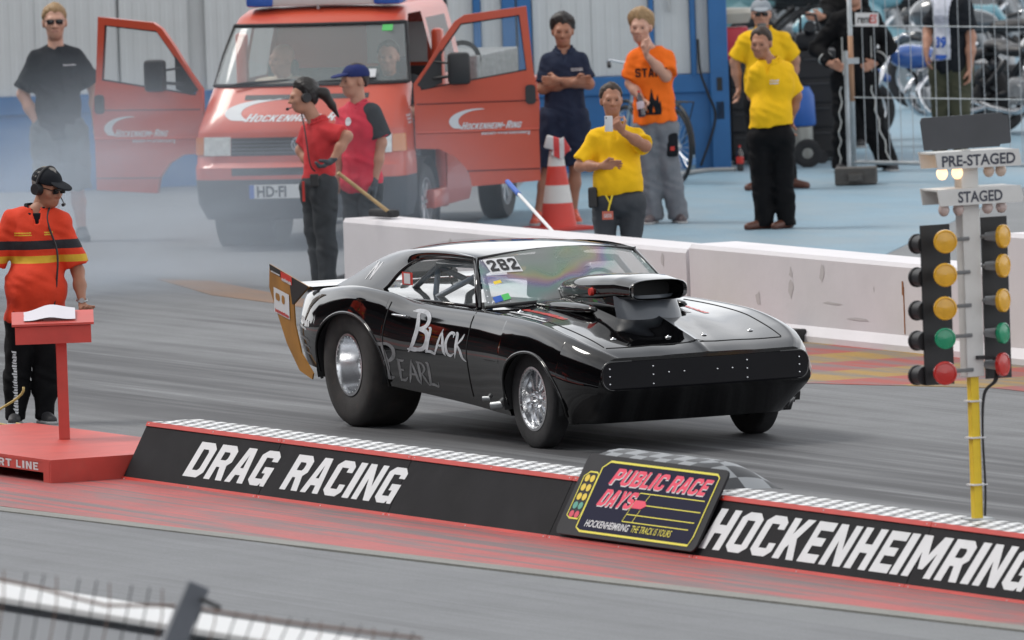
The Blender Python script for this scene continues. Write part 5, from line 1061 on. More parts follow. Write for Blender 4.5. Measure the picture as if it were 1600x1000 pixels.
def vring(z, w_, yf, rc):
    pts = [(-w_, YB), (-w_, 2.3), (-w_, 1.62), (-w_, 1.52), (-w_, max(.46, yf + rc + .02) if yf + rc + .02 < 1.4 else 1.5)]
    for k in range(6): a = R(180 + 90 * k / 5); pts.append((-w_ + rc + rc * math.cos(a), yf + rc * .8 + rc * .8 * math.sin(a)))
    for k in range(1, 12): u = k / 12; x = (-w_ + rc) + (2 * (w_ - rc)) * u; pts.append((x, yf - .05 * (1 - (x / (w_ - rc)) ** 2)))
    for k in range(6): a = R(270 + 90 * k / 5); pts.append((w_ - rc + rc * math.cos(a), yf + rc * .8 + rc * .8 * math.sin(a)))
    pts += [(w_, max(.46, yf + rc + .02) if yf + rc + .02 < 1.4 else 1.5), (w_, 1.52), (w_, 1.62), (w_, 2.3), (w_, YB)]
    return [(x, y, z) for x, y in pts]
rings = [vring(*l_) for l_ in LV]; NC = len(rings[0]); body = MB(); wsc = MB(); sdw = MB(); sdw2 = MB(); blk = MB(); grl = MB()
def quad(mb_, a, b, c, d): mb_.add([a, b, c, d], [(0, 1, 2, 3)])
for i in range(len(rings) - 1):
    z0, z1 = LV[i][0], LV[i + 1][0]
    for j in range(NC - 1):
        q = (rings[i][j], rings[i][j + 1], rings[i + 1][j + 1], rings[i + 1][j]); side_ = j in (3, NC - 5)
        if side_ and z1 <= 1.91: continue                      # open door gap
        if j in (1, NC - 3) and 1.36 <= z0 and z1 <= 1.85: quad(sdw if j == 1 else sdw2, *q); continue
        if 5 <= j <= NC - 7 and 1.36 <= z0 and z1 <= 1.85: quad(wsc, *q); continue
        quad(blk if z1 <= .61 and 3 <= j <= NC - 5 else body, *q)
body.add(rings[-1], [tuple(range(NC))]); body.add([rings[i][0] for i in range(len(rings))] + [rings[i][-1] for i in range(len(rings) - 1, -1, -1)], [tuple(range(2 * len(rings)))]) 
def weld(mb_, name, m, par, sm):
    me = mb_.mesh(); bm = bmesh.new(); bm.from_mesh(me); bmesh.ops.remove_doubles(bm, verts=bm.verts, dist=.001); bmesh.ops.recalc_face_normals(bm, faces=bm.faces[:]); bm.to_mesh(me); bm.free(); return link(name, me, m, par, sm)
cab = weld(body, 'cab', vred, van, 40); weld(wsc, 'windscreen', vglass, van, True); weld(sdw, 'side_window', vglass, van, 40); weld(sdw2, 'side_window', vglass, van, 40); weld(blk, 'bumper', vb, van, 40)
cbv = bvh_of(cab)
# rear wall glass hole look: opaque pane coloured pale to imitate light through the cab back, seats, sills
g = MB(); g.box((0, 1.35, .42), (1.6, 2.1, .10)); g.box((0, .50, 1.18), (1.45, .3, .22), None, .05); g.box((0, 2.40, .95), (1.5, .06, .9)); g.build('interior_floor', M['dark_grey'], van)
for x in (-.48, .48, -.05):
    g = MB(); g.box((x, 1.42, .95), (.46 if abs(x) > .1 else .36, .14, .62), Matrix.Rotation(-.15, 3, 'X'), .05); g.box((x, 1.15, .66), (.46 if abs(x) > .1 else .36, .5, .14), None, .04); g.box((x, 1.50, 1.42 if abs(x) > .1 else 1.34), (.27, .10, .2), None, .04); g.build('seat', cm('van_seat', (.06, .075, .09), .8), van, 40)
g = MB(); g.tube([(.48 + .19 * math.cos(t), .74 + .1 * math.sin(t), 1.22 + .16 * math.sin(t)) for t in np.linspace(0, 6.28, 20)[:-1]], .013, 6, closed=True); g.build('steering_wheel', M['black_plastic'], van, True)
g = MB(); g.box((.28, 2.465 - .012, 1.60), (.52, .03, .34), None, .0); g.build('rear_window', mat('bright_pane', (.55, .58, .58), .3), van)
g = MB()
pw = [r_[5] for r_ in rings[9:12]] ; pts = [rings[9][j] for j in range(5, NC - 5)] + [rings[10][NC - 6]] + [rings[11][j] for j in range(NC - 6, 4, -1)] + [rings[10][5]]; g.tube([tuple(np.array(p) + [0, -.006, 0]) for p in pts], .018, 6, closed=True); g.build('windscreen_seal', M['black_rubber'], van, True)
g = MB()
for sx, l_ in ((-.62, .55), (.05, .55)): g.tube([(sx, .345, 1.37), (sx + .12, .352, 1.385), (sx + l_, .39, 1.40)], .011, 5); 
g.build('wiper', M['black_rubber'], van, True)
g = MB(); V2, F2 = patch(1.05, .035); decal('air_vent', *subdiv([(-.50, -.02), (.56, -.02), (.56, .02), (-.50, .02)], [(0, 1, 2, 3)], 4), lambda a, b: (a, -.5, 1.265 + b), M['black_plastic'], van, cbv, (0, 1, 0), .004, 2)
# grille, lamps, plate
g = MB(); V2, F2 = subdiv([(-.565, -.075), (.565, -.075), (.565, .075), (-.565, .075)], [(0, 1, 2, 3)], 4); gr = decal('grille', V2, F2, lambda a, b: (a, -.5, .87 + b), M['black_plastic'], van, cbv, (0, 1, 0), .006, 2)
g = MB()
for z in (.82, .85, .88, .91): 
    pts = []
    for a in np.linspace(-.56, .56, 15):
        h = cbv.ray_cast(Vector((a, -.5, z)), Vector((0, 1, 0)), 2); pts.append(h[0] + Vector((0, -.012, 0)))
    g.tube(pts, .008, 4)
g.build('grille_slats', cm('slat_grey', (.10, .11, .12), .5), gr)
hl = mat('headlight_glass', (.62, .64, .62), .12, var=.2, vscale=25, coat=1); oc = mat('indicator_orange', (.55, .17, .03), .25, coat=.6)
for sx in (-1, 1):
    V2, F2 = subdiv([(-.12, -.075), (.12, -.075), (.12, .08), (-.12, .08)], [(0, 1, 2, 3)], 4); lpn = decal('headlight', V2, F2, lambda a, b: (sx * .685 + a, -.5, .875 + b), hl, van, cbv, (0, 1, 0), .018, 2)
    V2, F2 = subdiv([(-.045, -.07), (.04, -.07), (.04, .075), (-.045, .075)], [(0, 1, 2, 3)], 3); decal('indicator', V2, F2, lambda a, b: (sx * (.87) , .12 + a - .02, .875 + b) if False else (sx * 1.4, .10 + a, .875 + b), oc, van, cbv, (-sx, 0, 0), .014, 1)
    V2, F2 = subdiv([(-.02, -.07), (.02, -.07), (.02, .075), (-.02, .075)], [(0, 1, 2, 3)], 3); decal('indicator', V2, F2, lambda a, b: (sx * .835 + a * 1.3, -.5, .875 + b), oc, van, cbv, (0, 1, 0), .014, 2)
g = MB(); V2, F2 = subdiv([(-.55, -.02), (.55, -.02), (.55, .04), (-.55, .04)], [(0, 1, 2, 3)], 4); decal('air_intake', V2, F2, lambda a, b: (a, -.5, .655 + b), M['black_plastic'], van, cbv, (0, 1, 0), .006, 2)
bb_ = bvh_of([o for o in van.children if o.name.startswith('bumper')][0])
g = MB(); g.box((-.13, -.118, .50), (.52, .012, .115), None, .002); pl = g.build('number_plate', mat('plate_white', (.62, .63, .62), .4), van)
g = MB(); g.box((-.37, -.126, .50), (.04, .004, .113)); g.build('plate_band', M['decal_blue'], pl)
v2, f2 = font_mesh('HD\u00b7FI', .125, .004, 0, .85, 'LEFT'); decal('plate_lettering', v2, f2, lambda a, b: (-.33 + a, -.1265, .458 + b), M['decal_black'], pl)
# round emblem
def ringpoly(cx, cz, r0, r1, n_=28): return [[(cx + r0 * math.cos(a), cz + r0 * math.sin(a)) for a in np.linspace(0, 6.2832, n_ + 1)[:-1]], [(cx + r1 * math.cos(a), cz + r1 * math.sin(a)) for a in np.linspace(0, 6.2832, n_ + 1)[:-1]]]
emb = [ringpoly(0, 0, .062, .052)]
def bar(a, b, w_=.009): a = np.array(a); b = np.array(b); d = (b - a) / np.linalg.norm(b - a); nn = np.array([-d[1], d[0]]) * w_ / 2; return [[tuple(a + nn), tuple(a - nn), tuple(b - nn), tuple(b + nn)]]
for sg in (-1, 1): emb += [bar((sg * .022, .046), (sg * .0, .004)), bar((sg * .043, .028), (sg * .020, -.044)), bar((sg * .020, -.044), (0, -.004))]
v2, f2 = merge(emb); decal('emblem', v2, f2, lambda a, b: (a + .03, -.072, .885 + b), M['alloy'], van)
# swoosh and lettering
def swoosh(L_, H_): 
    o = []; i_ = []
    for t in np.linspace(0, 1, 22): a = R(212 - 128 * t); o.append((L_ * (.5 + .5 * math.cos(a)) * 1.0, H_ * (.5 + .5 * math.sin(a)))); i_.append((L_ * (.54 + .46 * math.cos(a)) + .10 * L_ * (1 - t), H_ * (.44 + .46 * math.sin(a)) + H_ * .06 * t))
    return tess([o + i_[::-1]])
swm = mat('swoosh_white', (.60, .62, .64), .5)
def logo(fn, par, bv_, d, s_, second=True):
    v2, f2 = swoosh(.62, .26); v2, f2 = subdiv(v2, f2, 1); decal('swoosh', v2, f2, lambda a, b: fn(s_ * (a - .02), s_ * (b - .10)), swm, par, bv_, d, .004, 2)
    lets, tw = block_text('HOCKENHEIM', .075, .62, .10, .2, .82); l2, tw2 = block_text('RING', .075, .62, .10, .2, .82); w1 = tw; v2, f2 = merge(lets + [[[(a + tw + .05, b) for a, b in lp_] for lp_ in l] for l in l2] + [[[(tw + .012, .025), (tw + .038, .025), (tw + .038, .04), (tw + .012, .04)]]]); tot = tw + .05 + tw2
    v2, f2 = subdiv(v2, f2, 1); decal('lettering', v2, f2, lambda a, b: fn(s_ * (.10 + a / tot * .60 + b * .2), s_ * (-.055 + b)), swm, par, bv_, d, .004, 2)
    if second: v2, f2 = font_mesh('Baden-W\u00fcrttemberg', .062, .001, .15, .95); v2, f2 = subdiv(v2, f2, 0); decal('lettering', v2, f2, lambda a, b: fn(s_ * (.30 + a), s_ * (-.115 + b)), swm, par, bv_, d, .004, 2)
logo(lambda a, b: (-.62 + a * 1.55, -.5, 1.12 + b * .85), van, cbv, (0, 1, 0), 1.0, False)
# roof light bar, aerial
g = MB(); g.box((.02, 1.10, 2.06), (1.16, .26, .14), None, .02); lb = g.build('light_bar', mat('bar_white', (.60, .60, .58), .4), van, 40)
for sx in (-1, 1): g = MB(); g.box((.02 + sx * .55, 1.10, 2.065), (.24, .30, .16), None, .03); g.build('blue_light', mat('blue_lens', (.02, .10, .45), .15, coat=1), lb, 40)
g = MB(); g.cyl((-.02, .95, 1.965), (-.02, .94, 2.0), .014, .01, 10); g.build('roof_fitting', M['steel'], van)
# wheels
def van_wheel(x, y):
    o = bpy.data.objects.new('wheel', None); COL.objects.link(o); o.parent = van; o.location = (x, y, .325); ax = (1 if x > 0 else -1, 0, 0)
    t_ = MB(); t_.lathe([(.20, -.08), (.24, -.10), (.30, -.10), (.322, -.07), (.325, 0), (.322, .07), (.30, .10), (.24, .10), (.20, .085)], (0, 0, 0), ax, 40); t_.build('tyre', M['black_rubber'], o, 50)
    t_ = MB(); t_.lathe([(.205, .088), (.195, .09), (.185, .05), (.09, .03), (.05, .06), (0, .065)], (0, 0, 0), ax, 32); t_.build('rim', cm('van_rim', (.30, .32, .34), .5, metal=.4), o, 40)
    t_ = MB()
    for k in range(7): a = 6.2832 * k / 7; t_.box((ax[0] * .062, .12 * math.cos(a), .12 * math.sin(a)), (.02, .15, .032), Matrix.Rotation(a, 3, 'X'), .004)
    t_.build('spokes', M['alloy'], o)
for x in (-.77, .77): van_wheel(x, .95); van_wheel(x, 3.85)
g = MB()
for sx in (-1, 1): g.lathe([(.37, 0), (.37, .5), (.05, .5)], (sx * .885, .95, .34), (-sx, 0, 0), 28, 0, 360)
g.build('wheel_housing', M['black_plastic'], van, 40)
for sx in (-1, 1):
    g = MB(); g.box((sx * .86, 1.30, .34), (.09, .5, .16), None, .02); g.box((sx * .85, 1.56, 1.0), (.10, .10, 1.5), None, .03); g.build('door_frame', vred, van, 40)
# load bed
g = MB(); g.box((0, 3.75, .75), (1.75, 2.5, .08)); g.box((0, 3.0, .50), (.9, 3.9, .14)); g.build('bed_floor', M['dark_grey'], van)
for x in (-.88, .88): g = MB(); g.box((x, 3.75, .97), (.04, 2.45, .40), None, .01); g.build('bed_side', vred, van)
cp = mat('chequer_plate', (.26, .27, .27), .4, metal=.5, var=.3, vscale=20, bump=.8, bscale=30); g = MB(); g.box((.30, 3.6, 1.30), (1.15, 1.5, .30), None, .01); g.build('tool_box', cp, van)
g = MB(); g.tube([(.55, 2.72, 1.02 + .0), (.55, 2.72, 1.55)], .09, 14); g.tube([(.55, 2.72, 1.55), (.55, 2.72, 1.62)], .04, 8); g.build('extinguisher', mat('extinguisher_red', (.55, .03, .02), .35), van, 50)
g = MB(); g.lathe([(.12, -.03), (.16, -.03), (.16, .03), (.12, .03)], (.72, 2.95, 1.42), (.3, -1, 0), 24); g.build('hose_reel', M['black_rubber'], van, 40)
# doors
DO = [(.00, .80), (.00, 1.34), (.10, 1.47), (.24, 1.69), (.36, 1.85), (.44, 1.90), (.96, 1.955), (1.0, 1.42), (1.045, 1.15), (1.03, .90), (1.03, .50), (.46, .47), (.43, .60), (.33, .72), (.20, .79)]
DW = [(.05, 1.33), (.14, 1.45), (.28, 1.66), (.41, 1.83), (.90, 1.885), (.945, 1.42), (.06, 1.285)]
def van_door(sx):
    o = bpy.data.objects.new('door', None); COL.objects.link(o); o.parent = van; o.location = (sx * .90, .46, 0); o.rotation_euler = (0, 0, R(15) if sx > 0 else R(180 - 13))   # local x runs from hinge to free edge
    oy = -1 if sx > 0 else 1                          # outer skin side
    fn = lambda a, b, t: (a, t * oy, b + 0)
    def skin(u, z): return .018 * math.sin(min(1, max(0, (z - .45) / .9)) * math.pi)
    g = MB(); g.prism(DO, fn, .0, .045, holes=[DW]); dpn = g.build('door_skin', vred, o, 30)
    g = MB(); g.tube([fn(a, b, .025) for a, b in DW], .014, 6, closed=True); g.build('window_seal', M['black_rubber'], o, True)
    g = MB(); g.prism(DW, fn, .012, .016); g.build('window_pane', mat('door_pane', (.5, .55, .55), .05, alpha=.10, spec=.6) if 'door_pane' not in M else M['door_pane'], o)
    g = MB(); g.prism([(.05, .90 + .02), (.98, .90 + .02), (.98, 1.22), (.06, 1.20)], fn, -.03, -.001); g.build('inner_panel', M['dark_grey'], o)
    for z in (1.17, .93, .60): g = MB(); g.tube([fn(.02 if z > .9 else .42, z, .048), fn(1.03, z + .0, .048)], .0055 if z != .93 else .012, 5); g.build('crease', vred if z == .93 else cm('seam_dark', (.14, .02, .015), .7), o)
    g = MB(); g.prism(rrect(.085, .16, .03, 4, .97, 1.22), fn, .044, .065); g.build('handle', M['black_plastic'], o)
    g = MB(); g.prism([(.03, 1.33), (.24, 1.62), (.24, 1.34), (.10, 1.29)], fn, .045, .055); g.tube([fn(.16, 1.38, .05), fn(.33, 1.40, .12)], .014, 6); g.tube([fn(.18, 1.52, .05), fn(.33, 1.50, .12)], .010, 6); g.build('mirror_arm', M['black_plastic'], o, 40)
    g = MB(); c = fn(.38 , 1.46, .15); g.box(c, (.19, .10, .27), None, .035); g.build('mirror', M['black_plastic'], o, 40)
    b_ = bvh_of(dpn)
    flip = (lambda a: .30 + a) if sx > 0 else (lambda a: .92 - a)
    logo(lambda a, b: (flip(a * .82), oy * .5, .99 + b * .8), o, b_, (0, -oy, 0), 1.0)
    if sx > 0: v2, f2 = squiggle(.10, .09, 3, 3); decal('small_badge', v2, f2, lambda a, b: (-.12 + a, oy * .3, 1.12 + b), swm, van, cbv, (-1, 0, 0), .004, .5) if False else None
    return o
van_door(1); van_door(-1)
v2, f2 = squiggle(.09, .09, 3, 3); decal('small_badge', v2, f2, lambda a, b: (1.5, .26 + a * 1.3, 1.02 + b), swm, van, cbv, (-1, 0, 0), .004, 1.5)
g = MB(); g.box((.48, .42, 1.43), (.22, .01, .10), Matrix.Rotation(-.6, 3, 'X')); g.build('paper_note', M['decal_white'], van)
g = MB(); g.box((.62, .76, 1.80), (.09, .004, .06), Matrix.Rotation(-.6, 3, 'X')); g.build('sticker', M['decal_green'], van)
# ------------------------------------------------------------------ cone, poles, bins, bottles
cw_ = mat('cone_colours', (.60, .045, .03), .5, var=.08, dirt=.12, dirtcol=(.4, .2, .18), bands=[(2, .235, .385, (.62, .60, .58)), (2, .545, .675, (.62, .60, .58))])
cpn = on(873, 360); cone = empty('traffic_cone', tuple(cpn), VIEW, 'tall red and white traffic cone topped with barrier tape beside the navy shirt man', 'cone')
g = MB(); g.lathe([(.165, .03), (.155, .04), (.045, .74), (.0, .742)], (0, 0, 0), (0, 0, 1), 32); g.build('cone_body', cw_, cone, 40)
g = MB(); g.box((0, 0, .018), (.46, .46, .036), Matrix.Rotation(.5, 3, 'Z'), .01); g.build('cone_base', cm('cone_red', (.52, .04, .03), .6), cone, 40)
tpm = mat('barrier_tape', (.62, .60, .60), .5, bands=[(0, -.02, .03, (.60, .04, .04)), (0, .07, .12, (.60, .04, .04))]); g = MB()
g.box((-.03, -.03, .74), (.12, .10, .11), Matrix.Rotation(.3, 3, 'Y'), .012); g.box((.055, -.05, .71), (.10, .03, .13), Matrix.Rotation(-.5, 3, 'Y'), .008); g.box((.02, -.07, .65), (.11, .012, .07), Matrix.Rotation(.5, 3, 'Y')); g.build('tape_roll', tpm, cone, 40)
wt = lambda px, y, z: np.array([on(px, 350, 1, y)[0], y, z])
a0 = on(862, 360, 1, 5.52); a1 = on(793, 284, 1, 5.95); sq = empty('broom_pole', (0, 0, 0), 0, 'thin white pole with blue grip leaning on the white wall near the cone', 'pole')
g = MB(); g.cyl(tuple(a0 - (a1 - a0) * .6), tuple(a0 + (a1 - a0) * .78), .013); g.build('shaft', M['white_paint'], sq); g = MB(); g.cyl(tuple(a0 + (a1 - a0) * .74), tuple(a1), .02); g.build('grip', M['decal_blue'], sq, 40)
# broom lying over the end of the wall, held by the woman
b0 = on(528, 270, 1, 4.75); b1 = on(610, 333, 1, 5.20); br = empty('broom', (0, 0, 0), 0, 'wooden handled broom held by the woman, its head on the wall end', 'broom')
g = MB(); g.cyl(tuple(b0), tuple(b1), .015); g.build('handle', mat('wood', (.42, .29, .14), .6, var=.2, stretch=(1, 1, 8)), br, 40)
g = MB(); c = on(600, 335, 1, 5.2); g.box(tuple(c + [0, 0, .01]), (.34, .10, .06), Matrix.Rotation(.1, 3, 'Z'), .02); g.build('head', M['black_rubber'], br)
def bottle(px, py, s_, m_, lm, cap_, label, par=None, loc=None):
    p = on(px, py) if loc is None else loc; o = empty('bottle', tuple(p), 0, label, 'bottle')
    g = MB(); g.lathe([(0, 0), (.042 * s_, .004), (.045 * s_, .03 * s_), (.042 * s_, .10 * s_), (.045 * s_, .19 * s_), (.035 * s_, .24 * s_), (.014 * s_, .29 * s_), (.014 * s_, .31 * s_)], (0, 0, 0), (0, 0, 1), 20); g.build('bottle_body', m_, o, True)
    g = MB(); g.lathe([(.0455 * s_, .10 * s_), (.0465 * s_, .11 * s_), (.0465 * s_, .18 * s_), (.0455 * s_, .19 * s_)], (0, 0, 0), (0, 0, 1), 20); g.build('bottle_label', lm, o, True)
    g = MB(); g.lathe([(.016 * s_, .305 * s_), (.016 * s_, .33 * s_), (0, .331 * s_)], (0, 0, 0), (0, 0, 1), 12); g.build('bottle_cap', cap_, o); return o
bottle(1157, 268, .72, mat('cola', (.02, .008, .006), .1, coat=1), M['decal_red'], M['decal_red'], 'cola bottle with red label on the ground by the container corner')
bottle(1082, 270, .72, mat('water_bottle', (.30, .42, .50), .1, alpha=.6), cm('label_blue', (.1, .25, .5), .5), M['decal_blue'], 'water bottle with blue label standing by the bicycle wheel')
bl_ = mat('bin_blue', (.02, .11, .42), .5, var=.1); st_ = mat('drum_steel', (.35, .34, .31), .35, metal=.6, var=.2)
p = on(1243, 256); bn = empty('vacuum_cleaner', tuple(p), VIEW, 'blue topped steel drum cleaner behind the yellow shirt man', 'cleaner')
g = MB(); g.lathe([(.0, .03), (.16, .03), (.17, .06), (.17, .34), (.16, .35), (0, .35)], (0, 0, 0), (0, 0, 1), 28); g.build('drum', st_, bn, 40); g = MB(); g.lathe([(.19, .35), (.20, .37), (.19, .62), (.15, .70), (.0, .71)], (0, 0, 0), (0, 0, 1), 28); g.build('motor_head', bl_, bn, 40)
for dx in (-.14, .14): g = MB(); g.cyl((dx + .1, -.14, .06), (dx + .1, -.17, .06), .06, .06, 14); g.build('castor', M['black_rubber'], bn, 40)
bk = mat('cabinet_black', (.014, .015, .018), .6, var=.2)
def cabinet(px0, px1, pyb, h_, dp, label, back=.0, wheel=False):
    a = on(px0, pyb + .0); b = on(px1, pyb - (px1 - px0) * .035); s_ = ppm(a); W_ = (px1 - px0) / s_; o = empty('tool_cabinet', tuple((a + b) / 2 + np.array([-.425 * 0, 0, 0])), VIEW, label, 'cabinet', 'black cabinets behind the men')
    g = MB(); g.box((0, dp / 2 + back, h_ / 2 + .03), (W_, dp, h_), None, .015); g.build('carcass', bk, o, 40)
    n_ = 4
    for i in range(n_): g = MB(); g.box((0, back - .006, .08 + (h_ - .08) * (i + .5) / n_), (W_ - .04, .014, (h_ - .08) / n_ - .02), None, .004); dr = g.build('drawer', M['black_plastic'], o); g = MB(); g.box((0, back - .02, .08 + (h_ - .08) * (i + .8) / n_), (W_ * .6, .02, .015)); g.build('handle', M['dark_grey'], dr)
    g = MB()
    for dx in (-.4, .4): g.cyl((dx * W_, back, .04), (dx * W_ + .03, back, .04), .04, .04, 12)
    g.build('castors', M['black_rubber'], o); return o
cabinet(1143, 1182, 258, .92, .5, 'black drawer cabinet between the container corner and the yellow shirt men'); cabinet(1249, 1312, 253, .98, .5, 'wide black drawer cabinet behind the racing suit man')
g = MB(); p = on(1263, 262); g.lathe([(.05, -.03), (.10, -.04), (.13, -.03), (.13, .03), (.10, .04), (.05, .03)], tuple(p + [0, 0, .13]), (.9, -.42, 0), 24); tag(g.build('spare_wheel', M['black_rubber'], None, 40), 'small black wheel leaning at the foot of the black cabinet', 'wheel')
p = on(1150, 258); g = MB(); g.box(tuple(p + [-.2, .1, 1.10]), (.3, .3, .30), Matrix.Rotation(R(VIEW), 3, 'Z'), .02); tag(g.build('crate', mat('crate_red', (.50, .03, .05), .5), None, 40), 'red crate on the black cabinet beside the blue container corner', 'crate')
g = MB(); g.lathe([(0, 1.28), (.16, 1.29), (.20, 1.38), (.18, 1.42), (0, 1.43)], tuple(p + [-.2, .1, 0]), (0, 0, 1), 24); tag(g.build('bowl', cm('beige_plastic', (.45, .42, .36), .5), None, 40), 'beige round tub stacked on the red crate', 'tub')
p = on(1272, 253); g = MB(); g.box(tuple(p + [-.3, .15, 1.09]), (.28, .3, .16), Matrix.Rotation(R(VIEW), 3, 'Z'), .05); g.cyl(tuple(p + [-.2, .1, 1.20]), tuple(p + [.0, .0, 1.24]), .06, .05, 12); g.tube([tuple(p + [-.4, .1, 1.15]), tuple(p + [-.38, .1, 1.34]), tuple(p + [-.2, .16, 1.33]), tuple(p + [-.18, .2, 1.15])], .015, 6); tag(g.build('camera_bag', bk, None, 40), 'black camera bag lying on the wide black cabinet', 'bag')
# ------------------------------------------------------------------ mobile fence
fl = on(1336, 285); frr = on(1640, 291); fe = (frr - fl); fe[2] = 0; FL = np.linalg.norm(fe); fe /= FL; fen = empty('mobile_fence', (fl[0], fl[1], 0), math.degrees(math.atan2(fe[1], fe[0])), 'galvanised mesh fence panel with a small rental sign in front of the motorcycles', 'fence')
FT = 2.0; fs_ = ppm(fl)
g = MB(); g.cyl((0, 0, .03), (0, 0, FT), .021, n=10); g.build('upright', M['galvanised'], fen, True); g = MB(); g.cyl((0, 0, .18), (FL, 0, .18), .018, n=8); g.build('bottom_tube', M['galvanised'], fen, True)
g = MB(); g.cyl((0, -.0, .72), (0, .0, 1.30), .0225, n=10); g.build('rust_patch', cm('primer', (.40, .22, .13), .7), fen, True)
wm = MB(); wm.cyl((0, 0, .18), (0, 0, FT), .0042, n=5); wme = wm.mesh(); n_ = int(FL / .145)
for i in range(1, n_ + 1):
    o = bpy.data.objects.new('vertical_wire', wme); COL.objects.link(o); o.parent = fen; o.location = (i * .145, 0, 0)
wme.materials.append(M['galvanised'])
for z in (.755, 1.39): g = MB(); g.cyl((0, -.004, z), (FL, -.004, z), .005, n=5); g.build('horizontal_wire', M['galvanised'], fen)
g = MB(); g.box((.22, -.012, 1.445), (.28, .004, .12)); sg_ = g.build('sign', M['decal_white'], fen)
for tx, x, mm in (('rent', .10, 'decal_black'), ('ES', .245, 'decal_red')): v2, f2 = font_mesh(tx, .105, .0025, .2); decal('sign_lettering', v2, f2, lambda a, b: (x + a * .92, -.0145, 1.415 + b), M[mm], sg_)
fp2 = on(1328, 286); g = MB(); g.cyl(tuple(fp2 + [0, 0, .03]), tuple(fp2 + [0, 0, 1.17]), .021, n=10); g.box(tuple(fp2 + [.02, .05, 1.08]), (.05, .12, .05)); tag(g.build('fence_post', M['galvanised'], None, 40), 'short galvanised post clamped beside the mesh fence upright', 'post')
fp = on(1337, 291); g = MB(); g.box((0, .16, .085), (.37, .24, .15), None, .012); g.box((-.0, .02, .075), (.12, .06, .06)); fo = g.build('base_block', mat('foot_concrete', (.085, .08, .075), .85, var=.2, vscale=9, bump=.4)); fo.location = tuple(fp); fo.rotation_euler = (0, 0, R(VIEW - 4)); tag(fo, 'dark concrete foot block under the mesh fence posts', 'fence base')
# ------------------------------------------------------------------ foreground wall and catch fence
WY = -12.2; s0 = on(0, 920, 1, WY)
wp_ = mat('near_wall_paint', (.50, .525, .56), .6, var=.08, vscale=1.2); t, n, L = nodes(wp_); b_ = n['Principled BSDF']; src = b_.inputs['Base Color'].links[0].from_socket
tc = n.new('ShaderNodeTexCoord'); no = n.new('ShaderNodeTexVoronoi'); no.inputs['Scale'].default_value = 3.2; mpn = n.new('ShaderNodeMapping'); mpn.inputs['Scale'].default_value = (1.6, 1, .8); L(tc.outputs['Object'], mpn.inputs[0]); ns = n.new('ShaderNodeTexNoise'); ns.inputs['Scale'].default_value = 7; L(mpn.outputs[0], ns.inputs[0])
mxv = n.new('ShaderNodeMix'); mxv.data_type = 'RGBA'; mxv.inputs[0].default_value = .12; L(mpn.outputs[0], mxv.inputs[6]); L(ns.outputs[1], mxv.inputs[7]); L(mxv.outputs[2], no.inputs[0]); mr = n.new('ShaderNodeMapRange'); mr.inputs[1].default_value = .13; mr.inputs[2].default_value = .10; L(no.outputs[0], mr.inputs[0])
mx = n.new('ShaderNodeMix'); mx.data_type = 'RGBA'; L(mr.outputs[0], mx.inputs[0]); L(src, mx.inputs[6]); mx.inputs[7].default_value = (.13, .11, .08, 1); L(mx.outputs[2], b_.inputs['Base Color'])
a = on(0, 918, 1, WY + .3); b = on(620, 1000, 1, WY + .3); zt = (a[2] + b[2]) / 2
nw = empty('trackside_wall', (0, WY, 0), 0, 'blurred pale wall with flaking paint along the bottom left edge', 'wall')
g = MB(); g.box((15, .15, zt / 2 - .04), (60, .30, zt - .08)); g.build('wall_face', wp_, nw); g = MB(); g.box((15, .16, zt - .02), (60, .36, .04), None, .01); g.build('coping', mat('coping_white', (.60, .61, .62), .6), nw)
# catch fence nearer the camera
D = 54.0; F0 = CP + ray(0, 960) / 1.0 * D
def nearp(px, py, d=D): return CP + ray(px, py) * d
cf = empty('catch_fence', tuple(nearp(300, 1100)), VIEW, 'out of focus catch fence with leaning steel post, wires and cable in the foreground', 'fence'); base_ = Vector(cf.location)
iv = Matrix.Rotation(-R(VIEW), 3, 'Z'); lc_ = lambda P: tuple(iv @ (Vector(P) - base_))
g = MB(); a = Vector(lc_(nearp(256, 1040))); b = Vector(lc_(nearp(308, 916))); d = (b - a).normalized(); g.box(tuple((a + b) / 2 + Vector((0, .0, 0))), (.10, .09, (b - a).length + .02), d.to_track_quat('Z', 'Y').to_matrix()); g.build('post', mat('post_steel', (.13, .14, .16), .5, metal=.3, var=.15), cf)
g = MB(); g.tube([lc_(nearp(312, 935, 53.9)), lc_(nearp(345, 950, 53.9))], .012, 6); g.build('bracket', M['dark_grey'], cf)
cable = cm('rust_cable', (.20, .13, .10), .7)
g = MB(); g.tube([lc_(nearp(x, y, 54.1)) for x, y in ((-20, 902), (60, 918), (120, 935), (165, 946), (220, 946), (290, 947), (380, 962), (470, 975), (560, 986), (660, 998))], .007, 6); g.build('cable', cable, cf, True)
for i in range(24):
    x = 8 + i * 27.5; y0 = 872 + (x * .118 if x < 300 else x * .118) 
    g = MB(); g.tube([lc_(nearp(x + 6 - 8 * (i % 3 == 0), y0 + (18 if i < 11 else 40), 54.15)), lc_(nearp(x - 2, y0 + 60, 54.15)), lc_(nearp(x - 14, 1010, 54.15))], .0042, 4); g.build('wire', M['dark_grey'] if i % 3 else cable, cf)
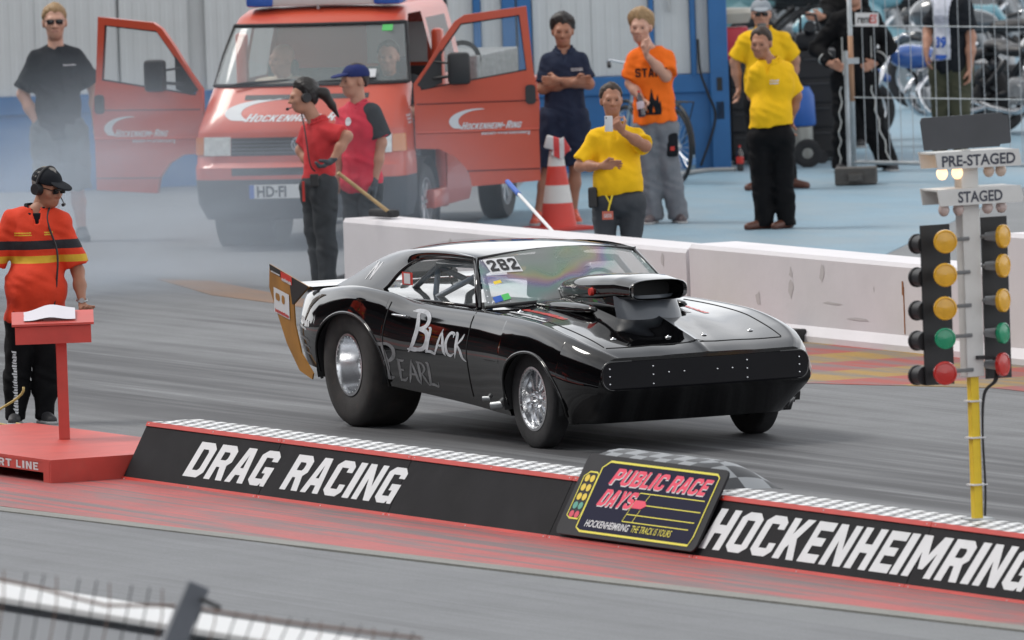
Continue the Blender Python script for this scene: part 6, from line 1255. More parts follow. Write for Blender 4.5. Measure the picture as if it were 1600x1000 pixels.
# ------------------------------------------------------------------ two-wheelers
def torus_pts(r, n_=36): return [(r * math.cos(t), 0, r * math.sin(t)) for t in np.linspace(0, 2 * math.pi, n_ + 1)[:-1]]
def bwheel(par, x, r, tr_, hub, spokes, rimm, y=0.0, disc=True):
    o = bpy.data.objects.new('wheel', None); COL.objects.link(o); o.parent = par; o.location = (x, y, r)
    g = MB(); g.tube(torus_pts(r - tr_), tr_, 8, closed=True); g.build('tyre', M['black_rubber'], o, True)
    g = MB(); g.tube(torus_pts(r - 2.1 * tr_), tr_ * .45, 6, closed=True); g.cyl((0, -.04, 0), (0, .04, 0), hub, n=12); g.build('rim', rimm, o, True)
    g = MB()
    for k in range(spokes):
        a = 6.2832 * k / spokes; g.cyl((hub * .8 * math.cos(a + .4), .02 * (-1) ** k, hub * .8 * math.sin(a + .4)), ((r - 2 * tr_) * math.cos(a), 0, (r - 2 * tr_) * math.sin(a)), .0018 if spokes > 12 else .014, n=5)
    g.build('spokes', rimm, o)
    if disc: g = MB(); g.lathe([(r * .28, .06), (r * .5, .06), (r * .5, .068), (r * .28, .068)], (0, 0, 0), (0, 1, 0), 24); g.build('brake_disc', M['steel'], o)
    return o
def motorcycle(px, py, rz, label, col, style='naked', s_=1.0, grp='parked motorcycles'):
    o = empty('motorcycle', tuple(on(px, py)), rz, label, 'motorcycle', grp); o.scale = (s_,) * 3
    pm = mat('bike_paint', col, .25, coat=.8); ch = M['chrome']; bkm = M['black_plastic']
    bwheel(o, -.72, .31, .065, .06, 16 if style == 'chopper' else 8, ch if style == 'chopper' else M['steel']); bwheel(o, .74, .33 if style == 'chopper' else .30, .05, .05, 22 if style == 'chopper' else 8, ch)
    g = MB()
    for y in (-.09, .09): g.cyl((.76, y, .30), (.50, y * .9, .92), .024, .026, 10)
    g.build('fork', ch, o, True)
    g = MB(); g.tube([(.50, 0, .88), (.20, 0, .62), (.16, 0, .32), (-.28, 0, .30), (-.30, 0, .55), (-.1, 0, .70), (.48, 0, .80)], .02, 6); g.cyl((-.30, .07, .38), (-.72, .07, .31), .022); g.cyl((-.30, -.07, .38), (-.72, -.07, .31), .022); g.cyl((-.25, .1, .66), (-.66, .12, .36), .025); g.cyl((-.25, -.1, .66), (-.66, -.12, .36), .025); g.build('frame', bkm, o, True)
    g = MB(); g.box((-.02, 0, .40), (.36, .26, .24), None, .04); g.cyl((.02, 0, .45), (.10, 0, .68), .085, .075, 14)
    for k in range(5): g.cyl((.03 + .016 * k, 0, .50 + .035 * k), (.034 + .016 * k, 0, .512 + .035 * k), .10, n=14)
    g.cyl((-.0, -.15, .38), (-.0, .15, .38), .09, n=18); g.build('engine', cm('engine_metal', (.34, .35, .36), .4, metal=.8, var=.3, vscale=12), o, 40)
    g = MB(); g.tube(curve_pts([(.10, -.10, .62), (.24, -.12, .45), (.10, -.15, .24), (-.30, -.17, .24), (-.85, -.19, .33)], 5), .03, 8); g.tube(curve_pts([(.10, .10, .62), (.24, .12, .45), (.10, .15, .24), (-.30, .17, .24), (-.8, .19, .36)], 5), .03, 8); g.build('exhaust', ch, o, True)
    blob('fuel_tank', [('e', (.20, 0, .80), (.27, .135, .12)), ('e', (.30, 0, .83), (.15, .14, .09))], .018, pm, o, .05)
    blob('seat', [('e', (-.22, 0, .76), (.26, .13, .06)), ('e', (-.55, 0, .80), (.20, .11, .055))], .018, bkm, o, .06)
    blob('rear_fender', [('c', (-.6, 0, .62), (-.95, 0, .62), .08, .05), ('c', (-.95, 0, .62), (-1.05, 0, .52), .05, .04)], .018, pm if style != 'naked' else bkm, o, .04)
    g = MB(); g.lathe([(.33 + .05, a_) for a_ in (-.06, -.03, .03, .06)], (.74, 0, .31), (0, 1, 0), 20, 40, 160); g.build('front_fender', pm if style != 'chopper' else ch, o, True) if False else None
    blob('front_fender', [('c', (.74 + .37 * math.cos(t), 0, .31 + .37 * math.sin(t)), (.74 + .37 * math.cos(t + .3), 0, .31 + .37 * math.sin(t + .3)), .045) for t in (.7, 1.0, 1.3, 1.6, 1.9)], .018, pm if style != 'chopper' else ch, o, .03)
    hw = .36; g = MB(); hz_ = 1.12 if style == 'chopper' else 1.02; g.tube(curve_pts([(.36, -hw, hz_ - .03), (.44, -.24, hz_ + .02), (.48, -.07, .94), (.48, .07, .94), (.44, .24, hz_ + .02), (.36, hw, hz_ - .03)], 5), .013, 6); g.build('handlebar', ch, o, True)
    for y in (-1, 1):
        g = MB(); g.cyl((.40, y * .30, hz_), (.35, y * .42, hz_ - .03), .019); g.build('grip', bkm, o); g = MB(); g.tube([(.42, y * .27, hz_ + .01), (.44, y * .33, hz_ + .14)], .006, 5); g.lathe([(0, 0), (.055, .004), (.05, .03), (0, .04)], (.44, y * .34, hz_ + .17), (1, 0, 0), 14); g.build('mirror', ch if style == 'chopper' else bkm, o, 40)
    if style == 'naked' or style == 'chopper':
        g = MB(); g.lathe([(0, .08), (.06, .075), (.10, .05), (.105, .03), (.09, -.06), (.03, -.12)], (.60, 0, .90), (1, 0, -.1), 20); g.build('headlight', ch, o, True)
    else:
        blob('fairing', [('e', (.52, 0, .88), (.26, .20, .17)), ('e', (.40, 0, .60), (.26, .19, .22)), ('e', (.10, 0, .42), (.30, .17, .12))], .02, pm, o, .08, lambda P, d: np.maximum(d, -(np.abs(P[:, 1]) + .02 - .0) * 0 - 1)); g = MB(); g.lathe([(0, .02), (.08, .01), (.09, 0)], (.755, 0, .87), (1, 0, 0), 18); g.build('headlight', ch, o, True)
        blob('screen', [('e', (.44, 0, 1.05), (.11, .13, .14))], .018, cm('dark_screen', (.03, .035, .04), .1, coat=1), o, .02)
    g = MB()
    for y in (-.2, .2): g.cyl((-.02, y * .6, .34), (-.02, y * 1.2, .34), .015)
    g.cyl((-.1, .1, .3), (-.16, .24, .01), .014); g.build('foot_pegs', bkm, o)
    return o
motorcycle(1462, 214, VIEW + 205, 'chrome motorcycle with blue tank standing behind the mesh fence left of the bib wearer', (.03, .10, .35), 'naked', .95)
motorcycle(1612, 212, VIEW - 62, 'chrome chopper with gold trim at the right edge behind the fence', (.03, .03, .035), 'chopper', 1.05)
motorcycle(1552, 168, VIEW + 160, 'dark grey faired touring motorcycle behind the man in the white bib', (.07, .08, .09), 'faired', 1.05)
motorcycle(1408, 128, VIEW + 200, 'light blue faired motorcycle behind the mesh fence, half hidden by the racing suit', (.17, .36, .42), 'faired', 1.1)
motorcycle(1290, 120, VIEW + 20, 'black faired motorcycle behind the wide black cabinet', (.015, .015, .017), 'faired', 1.1)
motorcycle(1500, 92, VIEW + 30, 'black chrome-piped motorcycle at the top right behind the light blue one', (.02, .02, .022), 'naked', 1.1)
motorcycle(1590, 110, VIEW + 190, 'grey seated touring motorcycle at the top right corner', (.09, .095, .10), 'faired', 1.15)
motorcycle(1215, 118, VIEW + 170, 'pale blue motorcycle seen between the two yellow shirts', (.22, .42, .44), 'faired', 1.0)
motorcycle(1360, 90, VIEW + 10, 'black motorcycle at the top edge above the racing suit man', (.012, .012, .014), 'naked', 1.15)
def bicycle(px, py, rz, label):
    o = empty('bicycle', tuple(on(px, py)), rz, label, 'bicycle'); s_ = M['alloy']
    bwheel(o, -.52, .34, .02, .025, 28, s_, disc=False); bwheel(o, .52, .34, .02, .025, 28, s_, disc=False)
    g = MB(); A = (-.12, 0, .30); B = (-.25, 0, .82); C_ = (.36, 0, .86); g.tube([A, B], .017, 8); g.tube([B, C_], .017, 8); g.tube([A, C_], .02, 8); g.tube([(-.52, .05, .34), A], .01, 6); g.tube([(-.52, -.05, .34), A], .01, 6); g.tube([(-.52, .04, .34), B], .009, 6); g.tube([(-.52, -.04, .34), B], .009, 6); g.build('frame', s_, o, True)
    g = MB(); g.tube([(.33, 0, 1.02), (.40, 0, .72), (.52, .05, .34)], .014, 6); g.tube([(.40, 0, .72), (.52, -.05, .34)], .014, 6); g.tube([(.34, 0, .95), (.33, 0, 1.05)], .02, 6); g.build('fork', s_, o, True)
    g = MB(); g.tube(curve_pts([(.18, -.31, 1.06), (.30, -.26, 1.10), (.36, -.08, 1.07), (.36, .08, 1.07), (.30, .26, 1.10), (.18, .31, 1.06)], 5), .012, 6); g.build('handlebar', M['chrome'], o, True)
    for y in (-1, 1): g = MB(); g.cyl((.24, y * .285, 1.08), (.14, y * .325, 1.05), .018); g.build('grip', M['black_rubber'], o)
    blob('saddle', [('e', (-.30, 0, .94), (.13, .075, .03)), ('e', (-.2, 0, .94), (.12, .03, .025))], .014, M['black_plastic'], o, .03); g = MB(); g.cyl((-.25, 0, .80), (-.285, 0, .93), .013); g.cyl((-.12, -.08, .30), (-.12, .08, .30), .02); g.cyl((-.12, .05, .30), (-.12, .055, .30), .09, n=20); g.cyl((-.12, .08, .30), (.03, .10, .24), .009); g.cyl((-.12, -.08, .30), (-.27, -.10, .36), .009); g.build('crank', M['steel'], o, True)
    g = MB(); 
    for y in (-.06, 0, .06): g.tube([(-.28, y, .74), (-.80, y, .74)], .006, 5)
    g.tube([(-.78, .07, .74), (-.53, .07, .36)], .006, 5); g.tube([(-.78, -.07, .74), (-.53, -.07, .36)], .006, 5); g.build('rear_rack', M['black_plastic'], o)
    g = MB(); g.tube([(-.52 + .375 * math.cos(t), 0, .34 + .375 * math.sin(t)) for t in np.linspace(.3, 3.3, 14)], .018, 5); g.tube([(.52 + .375 * math.cos(t), 0, .34 + .375 * math.sin(t)) for t in np.linspace(.5, 2.6, 12)], .018, 5); g.build('mudguard', M['black_plastic'], o, True)
    return o
bicycle(1020, 285, VIEW + 114, 'silver bicycle with rear rack between the navy and orange shirt men and the container')
# ------------------------------------------------------------------ people
def fab(name, col, **k): k = {**dict(rough=.85, var=.12, vscale=7, bump=.5, bscale=22, spec=.2), **k}; return mat(name, col, k.pop('rough'), **k)
f_black = fab('cloth_black', (.012, .014, .018)); f_yellow = fab('cloth_yellow', (.84, .49, .012), var=.05); f_navy = fab('cloth_navy', (.02, .028, .055)); f_dgrey = fab('cloth_dark_grey', (.045, .05, .055)); f_orange = fab('cloth_orange', (.85, .16, .015), var=.06); f_grey = fab('cloth_grey', (.18, .19, .21)); f_denim = fab('cloth_denim', (.085, .10, .11)); f_red = fab('cloth_red', (.55, .045, .05), var=.08); f_olive = fab('cloth_olive', (.07, .07, .045)); f_black2 = fab('cloth_trousers_black', (.004, .004, .005)); f_white = fab('cloth_white', (.60, .62, .70)); f_cream = fab('cloth_cream', (.55, .48, .38)); f_jeans = fab('cloth_charcoal_denim', (.055, .06, .068))
h_blond = mat('hair_blond', (.30, .19, .09), .6, var=.2, vscale=30); h_brown = mat('hair_brown', (.035, .02, .013), .6, var=.2, vscale=30); h_dark = mat('hair_dark', (.012, .009, .008), .5, var=.2, vscale=30); h_grey = mat('hair_grey', (.16, .15, .14), .6, var=.2, vscale=30)
shoe_d = mat('shoe_dark', (.03, .03, .033), .6); shoe_br = mat('shoe_brown', (.09, .03, .018), .4); shoe_or = mat('shoe_orange', (.65, .09, .04), .5, var=.3, vscale=30); shoe_g = mat('shoe_grey', (.10, .08, .085), .6, var=.4, vscale=25); sole_w = mat('sole_light', (.4, .4, .4), .6); glove_m = mat('glove_grey', (.05, .06, .07), .8, var=.3, vscale=20)
yg = 'marshals in yellow polo shirts'
# young man in sunglasses, left background
p = Person((100, 377), 5, dict(head=(86, 34), sl=(53, 84), sr=(124, 82), el=(36, 145, .03), wl=(60, 193, -.06), er=(148, 140), wr=(150, 190, -.04), hl=(74, 205), hr=(110, 205), kl=(78, 290), kr=(120, 288), al=(88, 362), ar=(128, 362)), 'young man in sunglasses, black T-shirt and grey shorts standing behind the smoke', skin='skin_pale', head_yaw=3)
p.browm = h_blond; p.body({'l': ((.4, 0, -1), (1, -.3, .3), .5), 'r': ((-.08, -.05, -1), (-.2, 1, 0), .5)}); p.hair(h_blond, .045); p.glasses(M['shade_lens']); p.shirt(f_black, collar=False, sleeve=.86, loose=.03); p.trousers(f_denim, 'shorts', short=1.12, loose=.04); p.shoes(M['dark_grey'], name='sandal')
v, f = squiggle(.10, .022, 5); p.on_chest('chest_print', v, f, M['decal_white'], .06, -.12)
# start line marshal
orr = fab('marshal_shirt', (.68, .045, .012), var=.06)
p = Person((58, 662), 264, dict(head=(75, 294), sl=(14, 335), sr=(98, 339), el=(-14, 415, .02), wl=(-12, 470, -.1), er=(122, 425, .0), wr=(130, 473, -.18), hl=(34, 500), hr=(76, 500), kl=(26, 585), kr=(73, 583), al=(24, 650), ar=(70, 650)), 'start line marshal in orange-red shirt, black cap and headset leaning on the lectern', skin='skin_tan', turn=8, head_yaw=48, head_pitch=-14, fat=.10)
zz = lambda py: (662 - py) / p.s
t_ = lambda lo, hi, c: (2, zz(lo), zz(hi), c)
om = mat('marshal_cloth', (.68, .045, .012), .85, var=.06, vscale=7, bump=.5, bscale=22, bands=[t_(388, 374, (.02, .02, .025)), t_(409, 398, (.62, .38, .03))])
p.body({'l': ((0, -.3, -1), (0, 1, 0), .6), 'r': ((.1, -.6, -.35), (.3, 0, -.2), .9)}); p.hair(h_grey, .02, nape=-.06); p.shirt(om, sleeves_mat=f_black, loose=.035, hem=zz(498), vneck=.14, sleeve=.9); p.cap(f_black); p.glasses(M['shade_lens']); p.headset(M['black_plastic'])
p.trousers(f_black2, loose=.03); p.shoes(shoe_d, sole=sole_w)
nk = p.neck; g = MB(); g.box(tuple(nk + p.T((0, -.085, -.05))), (.07, .02, .12), None, .01); g.build('undershirt', f_black, p.shirto)
for (u, w_) in ((-.11, .11), (.09, .06)): v, f = squiggle(w_, .03, int(u * 100) + 20, 2); p.on_chest('embroidery', v, f, M['decal_yellow'], u - .05, zz(366) - nk[2])
g = MB(); pts = [p.q((.09, -.02, -.04)), nk + p.T((.07, -.1, -.02)), nk + p.T((.12, -.19, -.25)), nk + p.T((.11, -.20, -.45)), nk + p.T((.09, -.17, -.62))]; g.tube(curve_pts(pts, 6), .007, 6); g.build('headset_cord', M['black_plastic'], p.root, True)
g = MB(); w_ = p.j['wr']; g.tube([tuple(w_ + np.array([.036 * math.cos(t), .03 * math.sin(t), .02 + .01 * math.sin(t)])) for t in np.linspace(0, 6.28, 14)[:-1]], .008, 5, closed=True); g.cyl(tuple(w_ + [-.0, -.04, .02]), tuple(w_ + [0, -.05, .02]), .018, n=12); g.build('wristwatch', M['steel'], p.root)
v, f = squiggle(.42, .05, 9); tb_ = bvh_of(p.tro); decal('leg_lettering', v, f, lambda a, b: (p.j['hl'][0] - .06 - b + .02, -.6, p.j['hl'][2] - .2 - a), M['decal_white'], p.tro, tb_, (0, 1, 0), .004, 1.5)
# woman with ponytail
p = Person((503, 455), 126, dict(head=(474, 150), sl=(482, 196, .10), sr=(516, 196, -.14), el=(470, 235, .12), wl=(488, 262, .0), er=(543, 212, -.20), wr=(520, 248, -.24), hl=(490, 285, .09), hr=(506, 285, -.09), kl=(493, 360, .08), kr=(508, 360, -.08), al=(500, 442, .08), ar=(512, 442, -.08)), 'woman with dark ponytail, headset and red polo shirt holding a broom', skin='skin', turn=-72, head_yaw=-78, head_pitch=-6, female=True, girth=.92)
p.body({'l': ((.8, -.2, -.3), (0, 0, 1), 1.2), 'r': ((-.75, -.1, -.5), (0, -1, 0), 1.0)}); p.hair(h_dark, .035, thick=.016, nape=-.09); p.shirt(f_red, loose=.022, hem=(455 - 278) / p.s); p.trousers(f_dgrey, loose=.03); p.headset(M['black_plastic'], mic=-1)
blob('ponytail', [('c', p.q((0, .10, .03)), p.q((0, .17, .0)), .04, .045), ('c', p.q((0, .17, .0)), p.q((0, .22, -.10)), .045, .03), ('c', p.q((0, .22, -.10)), p.q((0, .26, -.20)), .03, .01)], .009, h_dark, p.hairo, .02)
blob('glove', [(c[0], c[1], c[2], c[3] + .004, c[4] + .004) for c in hand_prims(p.j['wr'], (-.75, -.1, -.5), (0, -1, 0), 1.0, p.k)], .007, glove_m, p.root, .008)
g = MB(); g.box(tuple(p.hip + [-.03, -.20, .03]), (.07, .05, .10), None, .01); g.build('radio', M['black_plastic'], p.root); g = MB(); pts = [p.q((-.09, -.02, -.04)), p.neck + [-.11, -.12, -.06], p.neck + [-.08, -.20, -.30], p.hip + [-.02, -.22, .10]]; g.tube(curve_pts(pts, 6), .006, 6); g.build('headset_cord', M['black_plastic'], p.root, True); p.shoes(shoe_d)
g = MB(); g.box(tuple(p.hip + [.05, -.17, -.06]), (.02, .02, .16)); g.box(tuple(p.hip + [-.12, -.10, -.06]), (.02, .02, .16)); g.build('pocket_trim', M['decal_red'], p.tro)
# man in navy cap
tb_m = mat('panel_polo', (.58, .03, .06), .85, var=.08, bump=.4, bscale=22)
p = Person((566, 442), 102, dict(head=(554, 126), sl=(540, 170, .06), sr=(584, 172, -.10), el=(530, 225, .05), wl=(530, 270, .02), er=(596, 222, -.12), wr=(586, 282, -.14), hl=(552, 285, .05), hr=(578, 285, -.05), kl=(553, 362, .05), kr=(578, 362, -.05), al=(555, 432, .05), ar=(578, 432, -.05)), 'man in navy cap and red polo with dark sleeves standing beside the woman', skin='skin', turn=-48, head_yaw=-64)
p.body({'l': ((0, 0, -1), (-1, 0, 0), .5), 'r': ((0, 0, -1), (-.3, -1, 0), .5)}); p.hair(h_brown, .0, nape=-.05); p.shirt(tb_m, hem=(442 - 300) / p.s, loose=.034, sleeve=.85); p.cap(fab('cap_navy', (.02, .03, .12))); p.trousers(f_dgrey); p.shoes(shoe_d)
j = p.j; a = j['sr']; e = j['er']; blob('sleeve_panel', [('c', a + [0, -.01, .02], a + (e - a) * .84, .094 * p.k, .104 * p.k)], .011, f_dgrey, p.shirto, .02, lambda P, d: np.maximum(d, (P - (a + (e - a) * .86)) @ ((e - a) / np.linalg.norm(e - a))))
for q_ in (a * .35 + e * .65,): g = MB(); g.lathe([(0, .004), (.035, .0)], tuple(q_ + np.array([.0, -.088, 0]) * p.k), (0, -1, 0), 16); g.build('sleeve_badge', M['decal_white'], p.shirto)
v, f = tess([[(.035 * math.cos(t), .035 * math.sin(t)) for t in np.linspace(0, 6.28, 15)[:-1]]]); p.on_chest('chest_badge', v, f, M['decal_white'], .02, -.10)
blob('glove', [(c[0], c[1], c[2], c[3] + .005, c[4] + .005) for c in hand_prims(j['wr'], (0, 0, -1), (-.3, -1, 0), .5, p.k)], .008, glove_m, p.root, .008)
# man in navy polo, arms crossed
p = Person((864, 350), 19, dict(head=(879, 49), sl=(853, 88), sr=(910, 88), el=(848, 138, -.03), wl=(897, 128, -.20), er=(920, 133, -.03), wr=(872, 124, -.23), hl=(866, 185), hr=(897, 185), kl=(856, 262), kr=(899, 260), al=(840, 335, -.05), ar=(896, 332)), 'dark haired man in navy polo and shorts with crossed arms beside the open van door', skin='skin_tan', head_pitch=-6)
p.body({'l': ((1, -.1, .15), (0, 0, 1), .7), 'r': ((-1, .2, 0), (0, 0, 1), .7)}); p.hair(h_dark, .05, thick=.017); p.shirt(f_navy, loose=.022, sleeve=.82, vneck=.06); p.trousers(f_navy, 'shorts', short=.98, loose=.035); p.shoes(shoe_or, sole=sole_w)
v, f = squiggle(.10, .03, 12, 2); p.on_chest('chest_print', v, f, M['decal_white'], .05, -.14)
# yellow polo, taking a picture
p = Person((968, 470), 130, dict(head=(955, 156), sl=(926, 207), sr=(998, 207), el=(906, 257, -.02), wl=(940, 256, -.20), er=(1008, 228, -.16), wr=(972, 203, -.32), hl=(945, 310), hr=(988, 310), kl=(945, 392), kr=(985, 392), al=(945, 460), ar=(985, 460)), 'heavy man in yellow polo photographing with a white phone behind the black car', yg, skin='skin_tan', fat=.10, head_yaw=6)
p.body({'l': ((1, .1, .05), (0, -.1, 1), .5), 'r': ((-.55, -.05, .85), (.7, -.5, .35), 1.35)}); p.hair(h_brown, .035, thick=.008, slope=.6); p.shirt(f_yellow, loose=.024, vneck=.07, sleeve=.86, hem=(470 - 302) / p.s); p.trousers(f_jeans, loose=.02, waist=(470 - 298) / p.s); p.shoes(shoe_d)
ph = p.root.location; g = MB(); c = p.j['wr'] + np.array([-.105, -.04, .07]); g.box((0, 0, 0), (.062, .010, .12), None, .004); o_ = g.build('phone', M['decal_white'], None, 40); RV = Matrix.Rotation(R(VIEW), 3, 'Z'); o_.location = Vector(p.root.location) + RV @ Vector(c); o_.rotation_euler = (0, 0, R(VIEW)); tag(o_, 'white phone held up by the man in the yellow polo', 'phone'); g = MB(); g.lathe([(0, .001), (.006, 0)], (-.018, -.0055, .045), (0, -1, 0), 10); g.build('lens', M['decal_black'], o_)
hx_, hz_ = p.hip[0], p.hip[2]; g = MB(); g.tube([(hx_ - .10, -.20, hz_ + .04), (hx_ - .07, -.21, hz_ - .02), (hx_ - .085, -.21, hz_ - .08)], .008, 5); g.tube([(hx_ - .05, -.20, hz_ + .04), (hx_ - .07, -.21, hz_ - .03)], .008, 5); g.build('lanyard', M['decal_yellow'], p.root); g = MB(); g.box((hx_ - .09, -.21, hz_ - .115), (.085, .006, .065)); bdg = g.build('pass', cm('pass_red', (.50, .12, .08), .5), p.root); v, f = squiggle(.06, .03, 4, 3); decal('pass_print', v, f, lambda a, b: (hx_ - .12 + a, -.214, hz_ - .13 + b), M['decal_white'], bdg)
g = MB(); g.box((hx_ - .20, -.10, hz_ + .02), (.07, .08, .16), None, .015); g.build('radio_pouch', M['black_plastic'], p.root)
# orange STAFF shirt
p = Person((1042, 349), 14, dict(head=(1001, 41), sl=(988, 84), sr=(1044, 84), el=(985, 128, -.02), wl=(1000, 150, -.15), er=(1040, 118, -.12), wr=(1010, 84, -.22), hl=(1012, 196), hr=(1038, 196), kl=(1014, 262), kr=(1044, 260), al=(1019, 336), ar=(1060, 336)), 'blond young man in bright orange staff T-shirt, hand at his mouth, holding a bottle', skin='skin_pale', head_yaw=-12, head_pitch=-4)
p.browm = h_blond; p.body({'l': ((.1, -.4, -1), (1, 0, 0), 1.2), 'r': ((-.35, .05, 1), (.4, -1, 0), 1.0)}); p.hair(h_blond, .05, thick=.02); p.shirt(f_orange, collar=False, loose=.03, sleeve=.85, hem=(349 - 190) / p.s); p.trousers(f_grey, loose=.03, hemw=.01); p.shoes(shoe_g, sole=sole_w)
lets, tw = block_text('STAFF', .075, .62, .12); v, f = merge(lets); v, f = subdiv(v, f, 1); p.on_chest('staff_lettering', v, f, f_black, -.135, -.20)
v, f = tess([[(-.11, 0), (-.12, .12), (-.09, .10), (-.08, .20), (-.055, .12), (-.03, .16), (-.005, .28), (.02, .17), (.04, .15), (.06, .22), (.075, .12), (.09, .15), (.10, .04), (.09, 0)], [(-.06, .02), (-.055, .07), (-.04, .03)], [(.0, .02), (.01, .10), (.03, .03)]]); v = [(x_ * .8, y_ * .8) for x_, y_ in v]; v, f = subdiv(v, f, 2); p.on_chest('flame_print', v, f, f_black, .0, -.52)
g = MB(); g.box(tuple(j_ := p.j['hr'] + [.06, -.09, -.16]), (.10, .05, .20), None, .02); g.build('belt_pouch', f_black, p.root, 40); g = MB(); g.box(tuple(j_ + [0, -.03, -.03]), (.035, .004, .035)); g.build('pouch_badge', M['decal_red'], p.root)
bl = Vector(p.root.location) + RV @ Vector(p.j['wl'] + np.array([.01, -.10, -.16])); b_ = bottle(0, 0, .70, mat('drink', (.03, .02, .03), .15, coat=1), cm('label_pale', (.55, .45, .5), .5), M['decal_red'], 'small drink bottle in the hand of the orange shirt man', loc=tuple(bl)); b_.rotation_euler = (R(0), R(-14), 0)
# yellow polo standing, hands behind
p = Person((1207, 358), 40, dict(head=(1189, 67), sl=(1181, 102, -.04), sr=(1230, 104, .03), el=(1176, 150, .12), wl=(1215, 188, .16), er=(1245, 152, .10), wr=(1236, 190, .17), hl=(1189, 210), hr=(1221, 210), kl=(1191, 282), kr=(1224, 280), al=(1194, 346), ar=(1229, 350)), 'man in yellow polo and black trousers with hands behind his back on the blue ground', yg, skin='skin_tan', turn=-22, head_yaw=-18, head_pitch=-8, fat=.05)
p.body({'l': ((.8, 0, -.4), (0, 0, 1), .8), 'r': ((-.1, .1, -1), (0, 1, 0), .9)}); p.hair(h_brown, .04, thick=.008, slope=.6); p.shirt(f_yellow, loose=.026, vneck=.07, sleeve=.88, hem=(358 - 197) / p.s); p.trousers(f_black2, loose=.026, hemw=.008); p.shoes(shoe_br, (-62, -40))
v, f = squiggle(.07, .045, 31, 2); p.on_chest('chest_print', v, f, M['decal_white'], .03, -.16)
# yellow polo behind with grey cap
p = Person((1207, 296), -6, dict(head=(1189, 22), sl=(1160, 55), sr=(1226, 55), el=(1148, 95, .03), wl=(1154, 135, .05), er=(1242, 95, .06), wr=(1240, 130, .12), hl=(1180, 155), hr=(1214, 155), kl=(1180, 225), kr=(1222, 225), al=(1186, 285), ar=(1238, 285)), 'man in yellow polo and light grey cap standing behind the other yellow shirt', yg, skin='skin', fat=.08)
p.body({'l': ((0, .1, -1), (0, -1, 0), .8), 'r': ((-.1, .1, -1), (0, 1, 0), .9)}); p.hair(h_brown, .0); p.shirt(f_yellow, loose=.024, vneck=.06, sleeve=.85, hem=(296 - 140) / p.s); p.cap(fab('cap_grey', (.28, .31, .34))); p.glasses(M['shade_lens']); p.trousers(f_black2, loose=.022); p.shoes(shoe_br, (-40, 50))
blob('beard', [('e', p.q((0, -.055, -.078)), np.array((.052, .048, .042)) * p.k, p.HR)], .008, h_grey, p.bodyo, .01)
# racing suits
def suit(base, top, J, label, hands, trim=True, **k):
    p = Person(base, top, J, label, 'people in black racing suits', **k); p.body(hands); p.hair(h_brown, .05); p.shirt(f_black2, 'suit_top', long=True, loose=.030, hem=p.hip[2] - .10, collar=True, fa=.009); p.trousers(f_black2, 'suit_legs', loose=.035, fa=.010, hemw=.012); p.shoes(shoe_d, sole=sole_w, size=1.1)
    pipe = cm('piping', (.50, .50, .48), .6)
    if trim:
        tb2 = bvh_of(p.tro); sb2 = bvh_of(p.shirto)
        for S_, sx in (('l', -1), ('r', 1)):
            pts = []
            for t in np.linspace(.1, .98, 18):
                a, b, c = p.j['h' + S_], p.j['k' + S_], p.j['a' + S_]; q_ = (a * (1 - t * 2) + b * t * 2) if t < .5 else (b * (2 - t * 2) + c * (t * 2 - 1)); x = q_[0] + sx * .035 + .012 * math.sin(t * 30); h = tb2.ray_cast(Vector((x, -1, q_[2])), Vector((0, 1, 0)), 2)
                if h[0]: pts.append(h[0] + Vector((0, -.004, 0)))
            g = MB(); g.tube(pts, .007, 5); g.build('piping', pipe, p.tro)
            pts = []
            for t in np.linspace(0, 1, 12):
                z = p.hip[2] + .02 + t * (p.neck[2] - p.hip[2] - .22); h = sb2.ray_cast(Vector((p.neck[0] + sx * .13, -1, z)), Vector((0, 1, 0)), 2)
                if h[0]: pts.append(h[0] + Vector((0, -.004, 0)))
            g = MB(); g.tube(pts, .006, 5) if len(pts) > 1 else None; g.build('piping', pipe, p.shirto)
            e, w_ = p.j['e' + S_], p.j['w' + S_]; d = (w_ - e) / np.linalg.norm(w_ - e); c = w_ - d * .09; g = MB(); u = Vector(d).orthogonal().normalized(); v_ = Vector(d).cross(u); g.tube([tuple(Vector(c) + (u * math.cos(t) + v_ * math.sin(t)) * .062) for t in np.linspace(0, 6.28, 16)[:-1]], .007, 5, closed=True); g.build('piping', pipe, p.shirto)
    return p
p = suit((1350, 268), -48, dict(head=(1333, -14), sl=(1305, 24), sr=(1367, 24), el=(1276, 74, .05), wl=(1296, 97, -.12), er=(1388, 74, .05), wr=(1367, 98, -.12), hl=(1320, 118), hr=(1352, 118), kl=(1318, 195), kr=(1366, 192), al=(1318, 262, .1), ar=(1390, 272, -.05)), 'racing driver in black suit with white piping, hands on hips, behind the fence post', {'l': ((.9, -.3, -.3), (0, 0, 1), .8), 'r': ((-.9, -.3, -.35), (0, 0, 1), .8)}, head_yaw=-10)
p = suit((1292, 232), -60, dict(head=(1322, -40), sl=(1290, -2), sr=(1348, 0), el=(1298, 34, -.2), wl=(1284, 24, -.35), er=(1356, 40, .1), wr=(1350, 70, .1), hl=(1305, 85), hr=(1335, 85), kl=(1302, 155), kr=(1338, 155), al=(1300, 222), ar=(1340, 222)), 'second black racing suit, hidden behind the first, pointing to the left', {'l': ((-1, -.1, .1), (0, 0, 1), .3), 'r': ((0, 0, -1), (0, 1, 0), .8)}, False)
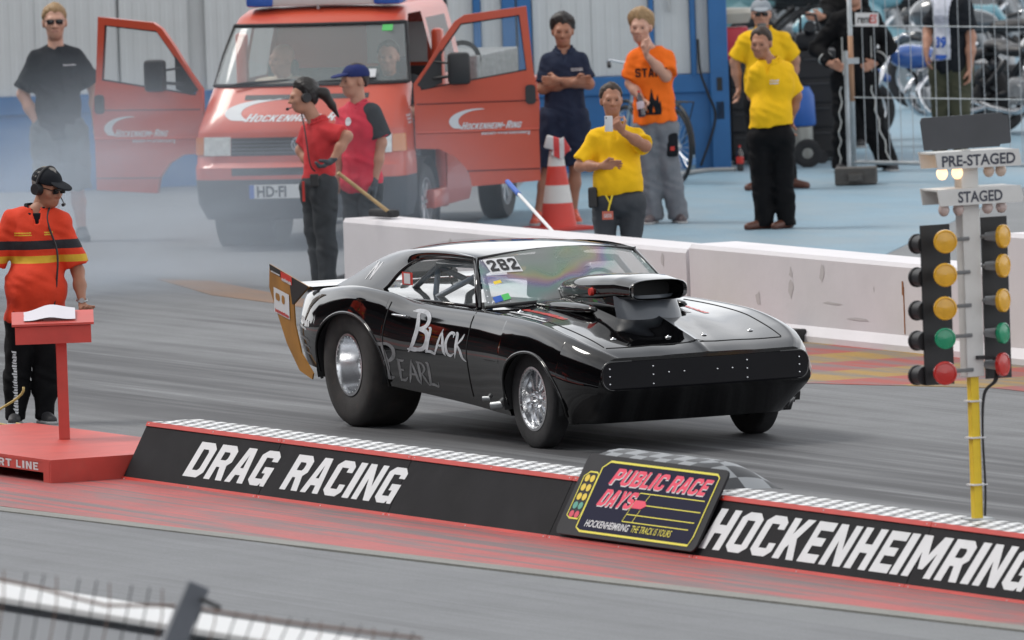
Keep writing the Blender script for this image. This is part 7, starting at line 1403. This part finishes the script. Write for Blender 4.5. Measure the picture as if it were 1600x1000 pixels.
# bib wearer
p = Person((1484, 252), -62, dict(head=(1482, -32), sl=(1468, -2, .08), sr=(1506, 0, -.12), el=(1450, 48, .1), wl=(1446, 78, -.1), er=(1516, 58, -.14), wr=(1514, 105, -.18), hl=(1472, 102, .05), hr=(1500, 102, -.05), kl=(1470, 172, .05), kr=(1500, 172, -.05), al=(1470, 240, .05), ar=(1500, 242, -.05)), 'person in black T-shirt, white numbered bib and olive trousers behind the fence', skin='skin', turn=-50, head_yaw=-60)
p.body({'l': ((0, -.2, -1), (0, 1, 0), .6), 'r': ((0, 0, -1), (-.2, -1, 0), .7)}); p.hair(h_brown, .05); p.shirt(f_black, collar=False, sleeve=.8, loose=.03); p.trousers(f_olive, loose=.03); p.shoes(shoe_d)
nk = p.neck; bib = p.shirt(f_white, 'bib', collar=False, sleeve=.02, loose=.042, hem=(252 - 92) / p.s, fa=.004)
bmz = bib; me = bib.data; bm = bmesh.new(); bm.from_mesh(me); tzz = p.tz
dl = [f_ for f_ in bm.faces if (Vector(tzz.T @ np.array(f_.calc_center_median() - Vector(nk))).x) > .10 ]; bmesh.ops.delete(bm, geom=dl, context='FACES'); bm.to_mesh(me); bm.free()
lets, tw = block_text('2', .10, .5, .1); v, f = font_mesh('39', .13, .006); v, f = subdiv(v, f, 0); p.on_chest('bib_number', v, f, M['decal_blue'], -.06, -.44, target=bib); v, f = patch(.16, .10); p.on_chest('bib_logo', v, f, M['decal_blue'], .0, -.56, target=bib); v, f = squiggle(.10, .05, 3, 1); p.on_chest('bib_logo_mark', v, f, M['decal_white'], -.05, -.585, target=bib, off=.008); v, f = squiggle(.2, .08, 41, 3); p.on_chest('bib_print', v, f, cm('bib_grey', (.35, .37, .45), .6), -.1, -.22, target=bib)
# two men seated in the van
def seated(lx, label, mshirt, hair, yaw, skin_):
    RVm = Matrix.Rotation(R(VR), 3, 'Z'); loc = Vector(tuple(vp)) + RVm @ Vector((lx, 1.25, .0)); J = dict()
    p = Person((0, 0), -330, J | dict(sl=(0, 0), sr=(0, 0), hl=(0, 0), hr=(0, 0)), label, 'men sitting in the red van', skin=skin_, loc=tuple(loc), sc=185.0, rz=VR, head_yaw=yaw)
    s_ = 1.0; A = lambda *c: np.array(c, float); p.j = dict(sl=A(-.19, .02, 1.30), sr=A(.19, .02, 1.30), el=A(-.25, -.14, 1.06), er=A(.25, -.14, 1.06), wl=A(-.16, -.38, 1.12), wr=A(.16, -.38, 1.12), hl=A(-.10, -.08, .80), hr=A(.10, -.08, .80), kl=A(-.14, -.50, .86), kr=A(.14, -.50, .86), al=A(-.14, -.62, .48), ar=A(.14, -.62, .48), head=A(0, -.02, 1.53), chest=A(0, 0, 1.15)); p.hip = A(0, -.06, .82); p.neck = A(0, .02, 1.335); p.k = .98
    p.body({'l': ((.2, -.8, .1), (0, 0, 1), .9), 'r': ((-.2, -.8, .1), (0, 0, 1), .9)}); 
    if hair: p.hair(hair, .02, thick=.008)
    p.shirt(mshirt, loose=.025); p.trousers(f_dgrey, loose=.02, waist=.9); return p
seated(-.42, 'bald man in a cream shirt sitting on the passenger side of the red van', f_cream, None, -35, 'skin'); seated(.50, 'man at the steering wheel of the red van, seen through the windscreen', f_dgrey, h_brown, 5, 'skin')
# helmeted driver in the race car
dr = empty('person', (.95, .34, .45), 90, 'driver in dark suit and white helmet sitting in the black race car', 'person')
blob('body', [('e', (0, .12, .30), (.19, .13, .26)), ('c', (-.17, .1, .47), (-.24, -.08, .30), .06, .05), ('c', (.17, .1, .47), (.24, -.08, .30), .06, .05), ('c', (-.24, -.08, .30), (-.14, -.32, .42), .05, .035), ('c', (.24, -.08, .30), (.14, -.32, .42), .05, .035), ('c', (-.09, .05, .10), (-.12, -.38, .16), .08, .06), ('c', (.09, .05, .10), (.12, -.38, .16), .08, .06), ('c', (-.14, -.32, .42), (-.13, -.38, .45), .035, .03), ('c', (.14, -.32, .42), (.13, -.38, .45), .035, .03)], .018, f_dgrey, dr, .03)
hm = blob('helmet', [('e', (0, .02, .61), (.125, .145, .13))], .013, mat('helmet_white', (.62, .62, .6), .2, coat=1), dr, .02); blob('visor', [('e', (0, -.01, .60), (.118, .128, .05))], .012, M['shade_lens'], hm, .01)
# ------------------------------------------------------------------ tyre smoke drifting over the left background
sm = MB(); c0 = (on(120, 420) + on(560, 400)) / 2
lo = np.array([-23.5, 3.0, .02]); hi = np.array([-10.5, 7.6, 2.3])
sm.box((0, 0, 0), (1, 1, 1)); smo = sm.build('smoke', [bpy.data.materials.new('smoke')]); smo.location = tuple((np.array([-15.6, 3.6, 1.25]))); smo.rotation_euler = (0, 0, R(VIEW + 0)); smo.scale = (8.6, 5.2, 2.7); tag(smo, kind='stuff')
smo['label'] = 'thin bluish tyre smoke hanging over the ground in front of the van'
m = smo.data.materials[0]; m.use_nodes = True; t, n, L = nodes(m); n.remove(n['Principled BSDF']); pv = n.new('ShaderNodeVolumePrincipled'); pv.inputs['Color'].default_value = (.68, .76, .85, 1); pv.inputs['Anisotropy'].default_value = 0
tc = n.new('ShaderNodeTexCoord'); no = n.new('ShaderNodeTexNoise'); no.inputs['Scale'].default_value = 3.6; no.inputs['Detail'].default_value = 4; no.inputs['Distortion'].default_value = .6; L(tc.outputs['Object'], no.inputs['Vector'])
ln = n.new('ShaderNodeVectorMath'); ln.operation = 'LENGTH'; mpn = n.new('ShaderNodeMapping'); mpn.inputs['Location'].default_value = (.0, 0, .22); mpn.inputs['Scale'].default_value = (1, 1, .85); L(tc.outputs['Object'], mpn.inputs[0]); L(mpn.outputs[0], ln.inputs[0])
mr = n.new('ShaderNodeMapRange'); mr.interpolation_type = 'SMOOTHSTEP'; mr.inputs[1].default_value = .5; mr.inputs[2].default_value = .12; L(ln.outputs['Value'], mr.inputs[0]); m2 = n.new('ShaderNodeMapRange'); m2.inputs[1].default_value = .42; m2.inputs[2].default_value = .62; m2.inputs[3].default_value = .10; m2.inputs[4].default_value = 1; L(no.outputs[0], m2.inputs[0])
ml = n.new('ShaderNodeMath'); ml.operation = 'MULTIPLY'; L(mr.outputs[0], ml.inputs[0]); L(m2.outputs[0], ml.inputs[1]); m3 = n.new('ShaderNodeMath'); m3.operation = 'MULTIPLY'; L(ml.outputs[0], m3.inputs[0]); m3.inputs[1].default_value = SMOKE; L(m3.outputs[0], pv.inputs['Density']); L(pv.outputs[0], n['Material Output'].inputs['Volume'])
bpy.context.view_layer.update()
